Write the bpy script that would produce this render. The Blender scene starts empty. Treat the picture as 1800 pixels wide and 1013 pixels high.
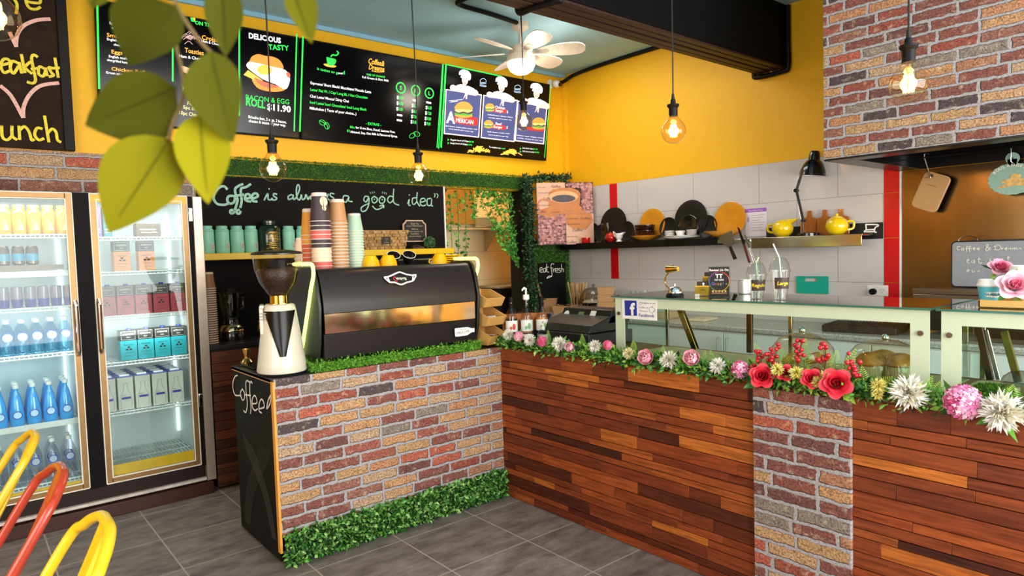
import bpy, math, random
import numpy as np
from math import pi, sin, cos
from mathutils import Vector as V, Matrix
random.seed(7); RN=np.random.RandomState(7)
S=bpy.context.scene; COL=S.collection
# ---------------------------------------------------------------- camera
PF=1175.863; HC=1.62; YAW,PIT,ROL=0.693057,-0.0528736,-0.0300956
_f=V((sin(YAW)*cos(PIT),cos(YAW)*cos(PIT),sin(PIT))); _r=V((cos(YAW),-sin(YAW),0)); _u=_r.cross(_f)
CR=cos(ROL)*_r+sin(ROL)*_u; CU=-sin(ROL)*_r+cos(ROL)*_u; CF=_f
cam=bpy.data.objects.new('camera',bpy.data.cameras.new('camera')); COL.objects.link(cam)
cam.data.sensor_width=36; cam.data.lens=PF*36/1800; cam.data.clip_start=.02
cam.matrix_world=Matrix(((CR.x,CU.x,-CF.x,0),(CR.y,CU.y,-CF.y,0),(CR.z,CU.z,-CF.z,HC),(0,0,0,1)))
cam.data.dof.use_dof=True; cam.data.dof.focus_distance=4.4; cam.data.dof.aperture_fstop=6.5
S.camera=cam
# ---------------------------------------------------------------- view, world, daylight
S.view_settings.view_transform='Standard'; S.view_settings.look='None'; S.view_settings.gamma=1
S.view_settings.use_curve_mapping=False; S.view_settings.exposure=0.55
S.cycles.max_bounces=10; S.cycles.transparent_max_bounces=24; S.cycles.caustics_reflective=False; S.cycles.caustics_refractive=False
S.cycles.use_denoising=True; S.cycles.sample_clamp_indirect=6
W=bpy.data.worlds.new('sky'); S.world=W; W.use_nodes=True
W.node_tree.nodes['Background'].inputs[0].default_value=(.72,.84,1,1); W.node_tree.nodes['Background'].inputs[1].default_value=1.0
def area(name,loc,look,size,power,col=(1,1,1)):
    l=bpy.data.lights.new(name,'AREA'); l.shape='RECTANGLE'; l.size,l.size_y=size; l.energy=power; l.color=col
    o=bpy.data.objects.new(name,l); COL.objects.link(o); o.location=loc
    o.rotation_euler=(V(look)-V(loc)).to_track_quat('-Z','Y').to_euler(); return o
def point(name,loc,power,col=(1,1,1),r=.03):
    l=bpy.data.lights.new(name,'POINT'); l.energy=power; l.color=col; l.shadow_soft_size=r
    o=bpy.data.objects.new(name,l); COL.objects.link(o); o.location=loc; return o
area('shopfront_daylight',(2.6,-2.35,1.75),(2.9,4,1.0),(5.6,2.6),330,(1,.97,.93))
area('shopfront_side_daylight',(-1.9,1.2,2.1),(3,2.6,1.0),(2.6,1.8),55,(1,.97,.93))
area('kitchen_fill_light',(4.3,4.2,3.58),(4.5,4.1,0),(1.6,.5),15,(1,.97,.93))  # added fill without a fixture, brightens bench, tiles and ceiling behind the beam
# ---------------------------------------------------------------- pixel helpers
def ray(px,py): return CR*((px-900)/PF)+CU*(-(py-506.5)/PF)+CF
C0=V((0,0,HC))
def at(px,py,**k):
    (a,v),=k.items(); i='xyz'.index(a); d=ray(px,py); return C0+d*((v-C0[i])/d[i])
class Fr:
    "a plane in the room: origin, right vector, up vector; local x right, y away, z up"
    def __init__(s,O,ex=(1,0,0),ez=(0,0,1)):
        s.O=V(O); s.ex=V(ex).normalized(); s.ez=V(ez).normalized(); s.ey=s.ez.cross(s.ex)
        s.mat=Matrix((s.ex,s.ey,s.ez)).transposed().to_4x4(); s.mat.translation=s.O
    def uv(s,px,py,d=0):
        r=ray(px,py); t=((s.O+s.ey*d-C0).dot(s.ey))/r.dot(s.ey); p=C0+r*t-s.O
        return p.dot(s.ex),p.dot(s.ez)
def RW(x,y,z): return Fr((x,y,z),(0,-1,0),(0,0,1))
# ---------------------------------------------------------------- materials
def lin(h):
    if not isinstance(h,str): return tuple(h)[:3]
    h=h.lstrip('#'); o=[]
    for i in (0,2,4):
        c=int(h[i:i+2],16)/255; o.append(c/12.92 if c<=.04045 else ((c+.055)/1.055)**2.4)
    return tuple(o)
MC={}
def newmat(name):
    m=bpy.data.materials.new(name); m.use_nodes=True; n=m.node_tree.nodes; L=m.node_tree.links
    return m,n,L,n['Principled BSDF']
def node(n,t,**k):
    x=n.new(t)
    for a,b in k.items(): setattr(x,a,b)
    return x
def mat(h,rough=.5,metal=0,noise=.07,scale=25,bump=0,emit=0,coat=0,trans=0,ior=1.45,stretch=None,sss=0,spec=.5):
    key=(h,rough,metal,noise,scale,bump,emit,coat,trans,stretch,sss,spec)
    if key in MC: return MC[key]
    c=lin(h); m,n,L,p=newmat('mat_'+str(h).strip('#')+'_%d'%len(MC))
    tc=node(n,'ShaderNodeTexCoord'); nz=node(n,'ShaderNodeTexNoise'); nz.inputs['Scale'].default_value=scale; nz.inputs['Detail'].default_value=3
    src=tc.outputs['Object']
    if stretch:
        mp=node(n,'ShaderNodeMapping'); mp.inputs['Scale'].default_value=stretch; L.new(src,mp.inputs[0]); src=mp.outputs[0]
    L.new(src,nz.inputs['Vector'])
    rp=node(n,'ShaderNodeValToRGB'); e=rp.color_ramp.elements
    e[0].position=.3; e[1].position=.7
    e[0].color=(*[x*(1-noise) for x in c],1); e[1].color=(*[min(1,x*(1+noise)) for x in c],1)
    L.new(nz.outputs['Fac'],rp.inputs[0]); L.new(rp.outputs[0],p.inputs['Base Color'])
    p.inputs['Roughness'].default_value=rough; p.inputs['Metallic'].default_value=metal; p.inputs['Specular IOR Level'].default_value=spec
    p.inputs['Coat Weight'].default_value=coat; p.inputs['Transmission Weight'].default_value=trans; p.inputs['IOR'].default_value=ior
    if sss: p.inputs['Subsurface Weight'].default_value=sss; p.inputs['Subsurface Radius'].default_value=(.02,.02,.02)
    if bump:
        b=node(n,'ShaderNodeBump'); b.inputs['Strength'].default_value=bump; b.inputs['Distance'].default_value=.004
        L.new(nz.outputs['Fac'],b.inputs['Height']); L.new(b.outputs[0],p.inputs['Normal'])
    if emit:
        L.new(rp.outputs[0],p.inputs['Emission Color']); p.inputs['Emission Strength'].default_value=emit
    MC[key]=m; return m
def glass(h='#ffffff',refl=1.0,rough=.02,tint=1.0):
    "thin clear pane: see-through with fresnel reflection"
    key=('g',h,refl,rough)
    if key in MC: return MC[key]
    m,n,L,p=newmat('glass_%d'%len(MC)); n.remove(p); out=n['Material Output']
    t=node(n,'ShaderNodeBsdfTransparent'); t.inputs[0].default_value=(*lin(h),1)
    g=node(n,'ShaderNodeBsdfGlossy'); g.inputs['Roughness'].default_value=rough
    lw=node(n,'ShaderNodeLayerWeight'); lw.inputs[0].default_value=.5; pw=node(n,'ShaderNodeMath',operation='POWER'); pw.inputs[1].default_value=5; L.new(lw.outputs['Facing'],pw.inputs[0])
    f=node(n,'ShaderNodeMath',operation='MULTIPLY_ADD'); f.inputs[1].default_value=.8; f.inputs[2].default_value=.035; L.new(pw.outputs[0],f.inputs[0])
    nz=node(n,'ShaderNodeTexNoise'); nz.inputs['Scale'].default_value=3
    mu=node(n,'ShaderNodeMath',operation='MULTIPLY'); mu.inputs[1].default_value=refl
    ad=node(n,'ShaderNodeMath',operation='MULTIPLY_ADD'); ad.inputs[1].default_value=.01; L.new(nz.outputs['Fac'],ad.inputs[0])
    L.new(f.outputs[0],mu.inputs[0]); L.new(mu.outputs[0],ad.inputs[2])
    mx=node(n,'ShaderNodeMixShader'); L.new(ad.outputs[0],mx.inputs[0]); L.new(t.outputs[0],mx.inputs[1]); L.new(g.outputs[0],mx.inputs[2])
    L.new(mx.outputs[0],out.inputs[0]); MC[key]=m; return m
def tintmat(cols,rough=.5,grain=None,bump=0,trans=0,coat=0,spec=.5):
    "colour picked per piece from the 'tint' attribute; optional wood grain along an axis"
    key=('t',tuple(cols),rough,grain,bump)
    if key in MC: return MC[key]
    m,n,L,p=newmat('tint_%d'%len(MC)); a=node(n,'ShaderNodeAttribute',attribute_name='tint')
    rp=node(n,'ShaderNodeValToRGB'); cr=rp.color_ramp
    while len(cr.elements)<len(cols): cr.elements.new(.5)
    for i,c in enumerate(cols): cr.elements[i].position=i/(len(cols)-1); cr.elements[i].color=(*lin(c),1)
    L.new(a.outputs['Fac'],rp.inputs[0]); src=rp.outputs[0]
    if grain:
        tc=node(n,'ShaderNodeTexCoord'); mp=node(n,'ShaderNodeMapping'); mp.inputs['Scale'].default_value=grain
        ad=node(n,'ShaderNodeVectorMath',operation='ADD'); L.new(tc.outputs['Object'],ad.inputs[0]); L.new(a.outputs['Vector'],ad.inputs[1])
        L.new(ad.outputs[0],mp.inputs[0]); nz=node(n,'ShaderNodeTexNoise'); nz.inputs['Scale'].default_value=1; nz.inputs['Detail'].default_value=6; nz.inputs['Roughness'].default_value=.65
        L.new(mp.outputs[0],nz.inputs['Vector']); mx=node(n,'ShaderNodeMix',data_type='RGBA',blend_type='MULTIPLY')
        r2=node(n,'ShaderNodeValToRGB'); r2.color_ramp.elements[0].position=.3; r2.color_ramp.elements[0].color=(.42,.36,.32,1); r2.color_ramp.elements[1].position=.62; r2.color_ramp.elements[1].color=(1.1,1.08,1.05,1)
        L.new(nz.outputs['Fac'],r2.inputs[0]); mx.inputs[0].default_value=1; L.new(src,mx.inputs[6]); L.new(r2.outputs[0],mx.inputs[7]); src=mx.outputs[2]
        if bump:
            b=node(n,'ShaderNodeBump'); b.inputs['Strength'].default_value=bump; b.inputs['Distance'].default_value=.003; L.new(nz.outputs['Fac'],b.inputs['Height']); L.new(b.outputs[0],p.inputs['Normal'])
    L.new(src,p.inputs['Base Color']); p.inputs['Roughness'].default_value=rough; p.inputs['Coat Weight'].default_value=coat; p.inputs['Specular IOR Level'].default_value=spec
    MC[key]=m; return m
def brickmat(plane='xz',bw=.235,bh=.0635,off=(0,0),lines=True):
    key=('b',plane,bw,bh,off)
    if key in MC: return MC[key]
    m,n,L,p=newmat('brick_paper_%d'%len(MC)); tc=node(n,'ShaderNodeTexCoord'); sp=node(n,'ShaderNodeSeparateXYZ'); L.new(tc.outputs['Object'],sp.inputs[0])
    cb=node(n,'ShaderNodeCombineXYZ'); L.new(sp.outputs['X' if plane=='xz' else 'Y'],cb.inputs[0]); L.new(sp.outputs['Z'],cb.inputs[1])
    mp=node(n,'ShaderNodeMapping'); mp.inputs['Location'].default_value=(*off,0); L.new(cb.outputs[0],mp.inputs[0])
    nz=node(n,'ShaderNodeTexNoise'); nz.inputs['Scale'].default_value=26; nz.inputs['Detail'].default_value=6; L.new(mp.outputs[0],nz.inputs['Vector'])
    sb=node(n,'ShaderNodeVectorMath',operation='SUBTRACT'); sb.inputs[1].default_value=(.5,.5,.5); L.new(nz.outputs['Color'],sb.inputs[0])
    sc=node(n,'ShaderNodeVectorMath',operation='SCALE'); sc.inputs[3].default_value=.024; L.new(sb.outputs[0],sc.inputs[0])
    ad=node(n,'ShaderNodeVectorMath',operation='ADD'); L.new(mp.outputs[0],ad.inputs[0]); L.new(sc.outputs[0],ad.inputs[1])
    def bt(src):
        b=node(n,'ShaderNodeTexBrick'); b.offset=.42; b.offset_frequency=2; b.squash=.86; b.squash_frequency=3
        for k,v in (('Scale',1),('Mortar Size',.0105),('Mortar Smooth',.4),('Bias',0),('Brick Width',bw),('Row Height',bh)): b.inputs[k].default_value=v
        b.inputs['Color1'].default_value=(0,0,0,1); b.inputs['Color2'].default_value=(1,1,1,1); b.inputs['Mortar'].default_value=(.5,.5,.5,1); L.new(src,b.inputs[0]); return b
    b1=bt(ad.outputs[0])
    rp=node(n,'ShaderNodeValToRGB'); cr=rp.color_ramp; cr.interpolation='CONSTANT'
    cols=['#54474a','#8d5247','#a9604d','#c98e62','#cfa274','#8d5347','#a3523f','#c79d6c','#c9a884','#7a4a44','#c4664c','#a06a58','#cf9c6a','#95887a','#945446','#b9805e']
    while len(cr.elements)<len(cols): cr.elements.new(.5)
    for i,c in enumerate(cols): cr.elements[i].position=i/len(cols); cr.elements[i].color=(*lin(c),1)
    L.new(b1.outputs['Color'],rp.inputs[0])
    n2=node(n,'ShaderNodeTexNoise'); n2.inputs['Scale'].default_value=110; n2.inputs['Detail'].default_value=5; n2.inputs['Roughness'].default_value=.7; L.new(mp.outputs[0],n2.inputs['Vector'])
    r2=node(n,'ShaderNodeValToRGB'); r2.color_ramp.elements[0].position=.38; r2.color_ramp.elements[0].color=(.2,.15,.14,1); r2.color_ramp.elements[1].position=.6; r2.color_ramp.elements[1].color=(1.26,1.22,1.17,1)
    L.new(n2.outputs['Fac'],r2.inputs[0])
    mu=node(n,'ShaderNodeMix',data_type='RGBA',blend_type='MULTIPLY'); mu.inputs[0].default_value=.85; L.new(rp.outputs[0],mu.inputs[6]); L.new(r2.outputs[0],mu.inputs[7])
    n3=node(n,'ShaderNodeTexNoise'); n3.inputs['Scale'].default_value=24; n3.inputs['Detail'].default_value=8; n3.inputs['Roughness'].default_value=.75; L.new(mp.outputs[0],n3.inputs['Vector'])
    for lo_,hi_,hx,am in ((.54,.7,'#dcc3a2',.75),(.46,.3,'#43312d',.7)):
        q=node(n,'ShaderNodeMapRange'); q.inputs[1].default_value=lo_; q.inputs[2].default_value=hi_; q.inputs[4].default_value=am; L.new(n3.outputs['Fac'],q.inputs[0])
        m3=node(n,'ShaderNodeMix',data_type='RGBA'); L.new(q.outputs[0],m3.inputs[0]); L.new(mu.outputs[2],m3.inputs[6]); m3.inputs[7].default_value=(*lin(hx),1); mu=m3
    mo=node(n,'ShaderNodeMix',data_type='RGBA'); L.new(b1.outputs['Fac'],mo.inputs[0]); L.new(mu.outputs[2],mo.inputs[6])
    rm=node(n,'ShaderNodeValToRGB'); rm.color_ramp.elements[0].position=.3; rm.color_ramp.elements[0].color=(*lin('#857f80'),1); rm.color_ramp.elements[1].position=.65; rm.color_ramp.elements[1].color=(*lin('#c2bab8'),1)
    L.new(n2.outputs['Fac'],rm.inputs[0]); L.new(rm.outputs[0],mo.inputs[7])
    L.new(mo.outputs[2],p.inputs['Base Color']); p.inputs['Roughness'].default_value=.62
    hs=node(n,'ShaderNodeMath',operation='MULTIPLY_ADD'); hs.inputs[1].default_value=-1.6; L.new(b1.outputs['Fac'],hs.inputs[0]); L.new(n3.outputs['Fac'],hs.inputs[2])
    bp=node(n,'ShaderNodeBump'); bp.inputs['Strength'].default_value=.9; bp.inputs['Distance'].default_value=.012; L.new(hs.outputs[0],bp.inputs['Height']); L.new(bp.outputs[0],p.inputs['Normal'])
    MC[key]=m; return m
# ---------------------------------------------------------------- mesh builder
def catmull(P,n=6,closed=False):
    P=[V(p) for p in P]
    if len(P)<3: return P
    N=len(P); out=[]
    for i in range(N if closed else N-1):
        g=(lambda j:P[j%N]) if closed else (lambda j:P[max(0,min(N-1,j))])
        a,b,c,d=g(i-1),g(i),g(i+1),g(i+2)
        for k in range(n):
            t=k/n; out.append(.5*((2*b)+(c-a)*t+(2*a-5*b+4*c-d)*t*t+(3*b-3*c+d-a)*t**3))
    if not closed: out.append(P[-1])
    return out
class MB:
    def __init__(s): s.v=[]; s.f=[]; s.m=[]; s.t=[]
    def add(s,vs,fs,m=0,t=0.):
        o=len(s.v); s.v.extend(tuple(p) for p in vs); s.f.extend([tuple(i+o for i in f) for f in fs]); s.m.extend([m]*len(fs)); s.t.extend([t]*len(fs)); return s
    def box(s,a,b,m=0,t=0.,M=None):
        x0,y0,z0=a; x1,y1,z1=b
        vs=[(x0,y0,z0),(x1,y0,z0),(x1,y1,z0),(x0,y1,z0),(x0,y0,z1),(x1,y0,z1),(x1,y1,z1),(x0,y1,z1)]
        if M is not None: vs=[M@V(p) for p in vs]
        return s.add(vs,[(3,2,1,0),(4,5,6,7),(0,1,5,4),(1,2,6,5),(2,3,7,6),(3,0,4,7)],m,t)
    def cyl(s,p,q,r0,r1=None,n=16,cap=True,m=0,t=0.):
        p=V(p); q=V(q); r1=r0 if r1 is None else r1; d=(q-p).normalized(); a=d.orthogonal().normalized(); b=d.cross(a); vs=[];fs=[]
        for i in range(n):
            k=2*pi*i/n; e=a*cos(k)+b*sin(k); vs+= [p+e*r0,q+e*r1]
        for i in range(n): j=(i+1)%n; fs.append((2*i,2*j,2*j+1,2*i+1))
        if cap: fs+= [tuple(2*i for i in range(n-1,-1,-1)),tuple(2*i+1 for i in range(n))]
        return s.add(vs,fs,m,t)
    def lathe(s,prof,c=(0,0,0),n=24,m=0,t=0.,M=None,sx=1,sy=1):
        vs=[];fs=[];c=V(c); K=len(prof)
        for i in range(n):
            k=2*pi*i/n
            for r,z in prof:
                p=V((r*cos(k)*sx,r*sin(k)*sy,z)); vs.append((M@p if M is not None else p)+c)
        for i in range(n):
            j=(i+1)%n
            for k in range(K-1):
                a,b,e,d=i*K+k,j*K+k,j*K+k+1,i*K+k+1
                if prof[k][0]<1e-6: fs.append((a,e,d))
                elif prof[k+1][0]<1e-6: fs.append((a,b,e))
                else: fs.append((a,b,e,d))
        return s.add(vs,fs,m,t)
    def tube(s,P,r,n=8,closed=False,m=0,t=0.,cap=True,flat=None):
        P=[V(p) for p in P]; N=len(P); vs=[];fs=[]; a=None
        for i in range(N):
            d=(P[(i+1)%N]-P[i-1]) if closed else (P[min(N-1,i+1)]-P[max(0,i-1)])
            if d.length<1e-9: d=V((0,0,1))
            d.normalize()
            if flat is not None: a=V(flat); 
            elif a is None: a=d.orthogonal()
            a=a-d*a.dot(d); a=a.normalized() if a.length>1e-6 else d.orthogonal().normalized(); b=d.cross(a)
            ri=r[i] if hasattr(r,'__len__') else r
            fl=.25 if flat is not None else 1
            for k in range(n): e=2*pi*k/n; vs.append(P[i]+a*(cos(e)*ri*fl)+b*(sin(e)*ri))
        for i in range(N if closed else N-1):
            j=(i+1)%N
            for k in range(n): l=(k+1)%n; fs.append((i*n+k,i*n+l,j*n+l,j*n+k))
        if cap and not closed: fs+=[tuple(range(n-1,-1,-1)),tuple((N-1)*n+k for k in range(n))]
        return s.add(vs,fs,m,t)
    def sph(s,c,r,n=14,m=0,t=0.,sc=(1,1,1)):
        h=max(4,n//2); prof=[(max(0,r*sin(pi*i/h)) if 0<i<h else 0,-r*cos(pi*i/h)) for i in range(h+1)]
        return s.lathe(prof,c,n,m,t,M=Matrix.Diagonal(sc))
    def prism(s,poly,lo,hi,ax='y',m=0,t=0.,M=None):
        f={'y':lambda p,h:(p[0],h,p[1]),'x':lambda p,h:(h,p[0],p[1]),'z':lambda p,h:(p[0],p[1],h)}[ax]; N=len(poly)
        ar=sum(poly[i][0]*poly[(i+1)%N][1]-poly[(i+1)%N][0]*poly[i][1] for i in range(N))
        if (ar<0)!=(ax=='y'): poly=poly[::-1]
        vs=[f(p,lo) for p in poly]+[f(p,hi) for p in poly]
        if M is not None: vs=[M@V(p) for p in vs]
        return s.add(vs,[tuple(range(N-1,-1,-1)),tuple(range(N,2*N))]+[(i,(i+1)%N,(i+1)%N+N,i+N) for i in range(N)],m,t)
    def poly(s,pts,y=0,m=0,t=0.):
        "flat polygon in the local x-z plane facing -y"
        N=len(pts); ar=sum(pts[i][0]*pts[(i+1)%N][1]-pts[(i+1)%N][0]*pts[i][1] for i in range(N))
        if ar<0: pts=pts[::-1]
        return s.add([(p[0],y,p[1]) for p in pts],[tuple(range(N))],m,t)
    def disc(s,cx,cz,rx,rz=None,y=0,m=0,t=0.,n=24,a0=0,a1=2*pi,rot=0):
        rz=rx if rz is None else rz; full=abs(a1-a0-2*pi)<1e-6; k=n if full else n+1; P=[]
        for i in range(k):
            a=a0+(a1-a0)*i/n; u,w=rx*cos(a),rz*sin(a); P.append((cx+u*cos(rot)-w*sin(rot),cz+u*sin(rot)+w*cos(rot)))
        return s.poly(P,y,m,t)
    def stroke(s,pts,w,y=0,m=0,smooth=5,closed=False):
        P=[V((p[0],y,p[1])) for p in pts]
        if smooth: P=catmull(P,smooth,closed)
        return s.tube(P,w/2,6,closed,m,flat=(0,1,0))
    def text(s,body,x,z,h,w=None,y=0,m=0,shear=0,bold=0,align='LEFT',res=2,rot=0,spc=1):
        c=bpy.data.curves.new('tmp','FONT'); c.body=body; c.size=1; c.resolution_u=res; c.align_x=align; c.offset=bold; c.shear=shear; c.space_character=spc
        o=bpy.data.objects.new('tmp',c); me=o.to_mesh()
        vs=[tuple(q.co) for q in me.vertices]; fs=[tuple(q.vertices) for q in me.polygons]; o.to_mesh_clear(); bpy.data.objects.remove(o); bpy.data.curves.remove(c)
        if not vs: return s
        sz=h/.72; x0=min(q[0] for q in vs); x1=max(q[0] for q in vs); k=sz if w is None else w/(x1-x0)
        if w is not None and align=='LEFT': vs=[(q[0]-x0,q[1],0) for q in vs]
        cr,sr=cos(rot),sin(rot); P=[]
        for q in vs: u,t=q[0]*k,q[1]*sz; P.append((x+u*cr-t*sr,y,z+u*sr+t*cr))
        return s.add(P,fs,m)
    def build(s,name,mats,parent=None,loc=(0,0,0),rot=(0,0,0),smooth=35,bevel=0,tint=False,fr=None,seg=2):
        me=bpy.data.meshes.new(name); me.from_pydata(s.v,[],s.f); mats=mats if isinstance(mats,(list,tuple)) else [mats]
        for q in mats: me.materials.append(q)
        if len(mats)>1: me.polygons.foreach_set('material_index',s.m)
        if tint: me.attributes.new('tint','FLOAT','FACE').data.foreach_set('value',s.t)
        if smooth:
            me.polygons.foreach_set('use_smooth',[True]*len(me.polygons)); me.set_sharp_from_angle(angle=math.radians(smooth))
        me.update(); o=bpy.data.objects.new(name,me); COL.objects.link(o)
        if parent is not None: o.parent=parent
        if fr is not None: o.matrix_basis=(parent.matrix_basis.inverted() if parent is not None else Matrix())@fr.mat
        else: o.location=loc; o.rotation_euler=rot
        if bevel:
            b=o.modifiers.new('edge','BEVEL'); b.width=bevel; b.segments=seg; b.limit_method='ANGLE'; b.angle_limit=.6
        return o
def tag(o,label,cat,group=None):
    o['label']=label; o['category']=cat
    if group: o['group']=group
    return o
def stuff(o): o['kind']='stuff'; return o
def struct(o): o['kind']='structure'; return o
def thing(name,label,cat,loc=(0,0,0),rotz=0,group=None,fr=None,rot=None):
    o=bpy.data.objects.new(name,None); COL.objects.link(o); o.empty_display_size=.05
    if fr is not None: o.matrix_basis=fr.mat
    else: o.location=loc; o.rotation_euler=rot if rot else (0,0,rotz)
    return tag(o,label,cat,group)
def dup(root,loc=None,label=None,rotz=None,group=None,scale=None):
    r=root.copy(); COL.objects.link(r)
    if loc is not None: r.location=loc
    if rotz is not None: r.rotation_euler=(0,0,rotz)
    if scale: r.scale=(scale,)*3 if not hasattr(scale,'__len__') else scale
    if label: r['label']=label
    if group: r['group']=group
    for ch in list(root.children):
        c=ch.copy(); COL.objects.link(c); c.parent=r
        for g in list(ch.children): d=g.copy(); COL.objects.link(d); d.parent=c
    return r
def leafcloud(mb,P,N,size,asp=.55,fold=.25,tints=None,jit=.8,curl=.2,m=0):
    "adds one folded pointed leaf per point P with outward direction N"
    n=len(P); P=np.asarray(P,float); N=np.asarray(N,float); D=N+RN.normal(0,jit,(n,3)); D/=np.linalg.norm(D,axis=1)[:,None]+1e-9
    A=RN.normal(0,1,(n,3)); A-=D*(A*D).sum(1)[:,None]; A/=np.linalg.norm(A,axis=1)[:,None]+1e-9; B=np.cross(D,A)
    s=(size*RN.uniform(.65,1.25,n))[:,None] if np.isscalar(size) else np.asarray(size)[:,None]; w=s*asp*.5
    t=RN.uniform(0,1,n) if tints is None else tints
    base=P; mid=P+D*s*.5+B*w*fold; tip=P+D*s-B*s*curl; l=P+D*s*.45+A*w-B*w*fold; r=P+D*s*.45-A*w-B*w*fold
    Vs=np.stack([base,l,tip,r,mid],1).reshape(-1,3); o=len(mb.v); mb.v.extend(map(tuple,Vs.tolist()))
    for i in range(n):
        k=o+5*i; mb.f+= [(k,k+3,k+4),(k+3,k+2,k+4),(k+2,k+1,k+4),(k+1,k,k+4)]; mb.m+=[m]*4; mb.t+=[float(t[i])]*4
    return mb

def tx(F,b,s,p0,p1,hp,Z=(1,0,0),y=-.002,bold=0,shear=0,m=0,align='LEFT'):
    "a printed line: baseline start and end and letter height read off the photo crop Z=(scale, x, y)"
    k,ox,oy=Z; q0=(p0[0]/k+ox,p0[1]/k+oy); q1=(p1[0]/k+ox,p1[1]/k+oy); a=F.uv(*q0); e=F.uv(*q1); c=F.uv(q0[0],q0[1]-hp/k)
    return b.text(s,a[0],a[1],abs(c[1]-a[1]),w=math.hypot(e[0]-a[0],e[1]-a[1]),y=y,rot=math.atan2(e[1]-a[1],e[0]-a[0]),bold=bold,shear=shear,m=m)
def pg(F,b,pts,Z=(1,0,0),y=-.002,m=0,smooth=0):
    P=[F.uv(p[0]/Z[0]+Z[1],p[1]/Z[0]+Z[2]) for p in pts]
    if smooth: P=[(q.x,q.z) for q in catmull([V((p[0],0,p[1])) for p in P],smooth,True)]
    return b.poly(P,y,m)
def wr(F,mb,strokes,w,sc=1,off=(0,0),y=-.003,smooth=5):
    "chalk or brush strokes read off a photo crop"
    for st in strokes: mb.stroke([F.uv(p[0]/sc+off[0],p[1]/sc+off[1]) for p in st],w,y,smooth=smooth)
    return mb
# ================================================================ THE SETTING
YEL=mat('#f3b70f',.55,noise=.02,scale=20,bump=.05)
DARK=mat('#120f0e',.6,noise=.2,scale=12,spec=.25)
BLK=mat('#0a0909',.55,spec=.2); BLKG=mat('#0d0d0e',.18,coat=.5); WHITE=mat('#efece6',.4); STEEL=mat('#c9c7c4',.22,1,scale=8); CHROME=mat('#e6e4e0',.08,1)
def floormat():
    m,n,L,p=newmat('floor_tiles'); tc=node(n,'ShaderNodeTexCoord'); mp=node(n,'ShaderNodeMapping'); mp.inputs['Location'].default_value=(-.324,-.3,0); L.new(tc.outputs['Object'],mp.inputs[0])
    b=node(n,'ShaderNodeTexBrick'); b.offset=0; b.squash=1
    for k,v in (('Scale',1),('Mortar Size',.0045),('Mortar Smooth',.1),('Bias',0),('Brick Width',.515),('Row Height',.5)): b.inputs[k].default_value=v
    b.inputs['Color1'].default_value=(.75,.75,.75,1); b.inputs['Color2'].default_value=(1.1,1.1,1.1,1); L.new(mp.outputs[0],b.inputs[0])
    nz=node(n,'ShaderNodeTexNoise'); nz.inputs['Scale'].default_value=5; nz.inputs['Detail'].default_value=8; nz.inputs['Roughness'].default_value=.68
    m2=node(n,'ShaderNodeMapping'); m2.inputs['Scale'].default_value=(1,2.2,1); L.new(tc.outputs['Object'],m2.inputs[0]); L.new(m2.outputs[0],nz.inputs['Vector'])
    rp=node(n,'ShaderNodeValToRGB'); e=rp.color_ramp.elements; e[0].position=.3; e[0].color=(*lin('#544a45'),1); e[1].position=.72; e[1].color=(*lin('#958981'),1); L.new(nz.outputs['Fac'],rp.inputs[0])
    mu=node(n,'ShaderNodeMix',data_type='RGBA',blend_type='MULTIPLY'); mu.inputs[0].default_value=.6; L.new(rp.outputs[0],mu.inputs[6]); L.new(b.outputs['Color'],mu.inputs[7])
    mx=node(n,'ShaderNodeMix',data_type='RGBA'); L.new(b.outputs['Fac'],mx.inputs[0]); L.new(mu.outputs[2],mx.inputs[6]); mx.inputs[7].default_value=(*lin('#a89a8c'),1); L.new(mx.outputs[2],p.inputs['Base Color'])
    p.inputs['Roughness'].default_value=.5
    bp=node(n,'ShaderNodeBump'); bp.inputs['Strength'].default_value=.25; bp.inputs['Distance'].default_value=.003; L.new(nz.outputs['Fac'],bp.inputs['Height']); L.new(bp.outputs[0],p.inputs['Normal']); return m
def tilemat(c='#cec9c5'):
    m,n,L,p=newmat('wall_tiles'); tc=node(n,'ShaderNodeTexCoord'); sp=node(n,'ShaderNodeSeparateXYZ'); L.new(tc.outputs['Object'],sp.inputs[0])
    cb=node(n,'ShaderNodeCombineXYZ'); L.new(sp.outputs['Y'],cb.inputs[0]); L.new(sp.outputs['Z'],cb.inputs[1])
    mp=node(n,'ShaderNodeMapping'); mp.inputs['Location'].default_value=(-2.46+.68*4-.34,-1.305+.34*4,0); L.new(cb.outputs[0],mp.inputs[0])
    b=node(n,'ShaderNodeTexBrick'); b.offset=.5; b.squash=1
    for k,v in (('Scale',1),('Mortar Size',.0022),('Mortar Smooth',.1),('Bias',0),('Brick Width',.68),('Row Height',.34)): b.inputs[k].default_value=v
    b.inputs['Color1'].default_value=(*lin(c),1); b.inputs['Color2'].default_value=(*lin(c),1); b.inputs['Mortar'].default_value=(*lin('#9b948e'),1)
    L.new(mp.outputs[0],b.inputs[0]); L.new(b.outputs['Color'],p.inputs['Base Color']); p.inputs['Roughness'].default_value=.16
    bp=node(n,'ShaderNodeBump'); bp.invert=True; bp.inputs['Strength'].default_value=.3; bp.inputs['Distance'].default_value=.002; L.new(b.outputs['Fac'],bp.inputs['Height']); L.new(bp.outputs[0],p.inputs['Normal']); return m
BY=5.55; RX=5.47; CZ=3.62
struct(MB().box((-3,-3,-.1),(7.6,8.2,0)).build('floor',floormat(),smooth=0))
struct(MB().box((-3,-3,CZ),(7.6,8.2,CZ+.1)).build('ceiling',mat('#9fcfe4',.7,noise=.04,scale=40,bump=.1),smooth=0))
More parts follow.
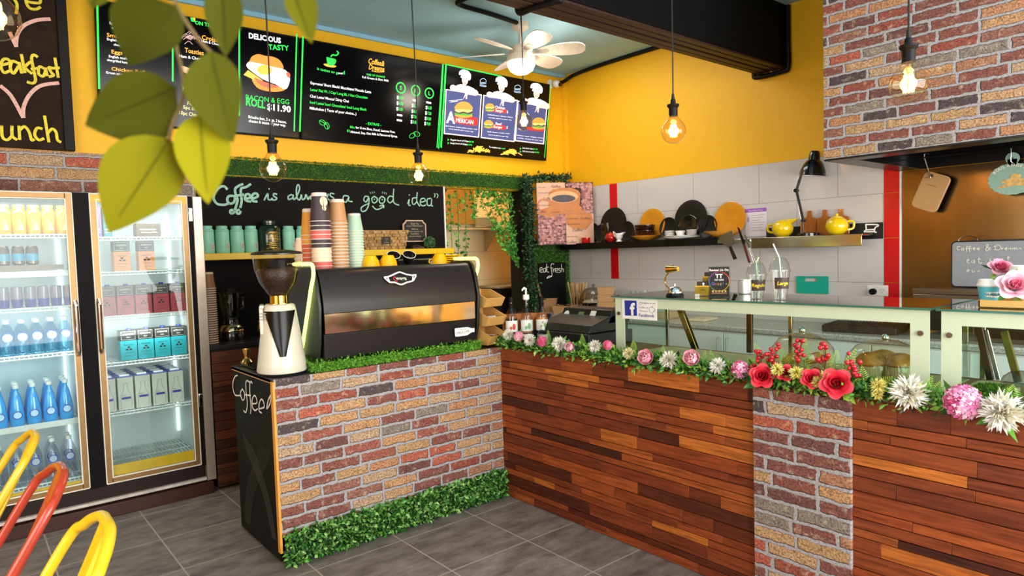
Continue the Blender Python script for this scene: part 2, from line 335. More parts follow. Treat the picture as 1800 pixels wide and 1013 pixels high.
struct(MB().box((-3,BY,0),(3.765,BY+.15,CZ)).box((3.765,BY,2.285),(4.755,BY+.15,CZ)).box((4.755,BY,0),(RX,BY+.15,CZ)).build('wall_back',YEL,smooth=0))
struct(MB().box((RX,-3,0),(RX+.15,8.2,CZ)).build('wall_right',YEL,smooth=0))
struct(MB().box((-3.15,-3,0),(-3,0,CZ)).box((-3.15,2.6,0),(-3,8.2,CZ)).box((-3.15,0,3),(-3,2.6,CZ)).box((-3.15,0,0),(-3,2.6,.6)).build('wall_left',YEL,smooth=0))
struct(MB().box((-3,-3,0),(-.4,-2.85,CZ)).box((5.4,-3,0),(RX,-2.85,CZ)).box((-.4,-3,3.1),(5.4,-2.85,CZ)).build('wall_front',YEL,smooth=0))
struct(MB().box((-3,8,0),(7.6,8.15,CZ)).build('wall_kitchen',mat('#e6dbb4',.5),smooth=0))
struct(MB().box((-3,BY-.03,CZ-.035),(RX,BY,CZ)).build('trim_cornice',mat('#8fc3da',.6),smooth=0))
struct(MB().box((RX-.05,BY-.05,2.33),(RX,BY,CZ-.035)).build('trim_corner',mat('#f0ba1c',.5),smooth=0))
BEAM=mat('#0d0c0b',.8,noise=.15,scale=5,spec=.12)
struct(MB().box((-3,2.885,3.115),(RX,3.155,CZ)).build('beam',BEAM,smooth=0))
b=MB(); BR=mat('#38241c',.5,stretch=(2,40,2),noise=.3,spec=.3)  # brown puts the light on the beam's underside into its colour
for y in (2.89,2.955,3.03,3.09): b.box((-3,y,3.098),(RX,y+.052,3.115))
struct(b.build('trim_beam_soffit',BR,smooth=0,bevel=.004))
RED=mat('#d3121c',.2,noise=.03)
t=MB().box((RX-.012,4.882,.9),(RX,BY,2.325)).box((RX-.012,2.115,.9),(RX,4.774,2.325)).box((RX-.012,4.774,.9),(RX,4.882,1.305))
struct(t.build('wall_right_tiles',tilemat(),smooth=0))
b=MB()
for z in (1.305,1.645,1.985): b.box((RX-.014,4.776,z+.002),(RX,4.88,z+.338)); 
for z in (.965,1.305,1.645,1.985): b.box((RX-.014,2.003,z+.002),(RX,2.113,z+.338))
struct(b.build('trim_red_tiles',RED,smooth=0,bevel=.002))
struct(MB().box((RX-.016,1.99,.9),(RX,2.003,2.2)).build('trim_tile_edge',mat('#e8e4de',.4),smooth=0))
# brick-paper band over the fridges
struct(MB().box((-.9,BY-.03,2.07),(1.455,BY,2.405)).build('trim_brick_band',brickmat('xz',.36,.085),smooth=0))
# dark post on the right of the serving hatch
POST=mat('#0d0b0a',.6,spec=.25)
struct(MB().box((4.73,BY-.1,0),(4.86,BY,2.3)).box((4.73,BY,0),(4.754,BY+.16,2.285)).build('trim_hatch_post',POST,smooth=0,bevel=.004))
# kitchen beyond the hatch
KW=mat('#e9ddb0',.45,noise=.03)
struct(MB().box((3.0,6.36,0),(5.47,6.42,3.3)).build('wall_kitchen_tiles',tilemat('#e5dab3'),smooth=0))
area('kitchen_lamp',(4.2,5.95,3.3),(4.3,6.1,1.2),(1,.25),20,(1,.88,.62))
point('hatch_lamp',(3.6,5.9,2.6),3,(1,.85,.55),.1)
# ================================================================ COFFEE COUNTER
CW=mat('#0f0d0c',.65,noise=.3,scale=9,spec=.25)
CHALK=mat('#e8e3d8',.9,noise=.2,scale=90); 
cx0,cx1,cy0,cy1,ch=1.238,2.762,3.46,4.12,1.0
cc=thing('coffee_counter','brick-fronted coffee counter with black chalk-drawn end panel','counter',(cx0,cy0,0))
MB().box((.004,.02,.02),(1.524,.66,.975)).build('body',CW,cc,bevel=.003)
MB().box((-.004,-.002,.975),(1.524,.665,.998)).build('countertop',mat('#2b2524',.4),cc,bevel=.003)
MB().box((.0,-.012,.165),(.762,.02,.997)).box((.763,-.012,.165),(1.524,.02,.997)).build('brick_panel',brickmat('xz',.235,.0635),cc,bevel=.002)
MB().box((-.008,-.013,.075),(.004,.02,.985)).build('edge_strip',mat('#e59a3a',.5),cc)
MB().box((-.004,.02,.973),(.004,.662,.992)).build('top_edging',mat('#c79a5b',.5),cc)
MB().box((.02,.06,0),(1.524,.6,.025)).build('plinth',BLK,cc)
F=Fr((cx0,cy1,0),(0,-1,0),(0,0,1))       # end panel seen from the aisle
b=MB(); wr(F,b,[[(265,555),(235,570),(210,640),(212,720),(235,790),(270,800),(300,800),(320,840)],[(325,720),(302,770),(322,850),(348,840),(350,770),(325,720)],
 [(420,650),(390,620),(368,640),(372,760),(385,900),(370,1000),(340,985)],[(445,650),(430,630),(415,660),(418,800),(430,930),(425,1020)],[(360,790),(425,800)],
 [(450,900),(500,890),(495,830),(470,800),(445,850),(448,940),(480,980),(510,960)],[(535,960),(590,940),(580,870),(555,845),(530,900),(530,985),(560,1010)],
 [(672,790),(640,860),(622,960),(660,900),(672,800)]],.0095,6.923,(380,580))
b.build('chalk_lettering',CHALK,cc,fr=F)
b=MB(); SW=mat('#5d5751',.95,noise=.3,scale=60)
for k in range(7):
    d=k*.024; b.stroke([(.13+d,.62-d*.4),(.2+d,.52),(.33+d*.8,.42),(.45+d*.6,.3),(.54+d*.4,.12)],.0022,-.002); 
for k in range(7):
    d=k*.024; b.stroke([(.42+d,.6),(.34+d,.5),(.2+d*.9,.36),(.12+d*.7,.2),(.1+d*.5,.08)],.0022,-.002)
b.build('chalk_swirls',SW,cc,fr=F)
# ================================================================ TIMBER COUNTER
def timber(mb,y0,y1,z0,z1,seed,x=0,ax='y'):
    r=random.Random(seed); z=z1
    while z>z0+.01:
        h=r.choice((.034,.04,.044,.062,.066,.07)); 
        if z==z1: h=.085
        zz=max(z0,z-h)
        if zz-z0<.02: zz=z0
        y=y0-r.uniform(0,.4)
        while y<y1:
            l=r.choice((.18,.26,.34,.45,.6,.75)); a=max(y,y0); e=min(y+l,y1); d=r.uniform(0,.003)
            if e-a>.004:
                if ax=='y': mb.box((x-.014-d,a+.0004,zz+.0035),(x,e-.0004,z-.0005),t=r.random())
                else: mb.box((a+.0004,x-.014-d,zz+.0035),(e-.0004,x,z-.0005),t=r.random())
            y+=l
        z=zz
    return mb
WOODC=['#3f1b10','#6a2f19','#7f3b1d','#93441f','#743519','#a65124','#873f1e','#c4702c','#93431f','#70321a']
TIM=tintmat(WOODC,.5,grain=(60,5,75),bump=.25,spec=.3)
tc_=thing('timber_counter','long front counter clad in red-brown timber planks with a brick panel','counter',(2.764,-.6,0))
MB().box((.0,0,0),(.66,4.68,.985)).build('body',mat('#1a0f0b',.7),tc_)
timber(MB(),0,4.055,.0,.992,5).build('plank_cladding',TIM,tc_,tint=True,bevel=.0012,seg=1)
MB().box((-.004,0,.985),(.7,4.72,1.0)).build('countertop',mat('#7a4426',.35,stretch=(8,1,1),noise=.3),tc_,bevel=.002)
MB().box((-.034,1.782,.0),(-.0155,2.213,.985)).build('brick_panel',brickmat('yz',.235,.0635,(.1,.02)),tc_,bevel=.003)
# ================================================================ BACK CABINET UNDER THE CHALKBOARD
TIMX=tintmat(['#3a1d13','#4d2617','#5c2e1a','#6a361d','#4a2416'],.4,grain=(5,60,75),bump=.2)
bc=thing('back_cabinet','timber-clad back cabinet with dark top beside the fridge','cabinet',(1.345,4.95,0))
MB().box((0,0,.02),(2.38,.58,1.0)).build('body',mat('#1a0f0b',.7),bc)
timber(MB(),0,2.38,.02,.985,11,0,'x').build('plank_cladding',TIMX,bc,tint=True,bevel=.0012,seg=1)
MB().box((-.005,-.02,1.0),(2.38,.59,1.03)).build('cabinet_top',mat('#191717',.4),bc,bevel=.003)
# ================================================================ KITCHEN BENCH ALONG THE RIGHT WALL
GR=None
def granite():
    m,n,L,p=newmat('granite'); tc=node(n,'ShaderNodeTexCoord'); v=node(n,'ShaderNodeTexVoronoi'); v.inputs['Scale'].default_value=160; L.new(tc.outputs['Object'],v.inputs['Vector'])
    rp=node(n,'ShaderNodeValToRGB'); e=rp.color_ramp.elements; e[0].color=(*lin('#6f6a66'),1); e[1].color=(*lin('#c4beb8'),1); e[1].position=.75; e.new(.25).color=(*lin('#a09a94'),1)
    L.new(v.outputs['Color'],rp.inputs[0]); L.new(rp.outputs[0],p.inputs['Base Color']); p.inputs['Roughness'].default_value=.25; return m
GR=granite(); CAB=mat('#e8e9e6',.35,noise=.02)
kb=thing('kitchen_bench','white kitchen bench with speckled grey stone top along tiled wall','bench',(4.86,.2,0))
MB().box((.03,0,.1),(.6,5.3,.91)).build('body',CAB,kb)
MB().box((.06,0,0),(.6,5.3,.1)).build('plinth',BLK,kb)
MB().box((0,-.02,.915),(.605,5.345,.96)).build('stone_top',GR,kb,bevel=.012)
for i in range(9):
    d=MB().box((.012,.02+i*.585,.12),(.03,.595+i*.585,.9)).build('cabinet_door',CAB,kb,bevel=.002)
    yy=.06+i*.585 if i%2 else .555+i*.585
    MB().tube([(.012,yy,.72),(-.016,yy,.72),(-.016,yy,.86),(.012,yy,.86)],.005,6).build('handle',STEEL,d)
# ================================================================ BRICK-PAPERED HOOD
hd=thing('range_hood','brick-papered range hood box above the cooking bench','range hood',(4.275,2.012,2.15))
h=CZ-2.155
MB().box((0,-3.2,.0),(.03,0,h)).build('brick_front',brickmat('yz',.235,.0635,(.03,.0)),hd)
MB().box((.03,-.03,.0),(1.19,0,h)).build('side_panel',brickmat('xz',.235,.0635,(.0,.0)),hd)
MB().box((.0,-.15,-.012),(1.19,.0,.0)).box((.0,-3.2,-.012),(.15,-.15,0)).tube([(1.055,-3.0,.057),(1.055,-.12,.057)],.006,8).build('black_rim',mat('#100e0d',.3),hd,bevel=.003)
MB().box((.15,-3.2,.25),(1.19,-.15,.28)).box((.14,-3.2,0),(.15,-.15,.28)).box((.14,-.15,0),(1.19,-.14,.28)).box((1.16,-3.2,-.012),(1.185,-.15,.28)).build('filter_cavity',mat('#0c0b0b',.25),hd)
sb=MB().box((RX-.01,-1.2,.962),(RX-.002,1.986,2.136)); 
tag(sb.build('steel_splashback',mat('#86704e',.2,1,noise=.1,scale=2,stretch=(1,3,.4),bump=.25)),'brushed metal splashback sheet on wall under the brick hood','splashback')
# ================================================================ DRINKS FRIDGE
FW=mat('#dfe6e4',.35,noise=.02); BRZ=mat('#8e6c40',.35,.5); CREAM=mat('#e9dfc9',.4); YSTR=mat('#f0b414',.4); WIRE=mat('#e4e4de',.3)
fr=thing('drinks_fridge','tall double-door glass drinks fridge with bronze door frames','fridge',(-.02,4.94,0))
FX=-.02
def fx(x): return x-FX
b=MB(); DW=mat('#22120d',.5,noise=.25,stretch=(2,1,30),spec=.3)
b.box((fx(0),.02,0),(fx(1.265),.58,.2)); b.build('kick_panel',DW,fr,bevel=.003)
MB().box((fx(0),-.03,.0),(fx(1.31),.02,.085)).build('skirting',mat('#3c1a12',.35,noise=.3,stretch=(2,1,30)),fr,bevel=.004)
MB().box((fx(0),-.01,.098),(fx(1.27),.021,.116)).build('white_strip',mat('#c9bfb2',.4,noise=.2),fr)
b=MB()
for x0,x1 in ((-.0,.02),(.565,.69),(1.245,1.265)): b.box((fx(x0),.04,.2),(fx(x1),.58,2.075))
b.box((fx(0),.565,.2),(fx(1.265),.59,2.075)).box((fx(0),.04,2.05),(fx(1.265),.59,2.075)).box((fx(0),.04,.2),(fx(1.265),.58,.225))
b.build('cabinet_shell',FW,fr)
MB().box((fx(.585),.0,.2),(fx(.667),.04,2.075)).box((fx(1.243),.0,.2),(fx(1.272),.04,2.07)).build('black_mullion',mat('#0c0807',.6,spec=.15),fr)
MB().box((fx(1.274),-.012,.09),(fx(1.335),.3,2.07)).build('metal_post',mat('#b9a796',.35,.6),fr,bevel=.004)
for z in (.62,1.9): MB().box((fx(1.247),-.012,z),(fx(1.27),0,z+.09)).cyl((fx(1.258),-.012,z+.075),(fx(1.258),-.022,z+.075),.012).build('hinge',CHROME,fr,bevel=.002)
GL=glass('#f4fbfa',.42)
def door(x0,x1,hx,top):
    z0,z1=.212,2.07; w=.034
    d=MB().box((fx(x0),0,z0),(fx(x0+w),.03,z1)).box((fx(x1-w),0,z0),(fx(x1),.03,z1)).box((fx(x0+w),0,z1-w),(fx(x1-w),.03,z1)).box((fx(x0+w),0,z0),(fx(x1-w),.03,z0+w)).build('door',BRZ,fr,bevel=.003)
    e=MB()
    for a,c,q in ((x0-.004,x0+.002,0),(x0+w-.003,x0+w+.004,w),(x1-w-.004,x1-w+.003,w),(x1-.002,x1+.004,0)): e.box((fx(a),-.004,z0+q),(fx(c),.004,z1-q))
    for a,c,q in ((z0-.004,z0+.003,0),(z0+w-.002,z0+w+.006,w),(z1-w-.005,z1-w+.001,w),(z1-.003,z1+.003,0)): e.box((fx(x0+q),-.0035,a),(fx(x1-q),.0035,c))
    e.build('pale_trim',CREAM,d)
    MB().box((fx(x0+w),.012,z0+w),(fx(x1-w),.018,z1-w)).build('glass_pane',GL,d,smooth=0)
    MB().box((fx(x0+w+.004),.02,z0+w+.004),(fx(x1-w-.004),.03,z0+w+(.072 if top else .02))).build('yellow_strip',YSTR,d)
    if top: MB().box((fx(x0+.003),-.002,z1-.05),(fx(x1-.003),.0,z1-.006)).build('yellow_top_strip',YSTR,d)
    MB().tube([(fx(hx),-.002,1.06),(fx(hx),-.035,1.09),(fx(hx),-.035,1.37),(fx(hx),-.002,1.4)],.011,8).build('handle',mat('#d9b9a5',.15,.9),d)
door(.012,.578,.565,False); door(.674,1.24,.688,True)
def shelf(x0,x1,z,solid=False):
    b=MB()
    for k in range(23): x=x0+(x1-x0)*k/22; b.tube([(fx(x),.11,z-.022),(fx(x),.112,z-.004),(fx(x),.55,z-.004)],.0034,5)
    for y,zz in ((.108,z-.022),(.112,z-.003),(.26,z-.006),(.4,z-.006),(.55,z-.003)): b.tube([(fx(x0),y,zz),(fx(x1),y,zz)],.0048,6)
    if solid: b.box((fx(x0),.1,z-.024),(fx(x1),.106,z+.012))
    b.build('wire_shelf',WIRE,fr)
for z in (1.80,1.572,1.28,.973,.643,.294): shelf(.7,1.235,z)
for z in (1.82,1.583,1.369,1.078,.64,.27): shelf(.03,.56,z,z in (.64,1.583))
LED=mat('#f4fbff',.4,emit=1.0,noise=0)
for x in (.04,.54,.715,1.228): MB().box((fx(x),.545,.35),(fx(x+.01),.56,1.98)).build('light_strip',LED,fr)
for x in (.3,.96): area('fridge_light',(x,5.0,2.03),(x,5.15,1.0),(.45,.05),2.2,(.9,.97,1)); 
for x in (.3,.96): area('fridge_light_low',(x,5.0,1.2),(x,5.5,.75),(.45,.05),1.3,(.9,.97,1))
# ---- contents -------------------------------------------------
def carton(cols,lab,grp,txt,w=.098,h=.2,d=.09,cap='#2a3fb0',milk=False):
    t=thing('milk_carton',lab,'carton',(0,0,0),0,grp); body=mat(cols[0],.4,noise=.03)
    top=mat(cols[1],.4,noise=.03)
    if milk:
        MB().box((-w/2,0,0),(w/2,d,h)).build('carton_body',body,t,bevel=.002)
        b=MB(); b.stroke([(-.03,.012),(-.033,.07),(-.028,.1),(-.014,.135),(-.011,.17),(-.013,.178),(.013,.178),(.011,.17),(.014,.135),(.028,.1),(.033,.07),(.03,.012)],.0018,-.0012)
        b.text('MILK',-.026,.093,.009,y=-.0012); b.build('bottle_outline',mat('#6d6a66',.6),t)
        MB().box((-.026,-.0015,.072),(.028,0,.087)).build('label_band',mat('#3a3a9c',.5),t)
        MB().box((-w/2-.0005,-.0005,h-.003),(w/2+.0005,d,h+.001)).build('top_edge',mat('#5a66b8',.5),t)
        MB().box((-.03,.02,h),(.03,.07,h+.012)).build('cap',WHITE,t,bevel=.004)
    else:
        MB().box((-w/2,0,0),(w/2,d,h*.66)).build('carton_body',body,t,bevel=.0015)
        MB().box((-w/2,0,h*.66),(w/2,d,h)).build('carton_top',top,t,bevel=.0015)
        b=MB(); P=mat('#cfc6b8',.6)
        for z0,z1 in ((h*.7,h*.96),): b.stroke([(-w*.42,z0),(w*.42,z0),(w*.42,z1),(-w*.42,z1),(-w*.42,z0)],.0016,-.001,smooth=0)
        b.text(txt[0],0,h*.84,.012,w=w*.66,y=-.001,align='CENTER'); b.text(txt[1],0,h*.755,.008,y=-.001,align='CENTER'); b.build('carton_top_print',P,t)
        b=MB(); K=mat('#20201f',.6)
        b.text('BARISTA',0,h*.5,.009,w=w*.55,y=-.001,align='CENTER')
        for dx,dz in ((0,.012),(-.011,-.003),(.011,-.003)): b.disc(dx,h*.38+dz,.0085,.006,-.001); 
        b.text(txt[2],0,h*.235,.008,w=w*.6,y=-.001,align='CENTER'); b.stroke([(-w*.3,h*.15),(w*.3,h*.15)],.0015,-.001); b.build('carton_print',K,t)
        MB().cyl((.012,.045,h),(.012,.045,h+.011),.014).build('cap',mat(cap,.35),t)
    return t
ordn=['first','second','third','fourth','fifth']
def row(proto,xs,y,z,labs):
    for i,x in enumerate(xs):
        o=proto if i==0 else dup(proto); o.location=(x,y,z); o['label']=labs[i]
c=carton(['#e0843f','#2a2725'],'','orange plant-milk cartons',('ALTERNATIVE','MILK','ALMOND'))
row(c,[.858,1.005],5.08,1.573,['orange and black milk carton on the second shelf, left of the pair','orange and black milk carton on the second shelf, right of the pair'])
c=carton(['#b5283a','#3a2c2c'],'','red plant-milk cartons',('ALTERNATIVE','MILK','SOY'),h=.195)
row(c,[.755+.108*i for i in range(5)],5.08,1.282,['red and black milk carton, %s from the left on middle fridge shelf'%ordn[i] for i in range(5)])
c=carton(['#1f8f96','#26211f'],'','teal plant-milk cartons',('ALTERNATIVE','MILK','COCONUT'),h=.2)
row(c,[.866+.103*i for i in range(4)],5.08,.976,['teal and black milk carton, %s from the left on its shelf'%ordn[i] for i in range(4)])
c=carton(['#ded7c9','#ded7c9'],'','white milk cartons',('','',''),milk=True,h=.222,w=.092)
for k in range(4):
    for i in range(5):
        o=c if (i==0 and k==0) else dup(c); o.location=(.728+.1035*i,5.075+.105*k,.646)
        o['label']='white milk carton with bottle outline, column %s, %s row'%(ordn[i],('front','second','third','rear')[k])
for i,(x,cc_,s,nm) in enumerate(((.73,'#7d5aa0','purple-printed','tall'),(.79,'#3f7f86','teal-printed','tall'),(1.03,'#5a4632','dark brown food','wide'))):
    t=thing('food_box','%s %s box on the top shelf of the right fridge'%(nm,s),'box',(x,5.1,1.802)); w=.05 if i<2 else .15
    MB().box((-w/2,0,0),(w/2,.1,.2 if i<2 else .09)).build('box_body',mat(cc_,.45,noise=.35,scale=30),t,bevel=.002)
    b=MB(); b.stroke([(-w*.35,.05),(w*.3,.05)],.008,-.001,smooth=0); b.stroke([(-w*.3,.03),(w*.35,.03)],.005,-.001,smooth=0); b.build('box_print',WHITE,t)
def bottle(name,prof,body,cap,label=None,capr=.014,caph=.02,lab='',cat='bottle',grp=None,n=14,sq=False):
    t=thing(name,lab,cat,(0,0,0),0,grp); h=prof[-1][1]
    MB().lathe([(0,prof[0][1])]+prof,n=n).build('bottle_body',body,t,smooth=50)
    MB().cyl((0,0,h-.004),(0,0,h+caph),capr,n=12).build('cap',cap,t,bevel=.002)
    if label:
        z0,z1,r,m=label; MB().lathe([(r,z0),(r,z1)],n=n).build('bottle_label',m,t)
    return t
# juice jars
JU=mat('#c98a1c',.15,coat=.6,noise=.15,scale=12); 
j=bottle('juice_bottle',[(.037,0),(.04,.01),(.04,.13),(.034,.15),(.03,.158),(.03,.165)],JU,mat('#b08a4a',.3),None,.033,.016,grp='juice bottles on the top fridge shelf')
b=MB().prism([(-.012,.025),(.022,.025),(.012,.072)],-.0415,-.0405); b.build('triangle_label',mat('#d8b878',.5),j)
row(j,[.17+.0745*i for i in range(6)],5.11,1.823,['amber juice bottle, %s from the left on top fridge shelf'%(ordn+['sixth'])[i] for i in range(6)])
tr=tag(MB().box((-.23,0,0),(.31,.1,.032)).build('cardboard_tray',mat('#8a7a6a',.7),loc=(.22,5.06,1.6)),'grey cardboard tray holding the row of cans','tray')
for i,x in enumerate((.23,.305,.375)):
    if i==0:
        k=thing('drink_can','','can',(0,0,0),0,'cans on the grey tray'); MB().lathe([(0,0),(.026,0),(.033,.008),(.033,.1),(.026,.115),(.024,.118),(0,.114)],n=18).build('can_body',mat('#6f6255',.3,.7),k)
        b=MB().lathe([(.0335,.025),(.0335,.07)],n=18); b.build('can_band',mat('#3c94b4',.35),k); k0=k
    else: k=dup(k0)
    k.location=(x,5.13,1.634); k['label']='drink can with blue band, %s in the tray'%('leftmost','middle','rightmost')[i]
CL=glass('#cfe0f2',.7,.05)
for i in range(7):
    if i==0:
        k=thing('drink_glass','','drink',(0,0,0),0,'layered drinks on the third shelf'); MB().lathe([(0,0),(.026,0),(.03,.05),(.03,.125),(.022,.128),(0,.128)],n=14).build('drink_body',mat('#8f7f92',.2,coat=.5,noise=.25),k)
        MB().lathe([(.0268,.0),(.0305,.05)],n=14).build('blue_base',mat('#20208a',.25),k); k0=k
    else: k=dup(k0)
    k.location=(.15+.067*i,5.12,1.372); k['label']='layered drink cup with deep blue base, %s from the left'%(ordn+['sixth','seventh'])[i]
def waterprof(r,h,pinch): return [(r*.9,0),(r,.01),(r,h*.45),(r*.97,h*.5),(r,h*.55),(r*.96,h*.68),(r*.6,h*.88),(r*.36,h*.94),(r*.36,h)]
for nm,colr,col2,z,hh,rows,y0,dx,lb in (('water_bottle','#d6f0fa','#a9cdec',1.08,.2,2,5.11,.088,'pale blue water bottle'),('sports_drink_bottle','#2f9fe8','#bfe0f8',.642,.235,3,5.12,.085,'bright blue soft drink bottle'),('clear_water_bottle','#f3f3f7','#b9bfd2',.272,.24,2,5.12,.09,'clear water bottle')):
    pr=waterprof(.041,hh,0) if nm!='sports_drink_bottle' else [(.036,0),(.04,.01),(.04,hh*.3),(.034,hh*.5),(.022,hh*.78),(.013,hh*.9),(.013,hh)]
    k0=bottle(nm,pr,glass(colr,1.2,.05) if nm!='sports_drink_bottle' else mat(colr,.12,coat=.6,noise=.12,scale=14),WHITE,None,.016,.02,grp=lb+'s')
    MB().lathe([(.02,0),(.026,0)],n=12,M=Matrix.Rotation(pi/2,3,'X')).build('ring_label',mat('#2a4fb0',.4),k0,loc=(0,-.0415,hh*.56 if nm!='sports_drink_bottle' else hh*.3))
    MB().lathe([(0,0),(.02,0)],n=12,M=Matrix.Rotation(pi/2,3,'X')).build('label_disc',mat(col2,.4),k0,loc=(0,-.0413,hh*.56 if nm!='sports_drink_bottle' else hh*.3))
    for r in range(rows):
        for i in range(5 if nm!='water_bottle' else 6):
            k=k0 if (r==0 and i==0) else dup(k0); k.location=(.5-dx*i if nm!='water_bottle' else .52-dx*i*.85,y0+r*.092,z)
            k['label']='%s, %s from the right, %s row'%(lb,(ordn+['sixth'])[i],('front','second','third')[r])
# ================================================================ MENU SCREENS ON THE BACK WALL
TILT=(0,-.11,1)
SCR=mat('#050507',.16,spec=.3,noise=.1,emit=.02,scale=3)
def em(h,e=.9): return mat(h,.4,noise=0,emit=e)
EW=em('#e9e9ea'); EG=em('#25d648'); EO=em('#eda233'); EY=em('#e8c93f'); EB=em('#3e4673',.55); ER=em('#d42a26',.8); ES=em('#eec2ab',.8); EP=em('#e9d3cf',.8); EBN=em('#c9853a',.75); ELT=em('#4f9a2e',.7); EBL=em('#a7c4e8',.8); EDK=em('#55301c',.5); ECH=em('#eecb6b',.8)
def screen(O,w,h,lab):
    F=Fr(O,(1,0,0),TILT); t=thing('menu_screen',lab,'screen',fr=F)
    MB().box((0,.002,0),(w,.05,h)).build('screen_housing',BLK,t,bevel=.004)
    MB().box((.012,-.001,.014),(w-.012,.003,h-.012)).build('display_panel',SCR,t,smooth=0)
    MB().box((w*.2,.05,.5),(w*.35,.095,.7)).box((w*.65,.05,.5),(w*.8,.095,.7)).build('wall_bracket',BLK,t)
    return F,t
H3=.826
# --- right screen: burgers
F,t=screen((3.722,5.5,2.628),1.4,H3,'menu screen nearest the corner, with three chefs and burgers')
Z=(5.63,770,105); Y=(5.79,860,115)
b=MB(); wr(F,b,[[(50,45),(5,880)],[(75,45),(25,870)],[(75,47),(630,165)]],.012,5.63,(770,105),-.002,0); wr(F,b,[[(628,190),(560,940)]],.008,5.79,(860,115),-.002,0)
for p in ((90,778),(90,812)): b.text('>',*F.uv(p[0]/Z[0]+770,p[1]/Z[0]+110),.03,y=-.002,bold=.02)
for p in ((307,838),(307,868)): b.text('>',*F.uv(p[0]/Y[0]+860,p[1]/Y[0]+119),.03,y=-.002,bold=.02)
tx(F,b,'$14.90',(112,378),(180,388),22,Z,bold=.02); tx(F,b,'$8.00',(305,818),(352,822),16,Z); tx(F,b,'$10.00',(288,848),(335,852),16,Z); tx(F,b,'12.90',(198,485),(238,490),24,Y); tx(F,b,'14.90',(190,645),(226,650),24,Y)
tx(F,b,'$5.00',(445,858),(492,862),15,Y); tx(F,b,'$4.50',(460,890),(507,894),15,Y); tx(F,b,'meal',(122,852),(160,854),16,Y); b.build('green_print',EG,t)
b=MB()
for pts,ZZ in (([(75,290),(432,345),(405,772),(55,735)],Z),([(447,348),(790,400),(755,815),(420,775)],Z),([(287,360),(592,405),(555,805),(258,770)],Y)): pg(F,b,pts,ZZ,-.002)
b.build('panel_border',EP,t); b=MB()
for pts,ZZ in (([(83,300),(422,354),(396,762),(65,725)],Z),([(456,358),(780,410),(746,805),(430,766)],Z),([(296,370),(582,413),(546,795),(268,761)],Y)): pg(F,b,pts,ZZ,-.003)
b.build('blue_panel',EB,t)
wh=MB(); sk=MB(); hat=MB(); fa=MB()
for dx,dy in ((0,0),(362,68),(708,132)):
    q=lambda L:[(x+dx,y+dy) for x,y in L]
    pg(F,sk,q([(240,180),(292,185),(290,230),(272,255),(275,285),(245,275),(248,250),(236,215)]),Z,-.004,smooth=3)
    pg(F,wh,q([(190,250),(250,248),(262,275),(282,258),(330,275),(372,305),(330,330),(215,315),(160,290)]),Z,-.005,smooth=2)
    pg(F,sk,q([(118,262),(150,250),(215,285),(235,312),(150,308),(120,295)]),Z,-.006,smooth=3); pg(F,sk,q([(300,310),(375,300),(395,340),(365,358),(290,345),(285,388),(268,385),(275,350),(243,395),(262,345),(262,325)]),Z,-.0065,smooth=2)
    pg(F,hat,q([(222,178),(228,150),(205,150),(208,118),(235,100),(275,103),(300,118),(322,150),(318,195),(300,205),(290,190)]),Z,-.006,smooth=3)
    wr(F,fa,[q([(250,225),(262,231),(276,226)])],.006,5.63,(770,105),-.0065); pg(F,fa,q([(246,205),(252,203),(252,208)]),Z,-.0066); pg(F,fa,q([(270,206),(276,205),(275,210)]),Z,-.0066)
sk.build('chef_skin',ES,t); wh.build('chef_jacket',EW,t); hat.build('chef_hat',em('#dfe6ea'),t); fa.build('chef_face_lines',em('#9c4a44',.6),t)
bn=MB(); lt=MB(); pt=MB(); rd=MB(); chs=MB()
def burger(pts,ZZ,s):
    cx,cy=pts; q=lambda L:[(cx+x*s,cy+y*s) for x,y in L]
    pg(F,bn,q([(-80,-10),(-75,-50),(-40,-78),(0,-85),(45,-75),(78,-45),(84,-8)]),ZZ,-.004,smooth=3); pg(F,bn,q([(-78,42),(80,48),(68,70),(0,78),(-66,66)]),ZZ,-.0038,smooth=3)
    pg(F,chs,q([(-86,-8),(88,-4),(84,10),(40,26),(0,12),(-50,24),(-84,8)]),ZZ,-.0045); pg(F,pt,q([(-80,8),(84,12),(80,30),(-78,26)]),ZZ,-.0042,smooth=2); pg(F,lt,q([(-90,24),(-40,38),(0,28),(50,44),(90,30),(84,48),(30,58),(-30,50),(-86,46)]),ZZ,-.0046)
burger((250,500),Z,1); burger((510,475),Z,.5); burger((497,640),Z,.5); burger((500,595),Y,.75)
bn.build('burger_bun',EBN,t); lt.build('burger_lettuce',ELT,t); pt.build('burger_patty',EDK,t); chs.build('burger_cheese',ECH,t)
b=MB()
for pts,ZZ in (([(165,565),(300,568),(380,575),(388,620),(365,655),(170,625)],Z),([(50,430),(160,440),(165,485),(48,475)],Y),([(30,600),(150,615),(158,655),(35,640)],Y),([(390,625),(470,640),(545,648),(540,672),(392,655)],Y)): pg(F,b,pts,ZZ,-.0035,smooth=2)
b.build('red_banner',ER,t)
b=MB(); tx(F,b,'A',(78,620),(165,632),115,Z,y=-.005,bold=.03); tx(F,b,'MERICAN',(175,618),(345,640),44,Z,y=-.005); 
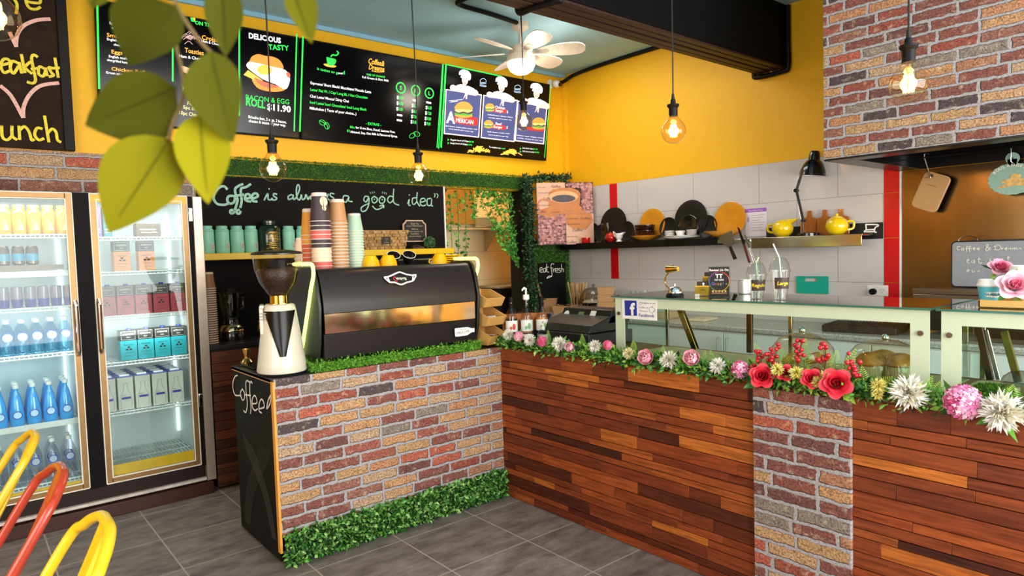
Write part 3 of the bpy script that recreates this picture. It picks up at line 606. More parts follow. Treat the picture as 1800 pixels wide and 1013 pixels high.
for s_,p,q_,h_,ZZ in (('Beef, lettuce, cheese, pickles, tomato, onion',(75,660),(385,695),12,Z),('house sauce & sauce on your way',(105,688),(345,718),12,Z),('Chicken',(58,438),(155,450),30,Y),('Burger',(62,470),(140,480),28,Y),('Beef',(62,605),(122,612),28,Y),('Burger',(42,635),(130,645),28,Y),('$',(176,485),(188,487),26,Y),('$',(172,642),(184,644),26,Y),
 ('Regular bowl of Chips',(122,800),(300,816),17,Z),('Large bowl of Chips',(120,832),(283,846),17,Z),('Soft drink Cans',(335,848),(442,857),15,Y),('Still natural water',(335,880),(455,890),15,Y),('To complete your',(-5,838),(115,850),17,Y),
 ('Grilled breast, lettuce, cheese',(-20,505),(235,535),11,Y),('tomato, sauce to your way',(-10,535),(225,562),11,Y),('Beef, cheese, tomato, onion',(-20,680),(205,700),11,Y),('pickles & sauce to your way',(-10,710),(190,732),11,Y),('lettuce, beef, cheese, onion',(278,715),(545,745),11,Y),('pickles, tomato & your way',(285,742),(540,772),11,Y)): tx(F,b,s_,p,q_,h_,ZZ,y=-.005)
wr(F,b,[[(105,408),(240,395)],[(115,420),(190,412)]],.004,5.63,(770,105),-.005,0)
b.build('white_print',EW,t)
b=MB()
for cx_,cy_,ZZ in ((443,225,Z),(285,238,Y)):
    for L in ([(-28,0),(-25,-25),(0,-38),(25,-28),(30,0),(-28,0)],[(-32,8),(32,12)],[(-30,22),(28,32),(26,42),(-26,34),(-30,22)]): wr(F,b,[[(cx_+x,cy_+y) for x,y in L]],.005,ZZ[0],ZZ[1:],-.003,2)
b.build('burger_outline',EBL,t)
b=MB(); r=random.Random(3)
for cx_,cy_,ZZ in ((410,890,Z),(220,885,Y)):
    for k in range(34):
        a=r.gauss(0,42); x=cx_+a; y=cy_+20-r.random()*max(4,52-abs(a)*.55); th=r.uniform(-.6,.6); wr(F,b,[[(x-24*cos(th),y-24*sin(th)),(x+24*cos(th),y+24*sin(th))]],.011,ZZ[0],ZZ[1:],-.003-.0001*k,0)
b.build('fries_picture',em('#dfa93c',.8),t)
# --- middle screen: coffee
F,t=screen((2.308,5.5,2.628),1.405,H3,'middle menu screen listing coffees with green prices')
Z=(5.333,525,60); Y=(5.33,625,80)
b=MB(); wr(F,b,[[(40,20),(10,915)],],.014,5.333,(525,60),-.002,0); wr(F,b,[[(815,175),(762,958)],[(850,175),(803,958)]],.01,5.33,(625,80),-.002,0)
for s_,p,q_,h_,ZZ in (('Latte/ Flat W. / Cap/ Long BL / Hot Chocolate',(108,530),(645,608),26,Z),('Iced Latte/ Iced Chocolate/ Iced Long Black',(105,650),(635,720),26,Z),('FREE OF CHARGE',(103,280),(275,305),18,Y),('- EXTRAS -',(95,742),(240,758),26,Y),('80c',(480,880),(525,887),22,Z),('$1',(452,915),(478,918),22,Z),('it tastes so g',(172,335),(365,375),26,Z),('d',(412,376),(432,378),34,Z),
  ('4.50',(408,502),(447,508),30,Y),('4.90',(405,556),(445,562),30,Y),('5.00',(402,608),(440,615),30,Y),('5.5',(545,578),(575,582),30,Y),('6.5',(543,630),(572,635),30,Y),('7.00',(540,680),(575,686),30,Y),('8.00',(538,730),(572,736),30,Y),('6.50',(676,596),(710,602),30,Y),('7.50',(673,648),(708,654),30,Y),('8.00',(670,698),(705,704),30,Y),('9.00',(666,746),(700,752),30,Y)): tx(F,b,s_,p,q_,h_,ZZ,bold=.01)
for x,y,c in ((423,397,'S'),(562,423,'R'),(690,447,'L')):
    u,w=F.uv(x/Y[0]+625,y/Y[0]+80); b.stroke([(u+.046*cos(k*pi/8),w+.046*sin(k*pi/8)) for k in range(16)],.012,-.002,smooth=3,closed=True); b.text(c,u,w-.018,.036,y=-.002,bold=.02,align='CENTER')
pg(F,b,[(258,215),(335,232),(330,280),(312,300),(282,295),(265,265)],Z,-.003); wr(F,b,[[(335,238),(345,250),(335,275),(318,282)],[(300,212),(318,195),(350,200),(372,178),(355,160)]],.012,5.333,(525,60),-.003)
for cx_,cy_,rt in ((222,830,.5),(262,860,1.2)):
    wr(F,b,[[(cx_+32*cos(a)*cos(rt)-22*sin(a)*sin(rt),cy_+32*cos(a)*sin(rt)+22*sin(a)*cos(rt)) for a in [k*pi/6 for k in range(13)]],[(cx_-28*cos(rt),cy_-28*sin(rt)),(cx_+4,cy_-4),(cx_+28*cos(rt),cy_+28*sin(rt))]],.004,5.333,(525,60),-.003,3)
for cx_,cy_,rt in ((530,845,-.6),(572,830,.4)): wr(F,b,[[(cx_+30*cos(a)*cos(rt)-20*sin(a)*sin(rt),cy_+30*cos(a)*sin(rt)+20*sin(a)*cos(rt)) for a in [k*pi/6 for k in range(13)]]],.004,5.33,(625,80),-.003,3)
b.build('green_print',EG,t); b=MB()
for s_,p,q_,h_,ZZ in (('Espresso/ Short Black/ Macchiato/ Piccolo Latte',(110,468),(678,556),26,Z),('Chai Latte/ Mocca/ Dirty Chai',(105,592),(468,642),26,Z),('Milkshakes ( Taste of your choice...)',(103,705),(540,760),26,Z),('Full Cream & Skim Milk',(62,305),(310,340),20,Y),('for X-tra Shot, Decaf, Lactose Free.',(0,778),(370,822),22,Y),('Almond, Soy, Oat Milk & Flavoured Syrup.',(-50,818),(392,862),22,Y),('oo',(368,374),(412,378),22,Z),
  ('$',(385,500),(404,503),32,Y),('$',(383,553),(402,556),32,Y),('$',(380,606),(399,609),32,Y),('$',(524,575),(542,578),32,Y),('$',(522,628),(540,631),32,Y),('$',(518,678),(536,681),32,Y),('$',(514,728),(532,731),32,Y),('$',(654,594),(672,597),32,Y),('$',(650,645),(668,648),32,Y),('$',(646,696),(664,699),32,Y),('$',(642,744),(660,747),32,Y)): tx(F,b,s_,p,q_,h_,ZZ,bold=.008)
for L in ([(388,650),(436,658)],[(386,698),(434,706)],[(534,512),(570,518)],[(662,532),(706,540)]): wr(F,b,[L],.018,5.33,(625,80),-.002,0)
b.build('white_print',EW,t); b=MB(); tx(F,b,'Coffee&',(120,168),(270,196),52,Y,bold=.02,shear=.25); tx(F,b,'Dreams',(122,222),(270,246),50,Y,bold=.02,shear=.25); wr(F,b,[[(150,236),(210,248),(268,246)]],.008,5.33,(625,80),-.002)
pg(F,b,[(232,283),(260,278),(330,292),(352,302),(330,313),(265,305)],Z,-.0025,smooth=3); b.build('orange_print',EO,t)
# --- left screen: food
F,t=screen((.842,5.5,2.628),1.452,H3,'left menu screen showing breakfast list and an egg roll')
Z=(4.222,160,0); Y=(4.605,410,30)
b=MB(); wr(F,b,[[(46,30),(60,660)],[(606,90),(606,605)],[(1100,150),(1100,860)]],.014,4.222,(160,0),-.002,0); wr(F,b,[[(513,135),(493,925)]],.012,4.605,(410,30),-.002,0)
for s_,p,q_,h_,ZZ in (('ON TREND',(772,180),(960,215),28,Z),('TASTY',(285,262),(452,272),42,Y),('ROLL',(102,712),(258,740),62,Y),('BACON & EGG',(102,668),(452,708),42,Y)): tx(F,b,s_,p,q_,h_,ZZ,bold=.0 if 'BACON' in s_ else .025)
pg(F,b,[(205,15),(240,15),(240,50),(215,45)],Z); pg(F,b,[(735,130),(770,132),(772,165),(745,160)],Z); b.build('green_print',EG,t); b=MB()
for s_,p,q_,h_,ZZ in (('Big Breakfast',(150,152),(420,188),28,Z),('Smashed Avo',(118,272),(380,305),28,Z),('Eggs Benedict',(152,396),(420,430),28,Z),('Chicken Roll',(152,522),(400,550),26,Z),('Croissant',(822,292),(1000,325),34,Z),('Toasties',(695,388),(835,412),36,Z)): tx(F,b,s_,p,q_,h_,ZZ,bold=.012)
pg(F,b,[(222,15),(246,20),(244,48),(236,40)],Z,-.003); pg(F,b,[(752,130),(774,136),(772,160),(764,150)],Z,-.003); b.build('orange_print',EO,t); b=MB()
for s_,p,q_,h_,ZZ in (('Muffins',(680,672),(808,692),30,Z),('Fish & Chips',(715,778),(900,808),28,Z),('5pc Buffalo wings',(683,806),(940,848),26,Z),('10pc Chips',(655,848),(800,870),28,Z)): tx(F,b,s_,p,q_,h_,ZZ)
b.build('yellow_print',em('#e8d98a'),t); b=MB()
for s_,p,q_,h_,ZZ in (('Egg, bacon, tomato,',(138,178),(330,208),18,Z),('spinach, toast',(155,212),(300,235),18,Z),('English muffin, eggs',(118,298),(330,330),18,Z),('cheese & avocado',(168,338),(340,362),18,Z),('English muffin, eggs',(132,425),(340,455),18,Z),('chargrilled ham',(118,452),(270,474),18,Z),('Green salad',(110,545),(240,562),18,Z),('Ham & Cheese',(820,312),(965,342),20,Z),('Ham & Cheese $',(655,425),(860,455),22,Z),('D',(250,66),(275,70),28,Z),
   ('DELICIOUS',(126,170),(385,212),44,Y),('$11.90',(275,750),(465,772),52,Y),('Brioche bun, 2 eggs, 2 bacon,',(122,818),(430,862),24,Y),('cheese & sauce at your way.',(125,850),(425,888),24,Y)): tx(F,b,s_,p,q_,h_,ZZ,bold=.03 if h_>40 else .008)
b.build('white_print',EW,t)
b=MB(); pg(F,b,[(135,350),(150,320),(200,300),(260,315),(320,322),(380,355),(405,420),(330,420),(140,372)],Y,-.003,smooth=3); pg(F,b,[(150,500),(230,520),(330,550),(420,585),(360,605),(270,600),(190,570)],Y,-.003,smooth=3); b.build('bun_picture',em('#e07f2c',.8),t)
b=MB(); pg(F,b,[(82,468),(118,430),(240,515),(220,535)],Y,-.0035); pg(F,b,[(190,430),(215,395),(260,390),(300,410),(310,445),(270,468),(215,460)],Y,-.006,smooth=3); b.build('cheese_and_yolk_picture',em('#eda63a',.85),t)
b=MB(); pg(F,b,[(105,395),(125,365),(200,375),(300,400),(420,430),(455,490),(450,540),(420,585),(340,545),(240,505),(140,435)],Y,-.005,smooth=3); b.build('egg_picture',em('#e6e2de',.9),t)
b=MB(); pg(F,b,[(165,490),(240,520),(330,550),(365,572),(270,570),(215,545)],Y,-.0045,smooth=3); pg(F,b,[(425,455),(450,450),(460,480),(440,490)],Y,-.0055,smooth=3); b.build('bacon_picture',em('#c9573f',.8),t)
b=MB(); r=random.Random(5)
for k in range(14): x=735+r.gauss(0,28); y=285+r.gauss(0,16); wr(F,b,[[(x-30,y+8),(x,y-14),(x+30,y+10)]],.004,4.222,(160,0),-.003)
b.build('croissant_sketch',em('#c9a49c',.6),t)
b=MB(); pg(F,b,[(668,505),(690,492),(815,545),(820,565),(790,578),(700,545)],Z,-.003,smooth=3); b.build('hotdog_picture',em('#dda27c',.75),t)
# ================================================================ BREAKFAST CHALK SIGN
F=Fr((-.3,5.49,2.41)); t=thing('chalk_menu_sign','tall dark chalk sign with yellow breakfast and lunch lettering','sign',fr=F)
MB().box((0,.01,0),(.925,.04,1.15)).build('board',mat('#2b1d15',.8,noise=.25,scale=14,spec=.2),t,smooth=0)
MB().box((.925,-.012,0),(.985,.045,1.15)).box((-.06,-.012,0),(0,.045,1.15)).box((0,-.012,1.09),(.925,.045,1.15)).build('frame',mat('#150e0a',.6,spec=.3),t,bevel=.004)
b=MB(); wr(F,b,[[(-55,470),(-55,370)],[(-40,400),(-25,385)],[(5,415),(62,400),(50,378),(20,380),(5,420),(25,462),(62,450)],[(118,405),(80,390),(65,430),(85,468),(118,420)],[(120,395),(138,468)],[(135,345),(158,465)],[(195,392),(160,430),(205,470)],[(240,365),(215,350),(200,370),(212,440),(225,510),(205,530),(170,520)],[(195,440),(245,435)],[(285,440),(250,425),(245,470),(275,485),(290,445)],[(288,430),(300,485)],[(335,435),(310,430),(325,460),(340,480),(308,488)],[(348,368),(370,495)],[(325,435),(380,432)],
 [(10,800),(15,870),(45,890),(75,865)],[(75,800),(78,865),(110,890)],[(120,800),(125,890)],[(122,830),(155,805),(185,840),(200,890),(218,885)],[(270,820),(235,815),(220,855),(245,890),(280,880)],[(282,735),(310,905)],[(300,850),(330,820),(355,840),(365,890),(388,905)],
 [(160,10),(250,20),(245,-20),(200,-30),(165,5),(185,50),(225,60),(258,45)],[(85,-10),(108,30),(102,90)]],.02,3.614,(0,0),-.004); b.build('yellow_chalk_lettering',mat('#e9d544',.9,noise=.2,scale=90),t)
b=MB(); wr(F,b,[[(60,205),(105,300)],[(100,295),(110,220),(150,165),(230,130),(320,122)],[(0,545),(70,610),(148,750)],[(148,750),(150,680),(190,600),(260,545),(375,528)]],.026,3.614,(0,0),-.004); b.build('pink_chalk_arrows',mat('#e3b3a6',.9,noise=.2,scale=90),t)
# ================================================================ MOSS BAND, CHALKBOARD
MOSS=tintmat(['#22420f','#336218','#4a8422','#63a030','#3c7018'],.8); MOSSL=tintmat(['#3a6a12','#4e8a1a','#6aa82a','#86c03c','#437a16'],.7)
def mossbox(mb,a,b,n,size,faces,m=0,asp=.3):
    A=np.array(a); B=np.array(b)
    for ax,sgn,sh in faces:
        k=int(n*sh); P=RN.uniform(A,B,(k,3)); P[:,ax]=B[ax] if sgn>0 else A[ax]; N=np.zeros((k,3)); N[:,ax]=sgn; leafcloud(mb,P,N,size,asp,.2,None,.55,.3,m)
    return mb
b=MB().box((1.46,5.528,2.305),(4.9,5.549,2.43)); mossbox(b,(1.46,5.525,2.3),(4.9,5.54,2.438),11000,.019,[(1,-1,1),(2,1,.12),(2,-1,.1)])
tag(b.build('moss_strip',MOSS,tint=True,smooth=0),'long green moss strip along wall above the coffee chalkboard','moss strip')
F=Fr((1.46,5.525,1.03)); t=thing('quote_chalkboard','long black chalkboard reading coffee is always a good idea','chalkboard',fr=F)
MB().box((0,.004,0),(2.285,.024,1.262)).build('board',mat('#0f0b0a',.75,noise=.15,scale=8,spec=.2),t,smooth=0); MB().box((2.285,-.004,.2),(2.3,.024,1.262)).build('white_edge',WHITE,t)
CG=mat('#9cc7b4',.9,noise=.25,scale=60); b=MB(); z1=(6.333,(340,290)); z2=(5.629,(560,300))
wr(F,b,[[(378,275),(340,240),(290,250),(235,310),(225,380),(265,435),(340,445),(385,430)],[(440,345),(390,350),(375,395),(405,432),(450,415),(460,360),(440,345)],[(552,212),(500,235),(462,270),(470,330),(490,390),(470,470),(455,505)],[(637,212),(590,245),(530,265),(528,330),(535,400),(520,480)],[(470,345),(560,330)],[(440,500),(410,510),(415,540),(445,535),(450,510)],[(515,500),(480,510),(485,540),(515,540),(522,512)],[(580,375),(630,365),(620,330),(585,330),(570,370),(590,400),(640,410)],[(655,380),(715,350),(700,320),(665,325),(645,370),(665,405),(710,408)]],.022,*z1)
wr(F,b,[[(785,395),(825,320),(830,380),(855,390),(880,370)],[(835,270),(846,266)],[(930,330),(895,320),(890,345),(925,370),(905,392),(860,385)],[(1095,330),(1055,350),(1060,385),(1105,365),(1105,330),(1115,385),(1140,370)],[(1140,370),(1180,270),(1165,220),(1145,260),(1150,360),(1180,390),(1200,330)],[(1200,330),(1210,385),(1240,370),(1250,330),(1275,385),(1290,350)],[(1390,335),(1345,320),(1302,352),(1318,390),(1370,378),(1392,338),(1396,382),(1425,388)]],.014,*z1)
wr(F,b,[[(20,240),(50,280),(70,235)],[(95,230),(60,330)],[(155,232),(120,225),(115,250),(150,275),(120,298),(90,280)],[(295,255),(250,250),(240,295),(270,312),(300,260),(295,300),(335,308)],[(495,260),(460,255),(445,290),(470,310),(495,265),(495,330),(470,390),(430,405),(420,370),(460,340),(500,325)],[(550,255),(525,275),(535,315),(565,315),(580,280),(550,255)],[(625,255),(600,280),(605,318),(640,320),(655,280),(625,255)],[(735,260),(700,255),(680,290),(705,320),(740,290)],[(742,180),(740,310),(795,342)],[(530,350),(570,385),(620,370),(640,342)],[(600,352),(640,342),(642,372)],[(545,282),(556,286)],[(622,286),(634,290)]],.013,*z2)
for k in range(3): wr(F,b,[[(505+k*20,212-k*3),(517+k*19,230-k*3)],[(628+k*18,208+k*4),(632+k*19,228+k*5)]],.006,*z2,smooth=0)
wr(F,b,[[(880,330),(895,285),(890,340),(910,345)],[(893,245),(900,238)],[(965,270),(930,275),(925,320),(945,335),(975,300)],[(975,215),(970,300),(1000,355)],[(1005,315),(1055,300),(1040,275),(1010,285),(1005,330),(1030,350),(1060,340)],[(1110,275),(1075,285),(1075,340),(1110,340),(1118,280),(1115,345),(1130,350)]],.013,*z2)
wr(F,b,[[(1140,225),(1152,240),(1142,265)],[(1165,228),(1180,245),(1170,272)]],.01,*z2); b.build('chalk_lettering',CG,t)
# ================================================================ YELLOW SHELF AND WHAT STANDS ON IT
YS=mat('#e8bd10',.35,noise=.03)
tag(MB().box((1.42,5.335,1.63),(3.72,5.524,1.682)).build('wall_shelf',YS,bevel=.004),'long yellow floating shelf below the chalk quote','shelf')
MINT=mat('#8fd0b4',.4,noise=.03)
for i,x in enumerate((1.495,1.606,1.717,1.826,2.13,2.25)):
    if i==0:
        k0=k=thing('canister','','canister',(0,0,0),0,'mint canisters on the yellow shelf')
        MB().lathe([(0,0),(.05,0),(.052,.004),(.052,.172),(.05,.18),(.04,.192),(.04,.196),(.042,.198),(.042,.208),(.038,.212),(0,.212)],n=28).build('canister_body',MINT,k)
        MB().lathe([(.0528,.166),(.0528,.171)],n=28).build('lid_seam',mat('#6fb096',.5),k)
        k2=MB().box((-.016,-.0535,.028),(.016,-.051,.078)).build('paper_label',mat('#cfc8b8',.6),k); b=MB()
        for z in (.068,.058,.048,.038): b.stroke([(-.011,z),(.011,z)],.004,-.0542,smooth=0)
        b.build('label_print',mat('#5f5a52',.6),k2)
    else: k=dup(k0)
    k.location=(x,5.435,1.682); k.rotation_euler=(0,0,.55); k['label']='mint green canister, %s along the yellow shelf from the fridge'%(ordn+['sixth'])[i]
t=thing('tea_canister','large dark green canister with gold print among mint ones','canister',(1.972,5.432,1.682))
MB().lathe([(0,0),(.085,0),(.088,.006),(.088,.19),(.08,.208),(.055,.222),(.055,.228),(.06,.232),(.06,.25),(.05,.258),(0,.26)],n=32).build('canister_body',mat('#16281b',.15,coat=.5,noise=.15),t)
b=MB(); r=random.Random(2)
for k in range(26):
    z=.025+.0055*k; x0=r.uniform(-.055,-.01); x1=r.uniform(.01,.06); b.stroke([(x0,z),((x0+x1)/2,z+r.uniform(-.004,.004)),(x1,z)],.003,0)
b.v=[(x,-math.sqrt(max(1e-6,.0888**2-x*x))-.001+y,z) for x,y,z in b.v]; b.build('gold_print',mat('#c9a54a',.35,.4,noise=.4,scale=50),t)
# woven basket
t=thing('storage_basket','woven tan basket with black plaque on the yellow shelf','basket',(2.99,5.43,1.682))
b=MB(); hw0,hw1=.2,.235
for r_ in range(6):
    z0=.028*r_; a=hw0+(hw1-hw0)*r_/6
    for i in range(11):
        x=-a+2*a*(i+.5*(r_%2))/11; x1=min(x+2*a/11-.003,a)
        if x1-x>.008: b.box((x,-.08-.006*((i+r_)%2)-.006*r_/6,z0+.001),(x1,-.07,z0+.027),t=random.random())
b.prism([(-hw0,0),(hw0,0),(hw1,.168),(-hw1,.168)],-.074,.08,t=.3); b.tube([(-hw1,-.085,.168),(hw1,-.085,.168),(hw1,.08,.168),(-hw1,.08,.168)],.006,6,True,t=.8)
b.build('woven_body',tintmat(['#9a7440','#b98f52','#c9a066','#a98048'],.7,grain=(40,40,90)),t,tint=True,bevel=.002,seg=1)
p=MB().box((-.05,-.102,.05),(.035,-.093,.11)).build('plaque',mat('#191513',.4),t,bevel=.001); b=MB(); b.text('Coffee',-.008,.09,.011,y=-.1035,align='CENTER').text('&',-.008,.076,.009,y=-.1035,align='CENTER').text('Dreams',-.008,.06,.011,y=-.1035,align='CENTER').build('plaque_lettering',mat('#b59a6a',.5),p)
# small thank-you sign
F=Fr((3.24,5.47,1.75)); t=thing('thank_you_sign','small black notched plaque with pale border on the chalkboard','sign',fr=F)
def notch(w,h,c): return [(c,0),(w-c,0),(w-c*.6,c*.6),(w,c),(w,h-c),(w-c*.6,h-c*.6),(w-c,h),(c,h),(c*.6,h-c*.6),(0,h-c),(0,c),(c*.6,c*.6)]
MB().prism(notch(.255,.205,.035),.0,.01).build('border',mat('#c9a78c',.5),t); MB().prism([(x*.9+.0127,z*.9+.0102) for x,z in notch(.255,.205,.035)],-.002,.002).build('plaque',mat('#17120f',.5),t)
b=MB(); 
for s_,z,h_,w_ in (('Thank You',.165,.013,.09),('for your "Coffee & Dreams"',.145,.011,.18),('Follow us',.115,.012,.07),('Facebook - Instagram - Web',.093,.01,.18),('Food delivery',.07,.012,.09),('Ubereats, Menulog',.048,.01,.13)): b.text(s_,.127-w_/2,z,h_,w=w_,y=-.0035,shear=.2)
b.build('lettering',mat('#d9c8a0',.6),t)
t=thing('topiary_ball','small clipped green topiary ball on the yellow shelf','plant',(3.49,5.41,1.682)); b=MB().sph((0,0,.058),.045); n=700; P=RN.normal(0,1,(n,3)); P/=np.linalg.norm(P,axis=1)[:,None]; leafcloud(b,P*.047+[0,0,.058],P,.014,.6)
b.build('foliage',tintmat(['#1c3a1c','#2f5a2a','#4a7d3c','#7aa864'],.5),t,tint=True,smooth=0); MB().cyl((0,0,0),(0,0,.016),.022,.026).build('base',BLK,t)
tag(MB().box((-.07,-.02,0),(.05,.03,.02)).stroke([(-.08,.02),(-.03,.035),(.02,.02)],.008,-.02).build('potpourri_tray',mat('#3b2a1c',.7,noise=.4),loc=(3.36,5.4,1.682)),'small dark tray of dried sticks beside the topiary','tray')
# ================================================================ HATCH: VINES, POST IVY, KITCHEN SHELF
VINE=tintmat(['#2f6a1e','#3f8a28','#57a834','#7cc44a','#347026'],.45); IVY=tintmat(['#0d1f0e','#16321a','#234a26','#3a6b3c','#12281a'],.4)
def vine(name,lab,pts,y,n,size,mt=VINE,th=.003,grp=None,spread=.03):
    P=catmull([at(p[0],p[1],y=y) for p in pts],8); b=MB().tube(P,th,5,t=.0)
    idx=RN.uniform(0,len(P)-1.001,n); Q=np.array([P[int(i)].lerp(P[int(i)+1],i-int(i)) for i in idx]); N=RN.normal(0,1,(n,3)); N[:,2]*=.5; N/=np.linalg.norm(N,axis=1)[:,None]
    leafcloud(b,Q+N*spread*RN.uniform(0,.4,(n,1)),N,size,.8,.2,None,.5)
    return tag(b.build(name,mt,tint=True,smooth=0),lab,'vine',grp)
hv='straight leafy strand hanging in the hatch, %s from the chalkboard'
for i,(pts,n) in enumerate((([(780,330),(781,380),(782,452)],40),([(791,345),(793,400),(795,450)],40),([(803,332),(806,400),(806,452)],44),([(817,335),(819,400),(819,458)],42),([(826,332),(832,360),(834,385)],40),([(840,332),(838,360),(834,384)],40))): vine('hanging_vine',hv%(ordn+['sixth'])[i],pts,5.56+.01*i,n,.042,grp='leafy strands in the hatch')
for i,(pts,n) in enumerate((([(840,333),(862,385),(885,430),(914,466)],130),([(852,334),(872,390),(896,435),(916,470)],150),([(864,335),(884,390),(903,435),(917,470)],160),([(874,337),(890,390),(908,430),(918,468)],165),([(884,338),(899,390),(912,430),(919,465)],165),([(895,338),(908,385),(915,420),(919,455)],150))): vine('swept_vine','green vine tied towards the dark post, %s from its left edge'%(ordn+['sixth'])[i],pts,5.57+.012*i,n,.045,grp='vines swept to the post')
def mass(pts,y,n,size,spread,mb=None,zs=1):
    P=catmull([at(p[0],p[1],y=y) for p in pts],10); mb=mb or MB(); idx=RN.uniform(0,len(P)-1.001,n); Q=np.array([P[int(i)].lerp(P[int(i)+1],i-int(i)) for i in idx]); N=RN.normal(0,1,(n,3)); N[:,1]-=.7; N/=np.linalg.norm(N,axis=1)[:,None]
    mb.tube(P,.012,6); O=RN.normal(0,spread,(n,3)); O[:,1]=np.minimum(O[:,1],.03); leafcloud(mb,Q+O,N,size,.5,.25); return mb
b=mass([(925,318),(928,370),(930,430),(932,490),(938,540)],5.4,1900,.046,.028); mass([(918,318),(950,314),(975,313),(1000,312)],5.44,420,.05,.02,b)
tag(b.build('ivy_garland',IVY,tint=True,smooth=0),'dark ivy garland climbing the black hatch post','ivy')
b=MB().box((4.87,5.525,.97),(5.452,5.549,1.75)); mossbox(b,(4.88,5.52,.98),(5.452,5.55,1.75),4200,.03,[(1,-1,1),(0,1,.08)])
tag(b.build('moss_backing',MOSS,tint=True,smooth=0),'green moss backing behind the eat fresh board','moss wall')
# eat fresh board
a=at(947,460,y=5.49); F=Fr((a.x,5.49,.965)); u1,w1=F.uv(994,461); t=thing('eat_fresh_board','black chalkboard reading eat fresh on the bench corner','chalkboard',fr=F)
MB().box((0,.0,0),(u1,.018,w1)).build('board',mat('#0f0e0d',.75,noise=.15,spec=.2),t,bevel=.002); b=MB()
wr(F,b,[[(378,352),(412,345),(405,318),(382,325),(378,365),(400,382),(420,375)],[(460,325),(430,335),(430,378),(455,370),(462,330),(465,378)],[(472,265),(478,365),(505,380)],[(460,312),(500,310)],[(572,270),(545,265),(530,290),(540,370),(545,430),(520,445),(475,462),(500,435),(545,432)],[(525,325),(560,322)],[(560,335),(565,380)],[(563,350),(590,325)],[(590,355),(625,350),(615,325),(592,340),(595,375),(630,380)],[(665,330),(640,328),(640,348),(662,358),(655,382),(632,380)],[(675,265),(678,378)],[(680,340),(702,335),(706,380)]],.009,7.794,(900,430)); b.build('chalk_lettering',CHALK,t)
# kitchen seen through the hatch
a=at(822,402,y=6.3); F=Fr((a.x-.35,6.1,a.z)); t=thing('kitchen_shelf','pale shelf holding plates seen through the hatch','shelf',fr=F)
MB().box((0,0,-.02),(1.3,.255,0)).build('shelf_board',mat('#cdbf95',.4),t); MB().prism([(.24,-.02),(.0,-.02),(.24,-.27)],.62,.64,'x').build('bracket',mat('#b8a274',.4),t)
for i in range(7):
    if i==0: k0=k=tag(MB().lathe([(0,0),(.08,0),(.14,.018),(.142,.022),(.08,.006),(0,.005)],n=30).build('dinner_plate',mat('#e3dcc3',.3)),'','plate','white plates stacked on the kitchen shelf')
    else: k=dup(k0)
    k.location=(a.x+.21,6.22,a.z+.0165*i); k['label']='white plate in the hatch stack, %s from the bottom'%(ordn+['sixth','topmost'])[i]
q=at(893,520,y=6.0); t=thing('kitchen_appliance','black boxy appliance with pale top in the hatch','appliance',(q.x-.17,5.95,.0)); MB().box((0,0,0),(.5,.36,q.z+.09)).build('appliance_body',BLK,t,bevel=.02); MB().box((-.01,-.01,q.z+.09),(.51,.37,q.z+.12)).build('pale_top',mat('#8f8468',.4),t,bevel=.01)
tag(MB().box((0,0,0),(.62,.06,.62)).build('plywood_board',mat('#94702e',.5,stretch=(3,3,20),noise=.2),loc=(4.06,6.27,a.z+.05),bevel=.003),'golden plywood board behind vines above the hatch shelf','board')
# ================================================================ HEDGE AND MOSS OF THE COFFEE COUNTER
HED=tintmat(['#14330f','#235018','#387526','#5fa03c','#a2cf74','#2b5f1c'],.38)
b=MB().box((.0,0,0),(1.5,.03,.14)); n=4200; P=RN.uniform([0,-.012,.008],[1.5,.03,.168],(n,3)); N=np.tile([0,-1.,.25],(n,1)); leafcloud(b,P,N,.034,.62,.25,None,.7,.2)
P=RN.uniform([0,-.005,.15],[1.5,.03,.175],(500,3)); leafcloud(b,P,np.tile([0,-.6,.6],(500,1)),.034,.6,.25,None,.7)
tag(b.build('artificial_hedge',HED,tint=True,smooth=0,loc=(1.255,3.425,0)),'strip of glossy artificial box hedge along the coffee counter foot','hedge')
b=MB().box((0,0,0),(1.12,.5,.04)); mossbox(b,(0,0,.002),(1.12,.5,.05),5200,.02,[(1,-1,.75),(2,1,.2),(0,-1,.22),(0,1,.1)],asp=.35)
tag(b.build('moss_mat',MOSSL,tint=True,smooth=0,loc=(1.478,3.475,.999)),'bright green moss mat under the coffee machine','moss mat')
# ================================================================ COFFEE MACHINE
MCH=mat('#211b1a',.34,noise=.04,spec=.4); DM=mat('#0f0e0e',.4,spec=.3)
X0,X1=1.555,2.6; cm=thing('coffee_machine','long black two-group coffee machine on the moss mat','coffee machine',(X0,3.5,1.05)); w=X1-X0
def curve(L): return [(q.y,q.z) for q in catmull([V((0,y,z)) for y,z in L],5)]
up=curve([(.105,.512),(.07,.495),(.035,.42),(.012,.33),(.006,.262)]); 
MB().prism([(.5,.45),(.12,.45),(.12,.5)]+up+[(.5,.262)],.0,w,'x').build('upper_panel',MCH,cm,smooth=40)
MB().box((.004,.012,.148),(w-.004,.5,.258)).build('mirror_band',mat('#c9a187',.08,1,noise=.03),cm)
MB().prism([(.014,.145),(.5,.145),(.5,.0),(.05,.0),(.03,.004)],0,w,'x').build('lower_panel',MCH,cm,smooth=20,bevel=.003)
for k,x in enumerate((.06,w-.12)):
    for y in (.09,.42): MB().cyl((x,y,-.004),(x,y,.0),.025).build('foot',DM,cm)
prof=[(.05,.0),(.02,.1),(.0,.3),(.03,.44),(.06,.5),(.09,.525),(.5,.525),(.53,.4),(.53,0)]
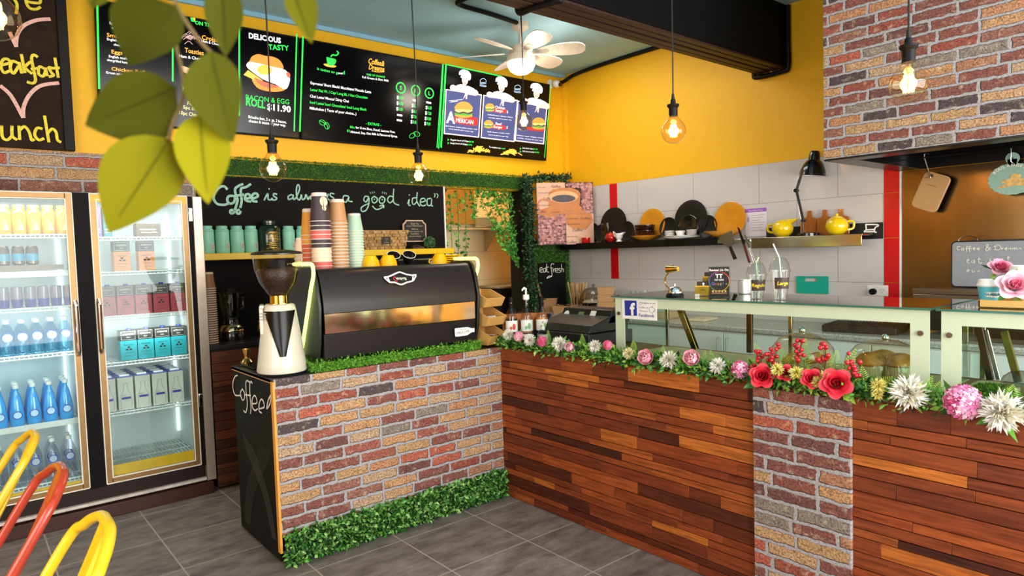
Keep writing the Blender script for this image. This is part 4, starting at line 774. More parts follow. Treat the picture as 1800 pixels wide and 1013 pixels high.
def side(x,sg):
    MB().prism(prof,x,x+.02,'x').build('side_panel',mat('#1d1f1a',.4),cm,bevel=.004)
    L=catmull([(x+.01-sg*.018,y-.004,z) for y,z in ((.27,.0),(.235,.06),(.13,.28),(.075,.4),(.04,.46),(.03,.5),(.045,.535),(.1,.54),(.3,.54))],6)
    MB().tube(L,.0105,8).build('light_strip',mat('#e2f27a',.4,noise=0,emit=1.7),cm)
side(-.034,1); side(w+.016,-1)
MB().box((-.01,.12,.479),(w+.01,.52,.494)).build('cup_tray',DM,cm)
MB().tube([(0,.125,.5),(w,.125,.5)],.006,6).tube([(0,.5,.54),(w,.5,.54)],.006,6).build('tray_rail',CHROME,cm)
F=Fr((X0,3.502,1.05),(1,0,0),(0,.045,.16)); b=MB(); Z=(12.667,640,450); G=Fr((X0,3.534,1.47),(1,0,0),(0,.45,1))
wr(G,b,[[(425,495),(510,485),(620,440),(740,385),(800,385),(920,430),(1060,450),(1135,440),(1115,495),(1060,575),(940,605),(820,655),(740,640),(650,605),(550,605),(480,545),(425,495)],[(505,495),(550,605)],[(1068,455),(1062,570)]],.011,12.667,(640,450),-.012,2); b.build('badge_outline',mat('#e6ddd6',.3),cm,fr=G)
b=MB(); tx(G,b,'wega',(685,555),(930,555),85,Z,y=-.014,bold=.03); b.build('badge_lettering',mat('#b9bfae',.3),cm,fr=G)
b=MB(); wr(G,b,[[(680,490),(645,490),(640,530),(680,575),(720,590)]],.008,12.667,(640,450),-.013); b.build('badge_red_swirl',mat('#b5262a',.3),cm,fr=G)
G=Fr((X0,3.513,1.05),(1,0,0),(0,-.01,.15)); b=MB(); Z=(20.26,780,560)
pg(G,b,[(370,370),(400,345),(560,330),(800,305),(870,310),(930,335),(1000,345),(1050,340),(1075,325),(1078,475),(1050,480),(1000,480),(930,520),(830,590),(740,610),(640,620),(520,640),(390,640),(375,500)],Z,-.006); s=b.build('bottle_sticker',WHITE,cm,fr=G)
b=MB(); tx(G,b,'MILKLAB',(450,565),(890,475),95,Z,y=-.0075); tx(G,b,'BREW BAR',(565,415),(780,385),32,Z,y=-.0075); b.build('sticker_lettering',mat('#8a8580',.6),s).matrix_basis=Matrix()
# ================================================================ GRINDER
g=thing('coffee_grinder','cream coffee grinder with clear hopper of dark beans','grinder',(1.352,3.625,1.0),-.35); g.scale=(1.13,1.13,1); CRM=mat('#d8cfba',.3,coat=.3,noise=.02)
def ov(prof,n=40,sx=1,sy=1.25): return MB().lathe(prof,n=n,sx=sx,sy=sy)
ov([(0,.006),(.112,.006),(.118,.02),(.112,.06),(.1,.16),(.086,.27),(.078,.34),(.072,.372),(.06,.38),(0,.38)],sy=1.1).build('grinder_body',CRM,g,smooth=50)
ov([(0,0),(.119,0),(.121,.012),(0,.012)],sy=1.1).build('base_plate',DM,g)
b=MB(); b.prism([(-.062,.345),(.066,.345),(.02,.105),(-.008,.105)],-.1,-.02); b.v=[(x,y if y>-.05 else -(.1205-.128*max(0,z-.02)*1.0)*(1-.9*(x*x)/.012)-.004,z) for x,y,z in b.v]
b=MB(); V_=[];NX=9
for i in range(13):
    z=.345-.24*i/12; xl=-.071+.062*i/12; xr=.071-.052*i/12; rr=np.interp(z,[.06,.16,.27,.34,.38],[.112,.1,.086,.078,.072])
    for k in range(NX): x=xl+(xr-xl)*k/(NX-1); V_.append((x,-1.1*math.sqrt(max(1e-5,rr*rr-x*x))-.006-.006*sin(pi*k/(NX-1)),z))
b.add(V_,[(i*NX+k,i*NX+k+1,(i+1)*NX+k+1,(i+1)*NX+k)[::-1] for i in range(12) for k in range(NX-1)])
pn=b.build('black_front_panel',mat('#070606',.3,spec=.35),g)
MB().box((-.005,-.125,.15),(.028,-.1,.27)).build('spout_cover',mat('#2a2624',.35),g,rot=(-.09,0,0),loc=(0,.004,-.012),bevel=.004)
MB().box((.003,-.13,.155),(.02,-.12,.21)).build('portafilter_switch',CHROME,g,rot=(-.09,0,0),loc=(0,.004,-.012),bevel=.002)
MB().box((-.09,-.06,.36),(-.07,.07,.378)).box((-.092,-.05,.22),(-.075,.05,.37)).build('rear_housing',CRM,g,bevel=.004)
b=MB()
for k in range(3): b.box((-.09,-.062,.3+.016*k),(-.05,-.058,.305+.016*k))
b.build('vent_slot',mat('#8f8570',.6),g)
MB().lathe([(.042,.38),(.042,.425),(0,.425)],n=28).lathe([(.06,.378),(.06,.384),(0,.384)],n=28).build('collar',mat('#c9a24a',.15,1),g)
hp=[(.04,.42),(.055,.44),(.088,.5),(.107,.57),(.114,.65)]
MB().lathe(hp,n=36).build('hopper',glass('#f8f6f2',1.2),g)
MB().lathe([(0,.422),(.038,.422),(.053,.442),(.084,.5),(.099,.555),(.09,.57),(.05,.563),(0,.566)],n=36).build('coffee_beans',mat('#2c140c',.4,noise=.6,scale=95,bump=1),g,smooth=50)
MB().lathe([(0,.675),(.06,.672),(.112,.662),(.12,.654),(.12,.648),(0,.648)],n=36).build('hopper_lid',mat('#1c1412',.3),g)
t=thing('coffee_tamper','gold steel tamper standing on a black mat','tamper',(1.303,4.055,1.008)); GO=mat('#d8b56c',.14,1)
MB().lathe([(0,0),(.033,0),(.034,.012),(.026,.022),(.014,.034),(.013,.05),(.022,.085),(.021,.092),(0,.092)],n=28).build('tamper_body',GO,t,smooth=40)
tag(MB().box((-.07,-.14,0),(.09,.11,.008)).build('tamping_mat',BLK,loc=(1.335,3.975,.999),bevel=.004),'black rubber tamping mat on counter end','mat')
# ================================================================ PAPER CUPS ON THE MACHINE
def cupproto(name,h,rb,rr,body,base,lab,grp,rim='#f0e2d4'):
    k=thing(name,lab,'paper cup',(0,0,0),0,grp)      # upside down: rim at the bottom
    MB().lathe([(rr,0),(rb,h-.006),(rb-.004,h-.008),(0,h-.008)],n=26).build('cup_wall',mat(body,.5,noise=.03),k,smooth=50)
    MB().tube([((rr+.001)*cos(a),(rr+.001)*sin(a),.002) for a in [2*pi*i/26 for i in range(26)]],.0026,6,True).build('rim',mat(rim,.45),k)
    MB().lathe([(rb+.0005+ (rr-rb)*.13,h*.87),(rb+.0008,h-.004),(rb-.002,h),(rb-.004,h-.004)],n=26).build('base_ring',mat(base,.5),k); return k
def nth(i): return (ordn+['sixth','seventh','eighth','ninth','tenth','eleventh','twelfth','thirteenth','fourteenth','fifteenth','sixteenth','seventeenth','eighteenth','nineteenth','twentieth']+['twenty-'+w for w in ordn])[i]
def stack(px,top,y,z0,pitch,seq,h,rb,rr,grp,what):
    base=at(px,top,y=y); protos={}; n=len(seq)
    for i,key in enumerate(seq):
        if key not in protos: k=cupproto('paper_cup',h,rb,rr,key[0],key[1],'',grp); protos[key]=k
        else: k=dup(protos[key])
        k.location=(base.x,y,z0+pitch*i); k['label']='%s %s paper cup, %s from the bottom of its stack'%(what,key[2],nth(i) if i<n-1 else 'topmost')
    return protos
ZT=1.545; Kf=('#b98a5e','#e8d8c6','kraft'); P_=('#d9605a','#f0ddd0','coral'); Dk=('#3b2f36','#f0ddd0','dark plum'); Cr=('#ecd0ae','#f0ddd0','cream'); Or=('#e09a35','#f0ddd0','amber'); Ro=('#cf5a2c','#f0ddd0','orange'); Mi=('#a9cdb4','#f0e6dc','mint')
p=stack(561,349,3.83,ZT,.0268,[P_,P_,Cr,Cr,Cr,Dk,Dk,P_,P_,Dk,Dk,Dk],.172,.043,.06,'mixed paper cups in the tall stack','printed')
top=[o for o in COL.objects if o.get('label','').startswith('printed dark plum paper cup, topmost')][0]; top.rotation_euler=(0,0,.2)
b=MB()
for a in range(12): pass
b.disc(0,.118,.024,.03).disc(0,.078,.013,.016); q=b.build('cup_print',mat('#e5cfae',.6),top,loc=(-.006,-.0595,0),rot=(-.1,0,-.2))
stack(592,353,3.87,ZT,.0203,[Kf]*15,.15,.042,.058,'kraft paper cups on the machine','plain')
stack(622,376,3.92,ZT,.0172,[Mi]*15,.112,.039,.055,'mint paper cups on the machine','pale')
stack(543,362,3.97,ZT,.027,[Ro]*6+[Or]*3,.165,.04,.056,'orange and amber cups behind','slim')
stack(531,428,4.02,ZT,.024,[Cr]*5,.11,.036,.05,'cream cups behind','small')
# brown cups on the cabinet
p0=at(365,606,y=5.12)
stack(365,480,5.12,1.03,.0165,[('#8a5a3a','#cdb59a','brown')]*25,.12,.035,.048,'brown paper cups beside the fridge','tall')
# crockery on the machine
YC=mat('#f2b90c',.2,coat=.4,noise=.02)
def cupmesh(r,h,mt,hd=True):
    return MB().lathe([(0,.003),(r*.55,.0),(r*.85,h*.4),(r,h),(r-.003,h),(r*.8,h*.4),(0,.006)],n=28)
for i,(px,lab) in enumerate(((652,'upturned yellow cup beside the mint cups'),(683,'upturned yellow cup beside the black cups'))):
    if i==0:
        c0=k=thing('coffee_cup','','cup',(0,0,0),0,'yellow cups on the machine'); cupmesh(.062,.082,YC).build('cup_bowl',YC,k,smooth=50,loc=(0,0,.082),rot=(pi,0,0))
        MB().tube(catmull([(.043,0,.018),(.068,0,.02),(.07,0,.04),(.04,0,.046)],5),.005,8).build('handle',YC,k)
    else: k=dup(c0)
    p=at(px,480,y=3.86); k.location=(p.x,3.86,ZT); k.rotation_euler=(0,0,1.2); k['label']=lab
p=at(773,465,y=3.88); k=dup(c0,(p.x,3.88,ZT+.0),'half-hidden upturned yellow cup near the saucers',2.5)
BC=mat('#17110f',.15,coat=.5)
for i,px in enumerate((690,717)):
    if i==0:
        d0=k=thing('coffee_cup','','cup',(0,0,0),0,'black cups on the machine'); cupmesh(.043,.07,BC).build('cup_bowl',BC,k,smooth=50); MB().tube([(.043*cos(a),.043*sin(a),.07) for a in [2*pi*j/28 for j in range(28)]],.0022,6,True).build('pale_rim',mat('#e8dfd2',.3),k)
    else: k=dup(d0)
    p=at(px,476,y=3.93); k.location=(p.x,3.93,ZT+.028); k.rotation_euler=(.62,.2,-.5); k['label']='black cup tipped on its side, %s yellow cups'%('right behind the' if i==0 else 'a little further along from the')
for i in range(5):
    if i==0: s0=k=tag(MB().lathe([(0,0),(.04,0),(.072,.009),(.074,.015),(.07,.012),(.04,.004),(0,.004)],n=36).build('saucer',YC,smooth=40),'','saucer','yellow saucers on the machine')
    else: k=dup(s0)
    p=at(793,470,y=3.86); k.location=(p.x,3.86,ZT+.0145*i); k['label']='yellow saucer, %s in the stack of five'%(ordn[i] if i<4 else 'topmost')
tag(MB().lathe([(0,0),(.018,.004),(.02,.03),(.012,.034),(0,.034)],n=14).build('paper_napkin',WHITE,loc=(at(762,462,y=3.9).x,3.9,ZT)),'little white crumpled napkin beside the yellow saucers','napkin')
# ================================================================ BLENDER ON THE CABINET
t=thing('blender','black kitchen blender with clear jug on the back cabinet','blender',(1.57,5.19,1.03),.5); CH2=mat('#c9b28a',.12,1)
MB().lathe([(0,0),(.085,0),(.088,.01),(.082,.07),(.06,.1),(.055,.15),(0,.15)],n=32).build('motor_base',BLKG,t,smooth=40)
MB().lathe([(.083,.066),(.086,.07),(.08,.1),(.066,.115),(.06,.11)],n=32).build('chrome_band',CH2,t)
b=MB()
for k in range(5): a=-pi/2-.5+.25*k; b.box((.08*cos(a)-.008,.08*sin(a)-.008,.08),(.08*cos(a)+.008,.08*sin(a)+.008,.098))
b.build('button_row',DM,t,bevel=.002)
MB().lathe([(.048,.16),(.066,.22),(.076,.33),(.078,.36)],n=32).build('jug',glass('#c9c4bb',1.6),t)
MB().lathe([(0,.15),(.052,.15),(.05,.175),(0,.175)],n=28).build('blade_collar',DM,t); MB().lathe([(0,.385),(.04,.385),(.045,.365),(.081,.365),(.081,.352),(0,.352)],n=32).build('lid',BLK,t)
MB().tube(catmull([(.076,0,.34),(.12,0,.33),(.12,0,.24),(.068,0,.21)],5),.01,8).build('handle',BLKG,t)
t=thing('milk_jug','small gold steel milk jug behind the grinder','jug',(1.8,5.2,1.03)); MB().lathe([(0,0),(.04,0),(.043,.01),(.04,.07),(.033,.1),(.037,.12),(.035,.12),(.03,.1),(0,.01)],n=28).build('jug_body',GO,t,smooth=50); MB().tube(catmull([(.04,0,.1),(.068,0,.09),(.066,0,.04),(.042,0,.03)],5),.005,8).build('handle',GO,t)
# ================================================================ SACHET CADDY
BAM=mat('#cf9c55',.45,stretch=(4,30,30),noise=.16); 
t=thing('sachet_caddy','three-tier bamboo caddy of white sachets beside the machine','caddy',(2.672,3.49,1.0),.12)
for i in range(3):
    z=.012+.125*i; y0=.0+.012*i; k=MB().prism([(y0,z),(y0+.2,z),(y0+.2,z+.112),(y0+.1,z+.112),(y0-.035,z+.058)],0,.008,'x').prism([(y0,z),(y0+.2,z),(y0+.2,z+.112),(y0+.1,z+.112),(y0-.035,z+.058)],.165,.173,'x').prism([(y0,z),(y0-.035,z+.058),(y0-.027,z+.061),(y0+.008,z+.004)],.008,.165,'x').box((.008,y0,z),(.165,y0+.2,z+.007)).box((.008,y0+.19,z),(.165,y0+.2,z+.112)).build('tray',BAM,t,bevel=.0015)
    s=MB(); r=random.Random(i)
    for q in range(16):
        M=Matrix.Translation((r.uniform(.03,.14),y0+r.uniform(.02,.14),z+r.uniform(.02,.055)))@Matrix.Rotation(r.uniform(0,3),4,'Z')@Matrix.Rotation(r.uniform(-.5,.5),4,'X'); s.box((-.028,-.009,-.002),(.028,.009,.002),M=M)
    stuff(s.build('sachets',WHITE,k))
# ================================================================ SYRUPS
t=thing('syrup_rack','wooden and black wire rack holding syrup bottles','rack',(2.83,3.5,1.0),-.5)
MB().box((0,.06,0),(.31,.075,.2)).build('back_board',mat('#a8662e',.5,stretch=(3,20,20),noise=.25),t,bevel=.003); MB().box((0,-.06,0),(.31,.06,.012)).build('base',DM,t)
MB().tube([(0,-.058,.075),(.31,-.058,.075),(.31,.06,.075)],.0035,6).tube([(0,-.058,.01),(0,-.058,.075),(0,.06,.075)],.0035,6).build('wire_rail',DM,t)
def syr(x,col,lcol,lab,pump=False,fill=.17):
    k=thing('syrup_bottle',lab,'bottle',(x[0],x[1],1.012),-.5,None); L=mat('#e9e6df',.5)
    pr=[(.0,0),(.038,.0),(.04,.01),(.04,.165),(.03,.205),(.015,.235),(.014,.285)]; MB().lathe(pr,n=28).build('glass_body',glass('#ece4d8',1.3),k)
    MB().lathe([(0,.003),(.036,.003),(.0375,.012),(.0375,min(fill,.163)),(0,min(fill,.163))]).build('syrup',mat(col,.1,coat=.5,noise=.05),k)
    q=MB().lathe([(.0405,.075),(.0405,.15)],n=28).lathe([(.0405,.012),(.0405,.058)],n=28).build('label',L,k)
    b=MB(); b.disc(.008,.11,.011,.022,y=-.0412).disc(-.012,.1,.009,.012,y=-.041).disc(0,.035,.02,.011,y=-.0412); b.build('label_picture',mat(lcol,.5,noise=.3),q)
    if pump: MB().lathe([(0,.32),(.021,.32),(.022,.29),(.014,.283)],n=20).lathe([(.007,.32),(.007,.36),(0,.36)],n=12).tube([(0,0,.358),(-.016,-.02,.366),(-.032,-.042,.358),(-.036,-.048,.35)],[.009,.008,.006,.005],8).build('pump_top',WHITE,k,smooth=50)
    else: MB().cyl((0,0,.27),(0,0,.305),.0155,n=18).build('black_cap',BLK,k,bevel=.002); MB().cyl((0,0,.235),(0,0,.268),.0152,n=18).build('neck_label',BLK,k)
q=lambda u,v: (2.83+cos(-.5)*u-sin(-.5)*v, 3.5+sin(-.5)*u+cos(-.5)*v)
syr(q(.05,0),'#2a1c1c','#c9482c','syrup bottle with dark liquid and tomato-red fruit label'); syr(q(.155,0),'#d9a58a','#7fb07a','pale syrup bottle with white pump top',True,.12); syr(q(.262,0),'#d08a2c','#86b04a','amber syrup bottle with green-leaf label',False,.165)
t=thing('sanitiser_bottle','small clear pump bottle standing among the garland','bottle',(3.0,3.3,1.0)); MB().lathe([(0,0),(.033,0),(.036,.008),(.036,.085),(.02,.1),(.012,.102)],n=24).build('bottle_body',glass('#dfe4e6',1.6),t)
MB().lathe([(.014,.1),(.014,.118),(.006,.12),(.006,.15),(0,.15)],n=16).tube([(0,0,.148),(-.012,-.02,.155),(-.02,-.034,.15)],[.008,.007,.005],8).build('pump_top',WHITE,t,smooth=50); MB().lathe([(.0365,.02),(.0365,.07)],n=24).build('label',mat('#b9a8a8',.5,noise=.3,scale=60),t)
# ================================================================ PENDANTS, FAN, CAMERA, CONDUITS
CABLE=mat('#15110f',.6); AMB=glass('#fff2da',1.3)
def pendant(first,px,py,y,lab):
    c=at(px,py,y=y)
    if first is None:
        t=thing('pendant_bulb',lab,'pendant light',(0,0,0),0,'globe filament pendants'); R=.0625
        MB().lathe([(.0,-R)]+[(R*cos(a),R*sin(a)) for a in [(-80+13*i)*pi/180 for i in range(11)]]+[(.03,.062),(.0215,.078),(.02,.088)],n=32).build('glass_globe',AMB,t,smooth=60)
        b=MB(); b.lathe([(.006,.075),(.006,.03),(.003,.02),(0,.02)],n=10); b.build('bulb_stem',glass('#fff0d8',1),t)
        b=MB()
        for k in range(9): a=2*pi*k/9; b.tube([(.014*cos(a),.014*sin(a),.032),(.016*cos(a+.3),.016*sin(a+.3),-.028)],.0022,5)
        b.build('filament',mat('#ffb347',.5,noise=0,emit=26),t)
        MB().lathe([(0,.16),(.012,.16),(.014,.14),(.026,.128),(.031,.135),(.031,.128),(.0225,.117),(.0215,.075),(0,.075)],n=28).build('lamp_holder',mat('#0d0a09',.5,spec=.25),t,smooth=30)
        MB().cyl((0,0,.14),(0,0,.19),.011,.006,n=12).build('cord_grip',CABLE,t)
    else: t=dup(first)
    t.location=c; t['label']=lab; h=CZ-c.z
    MB().tube(catmull([(0,0,.15),(.004,0,.15+h*.3),(-.004,0,.15+h*.6),(0,0,h)],4),.0035,6).build('cord',CABLE,t)
    point('bulb_glow',c,2.2,(1,.62,.26),.03); return t
p0=pendant(None,480,297,3.197,'globe filament pendant hanging left of the egg-roll price')
pendant(p0,736,309,3.42,'globe filament pendant hanging before the word idea'); pendant(p0,921,214,3.5,'globe filament pendant in front of the burger screen'); pendant(p0,1184,231,2.115,'globe filament pendant before the bare yellow side wall'); pendant(p0,1597,148,.94,'globe filament pendant in front of the brick hood'); pendant(p0,-8,32,2.45,'globe pendant cut off at the breakfast chalk sign')
t=thing('ceiling_fan','white ceiling fan with lit dome lamp','fan',(3.91,4.49,CZ)); FANW=mat('#e9dccb',.4)
MB().lathe([(0,0),(.075,0),(.075,-.045),(.05,-.065),(.0,-.065)],n=32).build('ceiling_cup',FANW,t,smooth=40); MB().cyl((0,0,-.05),(0,0,-.2),.017).build('down_rod',FANW,t)
MB().lathe([(0,-.19),(.05,-.19),(.1,-.21),(.105,-.27),(.1,-.285),(0,-.285)],n=36).build('motor_housing',mat('#d9cbb8',.35),t,smooth=40); MB().lathe([(0,-.285),(.122,-.285),(.128,-.335),(.125,-.34),(0,-.34)],n=36).build('lamp_collar',FANW,t)
MB().lathe([(.123,-.34),(.12,-.37),(.1,-.41),(.06,-.435),(0,-.445)],n=36).build('dome_lamp',mat('#fff3df',.4,noise=0,emit=5),t,smooth=60)
for k in range(6):
    a=k*pi/3+.18; M=Matrix.Rotation(a,4,'Z')@Matrix.Translation((.1,0,-.255))@Matrix.Rotation(-.3,4,'X')
    o=[]; 
    for u,v in ((.05,.032),(.12,.06),(.25,.085),(.36,.088),(.43,.07),(.46,.03),(.462,0)): o.append((u,v))
    P=[(q.x,q.y) for q in catmull([V((u,v,0)) for u,v in o],4)]; P=P+[(u,-v) for u,v in P[-2::-1]]
    MB().prism(P,-.004,.004,'z',M=M).build('blade',FANW,t,smooth=20)
    MB().prism([(-.02,.014),(.06,.03),(.13,.03),(.15,0),(.13,-.03),(.06,-.03),(-.02,-.014)],-.007,-.004,'z',M=M).build('blade_iron',mat('#c9c0b2',.35,.3),t)
point('fan_lamp_glow',(3.91,4.49,3.12),9,(1,.9,.72),.1)
t=thing('security_camera','white dome camera on wall beside the burger screen','camera',at(977,146,y=5.48)); MB().lathe([(0,0),(.05,0),(.05,-.03),(.0,-.03)],n=24,M=Matrix.Rotation(pi/2,3,'X')).build('mount',WHITE,t,loc=(-.02,.06,0)); MB().sph((0,-.01,-.012),.042,20).build('camera_ball',WHITE,t); MB().cyl((.012,-.04,-.022),(.016,-.062,-.028),.02,n=18).build('lens',BLKG,t)
COND=mat('#0c0a09',.5,spec=.25)
def conduit(lab,P,r,n=5,sm=True): return tag(MB().tube(catmull(P,n) if sm else P,r,10).build('cable_conduit',COND,smooth=50),lab,'conduit')
a=at(984,146,y=5.5)
conduit('black conduit along the top of the yellow side wall',[a,(5.36,5.42,3.52),(5.4,5.3,3.57),(5.44,4.9,3.6),(5.445,4.2,3.6),(5.445,3.2,3.6)],.02)
conduit('black conduit running over the ceiling to the fan',[(3.86,4.46,3.6),(3.5,4.42,3.6),(3.2,4.4,3.6),(3.16,4.3,3.6),(3.2,3.9,3.6),(3.25,3.2,3.6)],.018,4)
conduit('black conduit looping under the beam at the side wall',[(5.43,3.16,3.2),(5.43,3.16,3.1),(5.43,3.13,3.07),(5.43,2.9,3.07),(5.43,2.85,3.1),(5.43,2.85,3.3),(5.43,2.85,3.6)],.02,4)
q=at(985,0,y=2.86); conduit('black conduit wrapping down the beam above the fan',[(q.x,2.862,3.6),(q.x,2.862,3.13),(q.x-.01,2.88,3.085),(q.x-.05,3.05,3.085),(q.x-.06,3.15,3.085),(q.x-.06,3.175,3.12)],.02,4)
# ================================================================ COFFEE CANVAS ON THE CORNER
a=V((4.835,5.36,1.69)); F=Fr(a,(.57,-.33,0)); u1,w1=F.uv(1042,321); h1=F.uv(936,321)[1]; h1=(h1+w1)/2
t=thing('coffee_canvas','square coffee-cup and bean canvas across the room corner','canvas',fr=F); CF_=mat('#dcae92',.6,noise=.06)
MB().box((0,0,0),(u1,.03,h1)).build('canvas_body',CF_,t,bevel=.002); hu,hw=u1/2,h1/2
b=MB(); b.poly([(0,0),(hu,0),(hu,hw),(0,hw)],-.001).poly([(hu,hw),(u1,hw),(u1,h1),(hu,h1)],-.001); b.build('bean_ground',mat('#33161d',.6,noise=.2),t)
b=MB(); r=random.Random(4)
def beans(x0,x1,z0,z1,skip=None):
    n=0
    for i in range(14):
        for k in range(13):
            x=x0+(x1-x0)*(i+.5+r.uniform(-.3,.3))/14; z=z0+(z1-z0)*(k+.5+r.uniform(-.3,.3))/13
            if skip and skip(x,z): continue
            rt=r.uniform(0,3.1); q=r.uniform(.011,.016); b.disc(x,z,q*1.25,q,y=-.0015-.00002*(i*13+k),t=r.random(),n=9,rot=rt)
beans(.012,hu-.008,.012,hw-.008); beans(hu+.012,u1-.01,hw+.01,h1-.01,lambda x,z:(x-hu)/hu<.58 and z>hw+.02 and z<h1-.05 or (x-hu)/hu+(z-hw)/hw<.75)
b.build('bean_print',tintmat(['#7d4547','#a0625f','#cb938a','#b3716a'],.55),t,tint=True,smooth=0)
X=lambda px,py:((px-232)/666*u1,(880-py)/690*h1)
b=MB(); b.poly([X(*p) for p in ((370,300),(420,265),(520,248),(640,250),(720,280),(748,320),(735,420),(715,530),(690,600),(600,640),(480,620),(400,560),(365,450))],-.004); b.poly([X(*p) for p in ((235,530),(400,440),(735,450),(860,530),(895,620),(800,720),(640,700),(560,640))],-.0035); b.build('cup_picture',mat('#c97f45',.6,noise=.1,scale=9),t)
b=MB(); b.disc(*X(545,352),.165,.068,y=-.0045,n=30); b.build('cup_opening',mat('#e3ae80',.6),t); b=MB(); b.disc(*X(545,368),.13,.04,y=-.005,n=30); b.build('coffee_picture',mat('#4a4248',.5),t)
b=MB(); b.stroke([X(*p) for p in ((370,390),(290,375),(245,420),(265,490),(350,470))],.018,-.005).stroke([X(*p) for p in ((400,390),(480,412),(600,415),(690,385),(745,320))],.006,-.006); b.build('cup_handle_and_rim',mat('#c97a50',.6),t)
b=MB()
for s_,x,y,h in (('Coffee',405,245,.034),('coffee coffee',250,248,.014),('COFFEE Coffee Coffee',245,308,.015),('Coffe',305,378,.033),('coffee Coffee COFFEE',240,445,.014),('Coffee',235,520,.03),('Coffee COFFEE',390,522,.014),('COFFEE Coffee',570,600,.018),('Coffee',742,605,.036),('coffee COFFEE Coffee',575,660,.015),('Coffee',640,735,.038),('coffee Coffee coffee',570,798,.014),('Coffee',570,868,.036)): b.text(s_,*X(x,y),h*.8,y=-.0065)
b.v=[p for p in b.v]; b.build('coffee_lettering',mat('#5c3732',.6),t)
MB().box((hu-.001,-.0068,0),(hu+.001,0,h1)).box((0,-.0068,hw-.001),(u1,0,hw+.001)).build('quarter_line',mat('#b98a70',.6),t)
# ================================================================ BLACK WALL SHELF
SX=5.33; SZ=1.70
tag(MB().box((5.2,3.395,1.632),(5.456,5.4,SZ)).build('wall_shelf',mat('#120f0d',.45,spec=.3),bevel=.003),'long black shelf on tiles carrying plates','shelf')
PB=mat('#1d1b19',.4,noise=.05,spec=.35); PO=mat('#d08a20',.14,coat=.5,noise=.08,scale=8)
def plate(px,pytop,x,mt,lab,grp,n=40):
    T=at(px,pytop,x=x); r=(T.z-SZ)/2*1.02; 
    o=MB().lathe([(0,0),(r*.55,0),(r*.62,.004),(r*.98,.022),(r,.026),(r*.97,.028),(r*.6,.01),(0,.008)],n=n).build('dinner_plate',mt,loc=(x+.02,at(px,pytop,x=x).y,SZ+r),rot=(0,-pi/2+.1,0),smooth=40)
    return tag(o,lab,'plate',grp)
g1='black plates leaning on the tiles'; g2='amber plates leaning on the tiles'
plate(1041,393,5.41,PB,'small black plate leaning before the canvas edge',g1); plate(1078,366,5.425,PB,'large black plate leaning below the narrow red stripe',g1); plate(1102,390,5.40,PB,'small black plate behind the white creamer',g1); plate(1057,395,5.395,PB,'small black plate behind the tall glass',g1)
plate(1146,368,5.42,PO,'amber plate leaning behind the brown bowls',g2); plate(1175,383,5.41,PB,'small black plate left of the largest black platter',g1); plate(1214,353,5.425,PB,'largest black platter behind the espresso cups',g1); plate(1210,379,5.385,mat('#1a1715',.16,coat=.5),'glossy black plate in front of the largest platter',g1); plate(1243,379,5.41,PB,'small black plate beside the right amber plate',g1); plate(1283,356,5.42,PO,'amber plate leaning beside the purple-topped certificate',g2)
def shy(px,x=SX): return at(px,420,x=x).y
t=thing('glass_tumbler','tall ribbed clear glass on the black shelf','glass',(5.27,shy(1064,5.27),SZ)); MB().lathe([(0,.004),(.045,.004),(.05,.01),(.05,.2),(.047,.2)],n=12).build('glass_wall',glass('#cfc4b0',2.2),t,smooth=0); MB().lathe([(0,0),(.055,0),(.05,.015),(0,.015)],n=20).build('glass_base',glass('#8a7a66',1.5),t)
def teapot(name,lab,r,mt,loc,rz,spout,hd):
    t=thing(name,lab,'teapot',loc,rz); MB().lathe([(0,0),(r*.55,0),(r*.9,r*.4),(r,r*.85),(r*.85,r*1.35),(r*.5,r*1.62),(0,r*1.7)],n=30).build('pot_body',mt,t,smooth=60)
    if spout: MB().tube(catmull([(r*.8,0,r*.7),(r*1.3,0,r*1.05),(r*1.55,0,r*1.5)],4),[r*.28,r*.25,r*.22,r*.2,r*.18,r*.16,r*.15,r*.14,r*.12],10).build('spout',mt,t)
    MB().tube(catmull([(-r*.85,0,r*1.2),(-r*1.5,0,r*1.2),(-r*1.5,0,r*.6),(-r*.9,0,r*.45)],5),r*.11,8).build('handle',mt,t)
    if hd: MB().lathe([(0,r*1.68),(r*.5,r*1.6),(r*.5,r*1.66),(r*.12,r*1.78),(r*.16,r*1.95),(0,r*2)],n=20).build('lid',mt,t)
    return t
RT=mat('#c01a14',.15,coat=.5,noise=.03); YT=mat('#e9c40c',.15,coat=.5,noise=.03)
teapot('red_teapot','small round red teapot beside the white creamer',.055,RT,(5.25,shy(1073,5.25),SZ),.6,False,True)
t=thing('creamer_jug','white footed creamer jug beside the red teapot','jug',(5.25,shy(1088,5.25),SZ)); MB().lathe([(0,0),(.032,0),(.02,.018),(.04,.05),(.043,.085),(.04,.085),(.035,.05),(0,.02)],n=24).build('jug_body',WHITE,t,smooth=50); MB().tube(catmull([(0,.04,.08),(0,.075,.105),(0,.06,.06),(0,.04,.05)],5),.005,6).build('handle',WHITE,t); MB().prism([(-.04,.06),(-.085,.095),(-.04,.09)],-.012,.012,'x').build('spout',WHITE,t)
t=thing('espresso_cup','small red cup below the coffee canvas','cup',(5.24,shy(1030,5.24),SZ)); MB().lathe([(0,0),(.042,0),(.045,.005),(.047,.058),(.043,.058),(.04,.008),(0,.008)],n=28).build('cup_bowl',RT,t,smooth=50); MB().tube(catmull([(0,.045,.045),(0,.07,.04),(0,.045,.015)],5),.004,6).build('handle',RT,t)
t=thing('amber_bowl','amber pedestal bowl carrying two brown bowls','bowl',(5.3,shy(1134,5.3),SZ)); MB().lathe([(0,0),(.06,0),(.08,.012),(.14,.045),(.142,.05),(.075,.02),(0,.018)],n=36).build('bowl_body',PO,t,smooth=50)
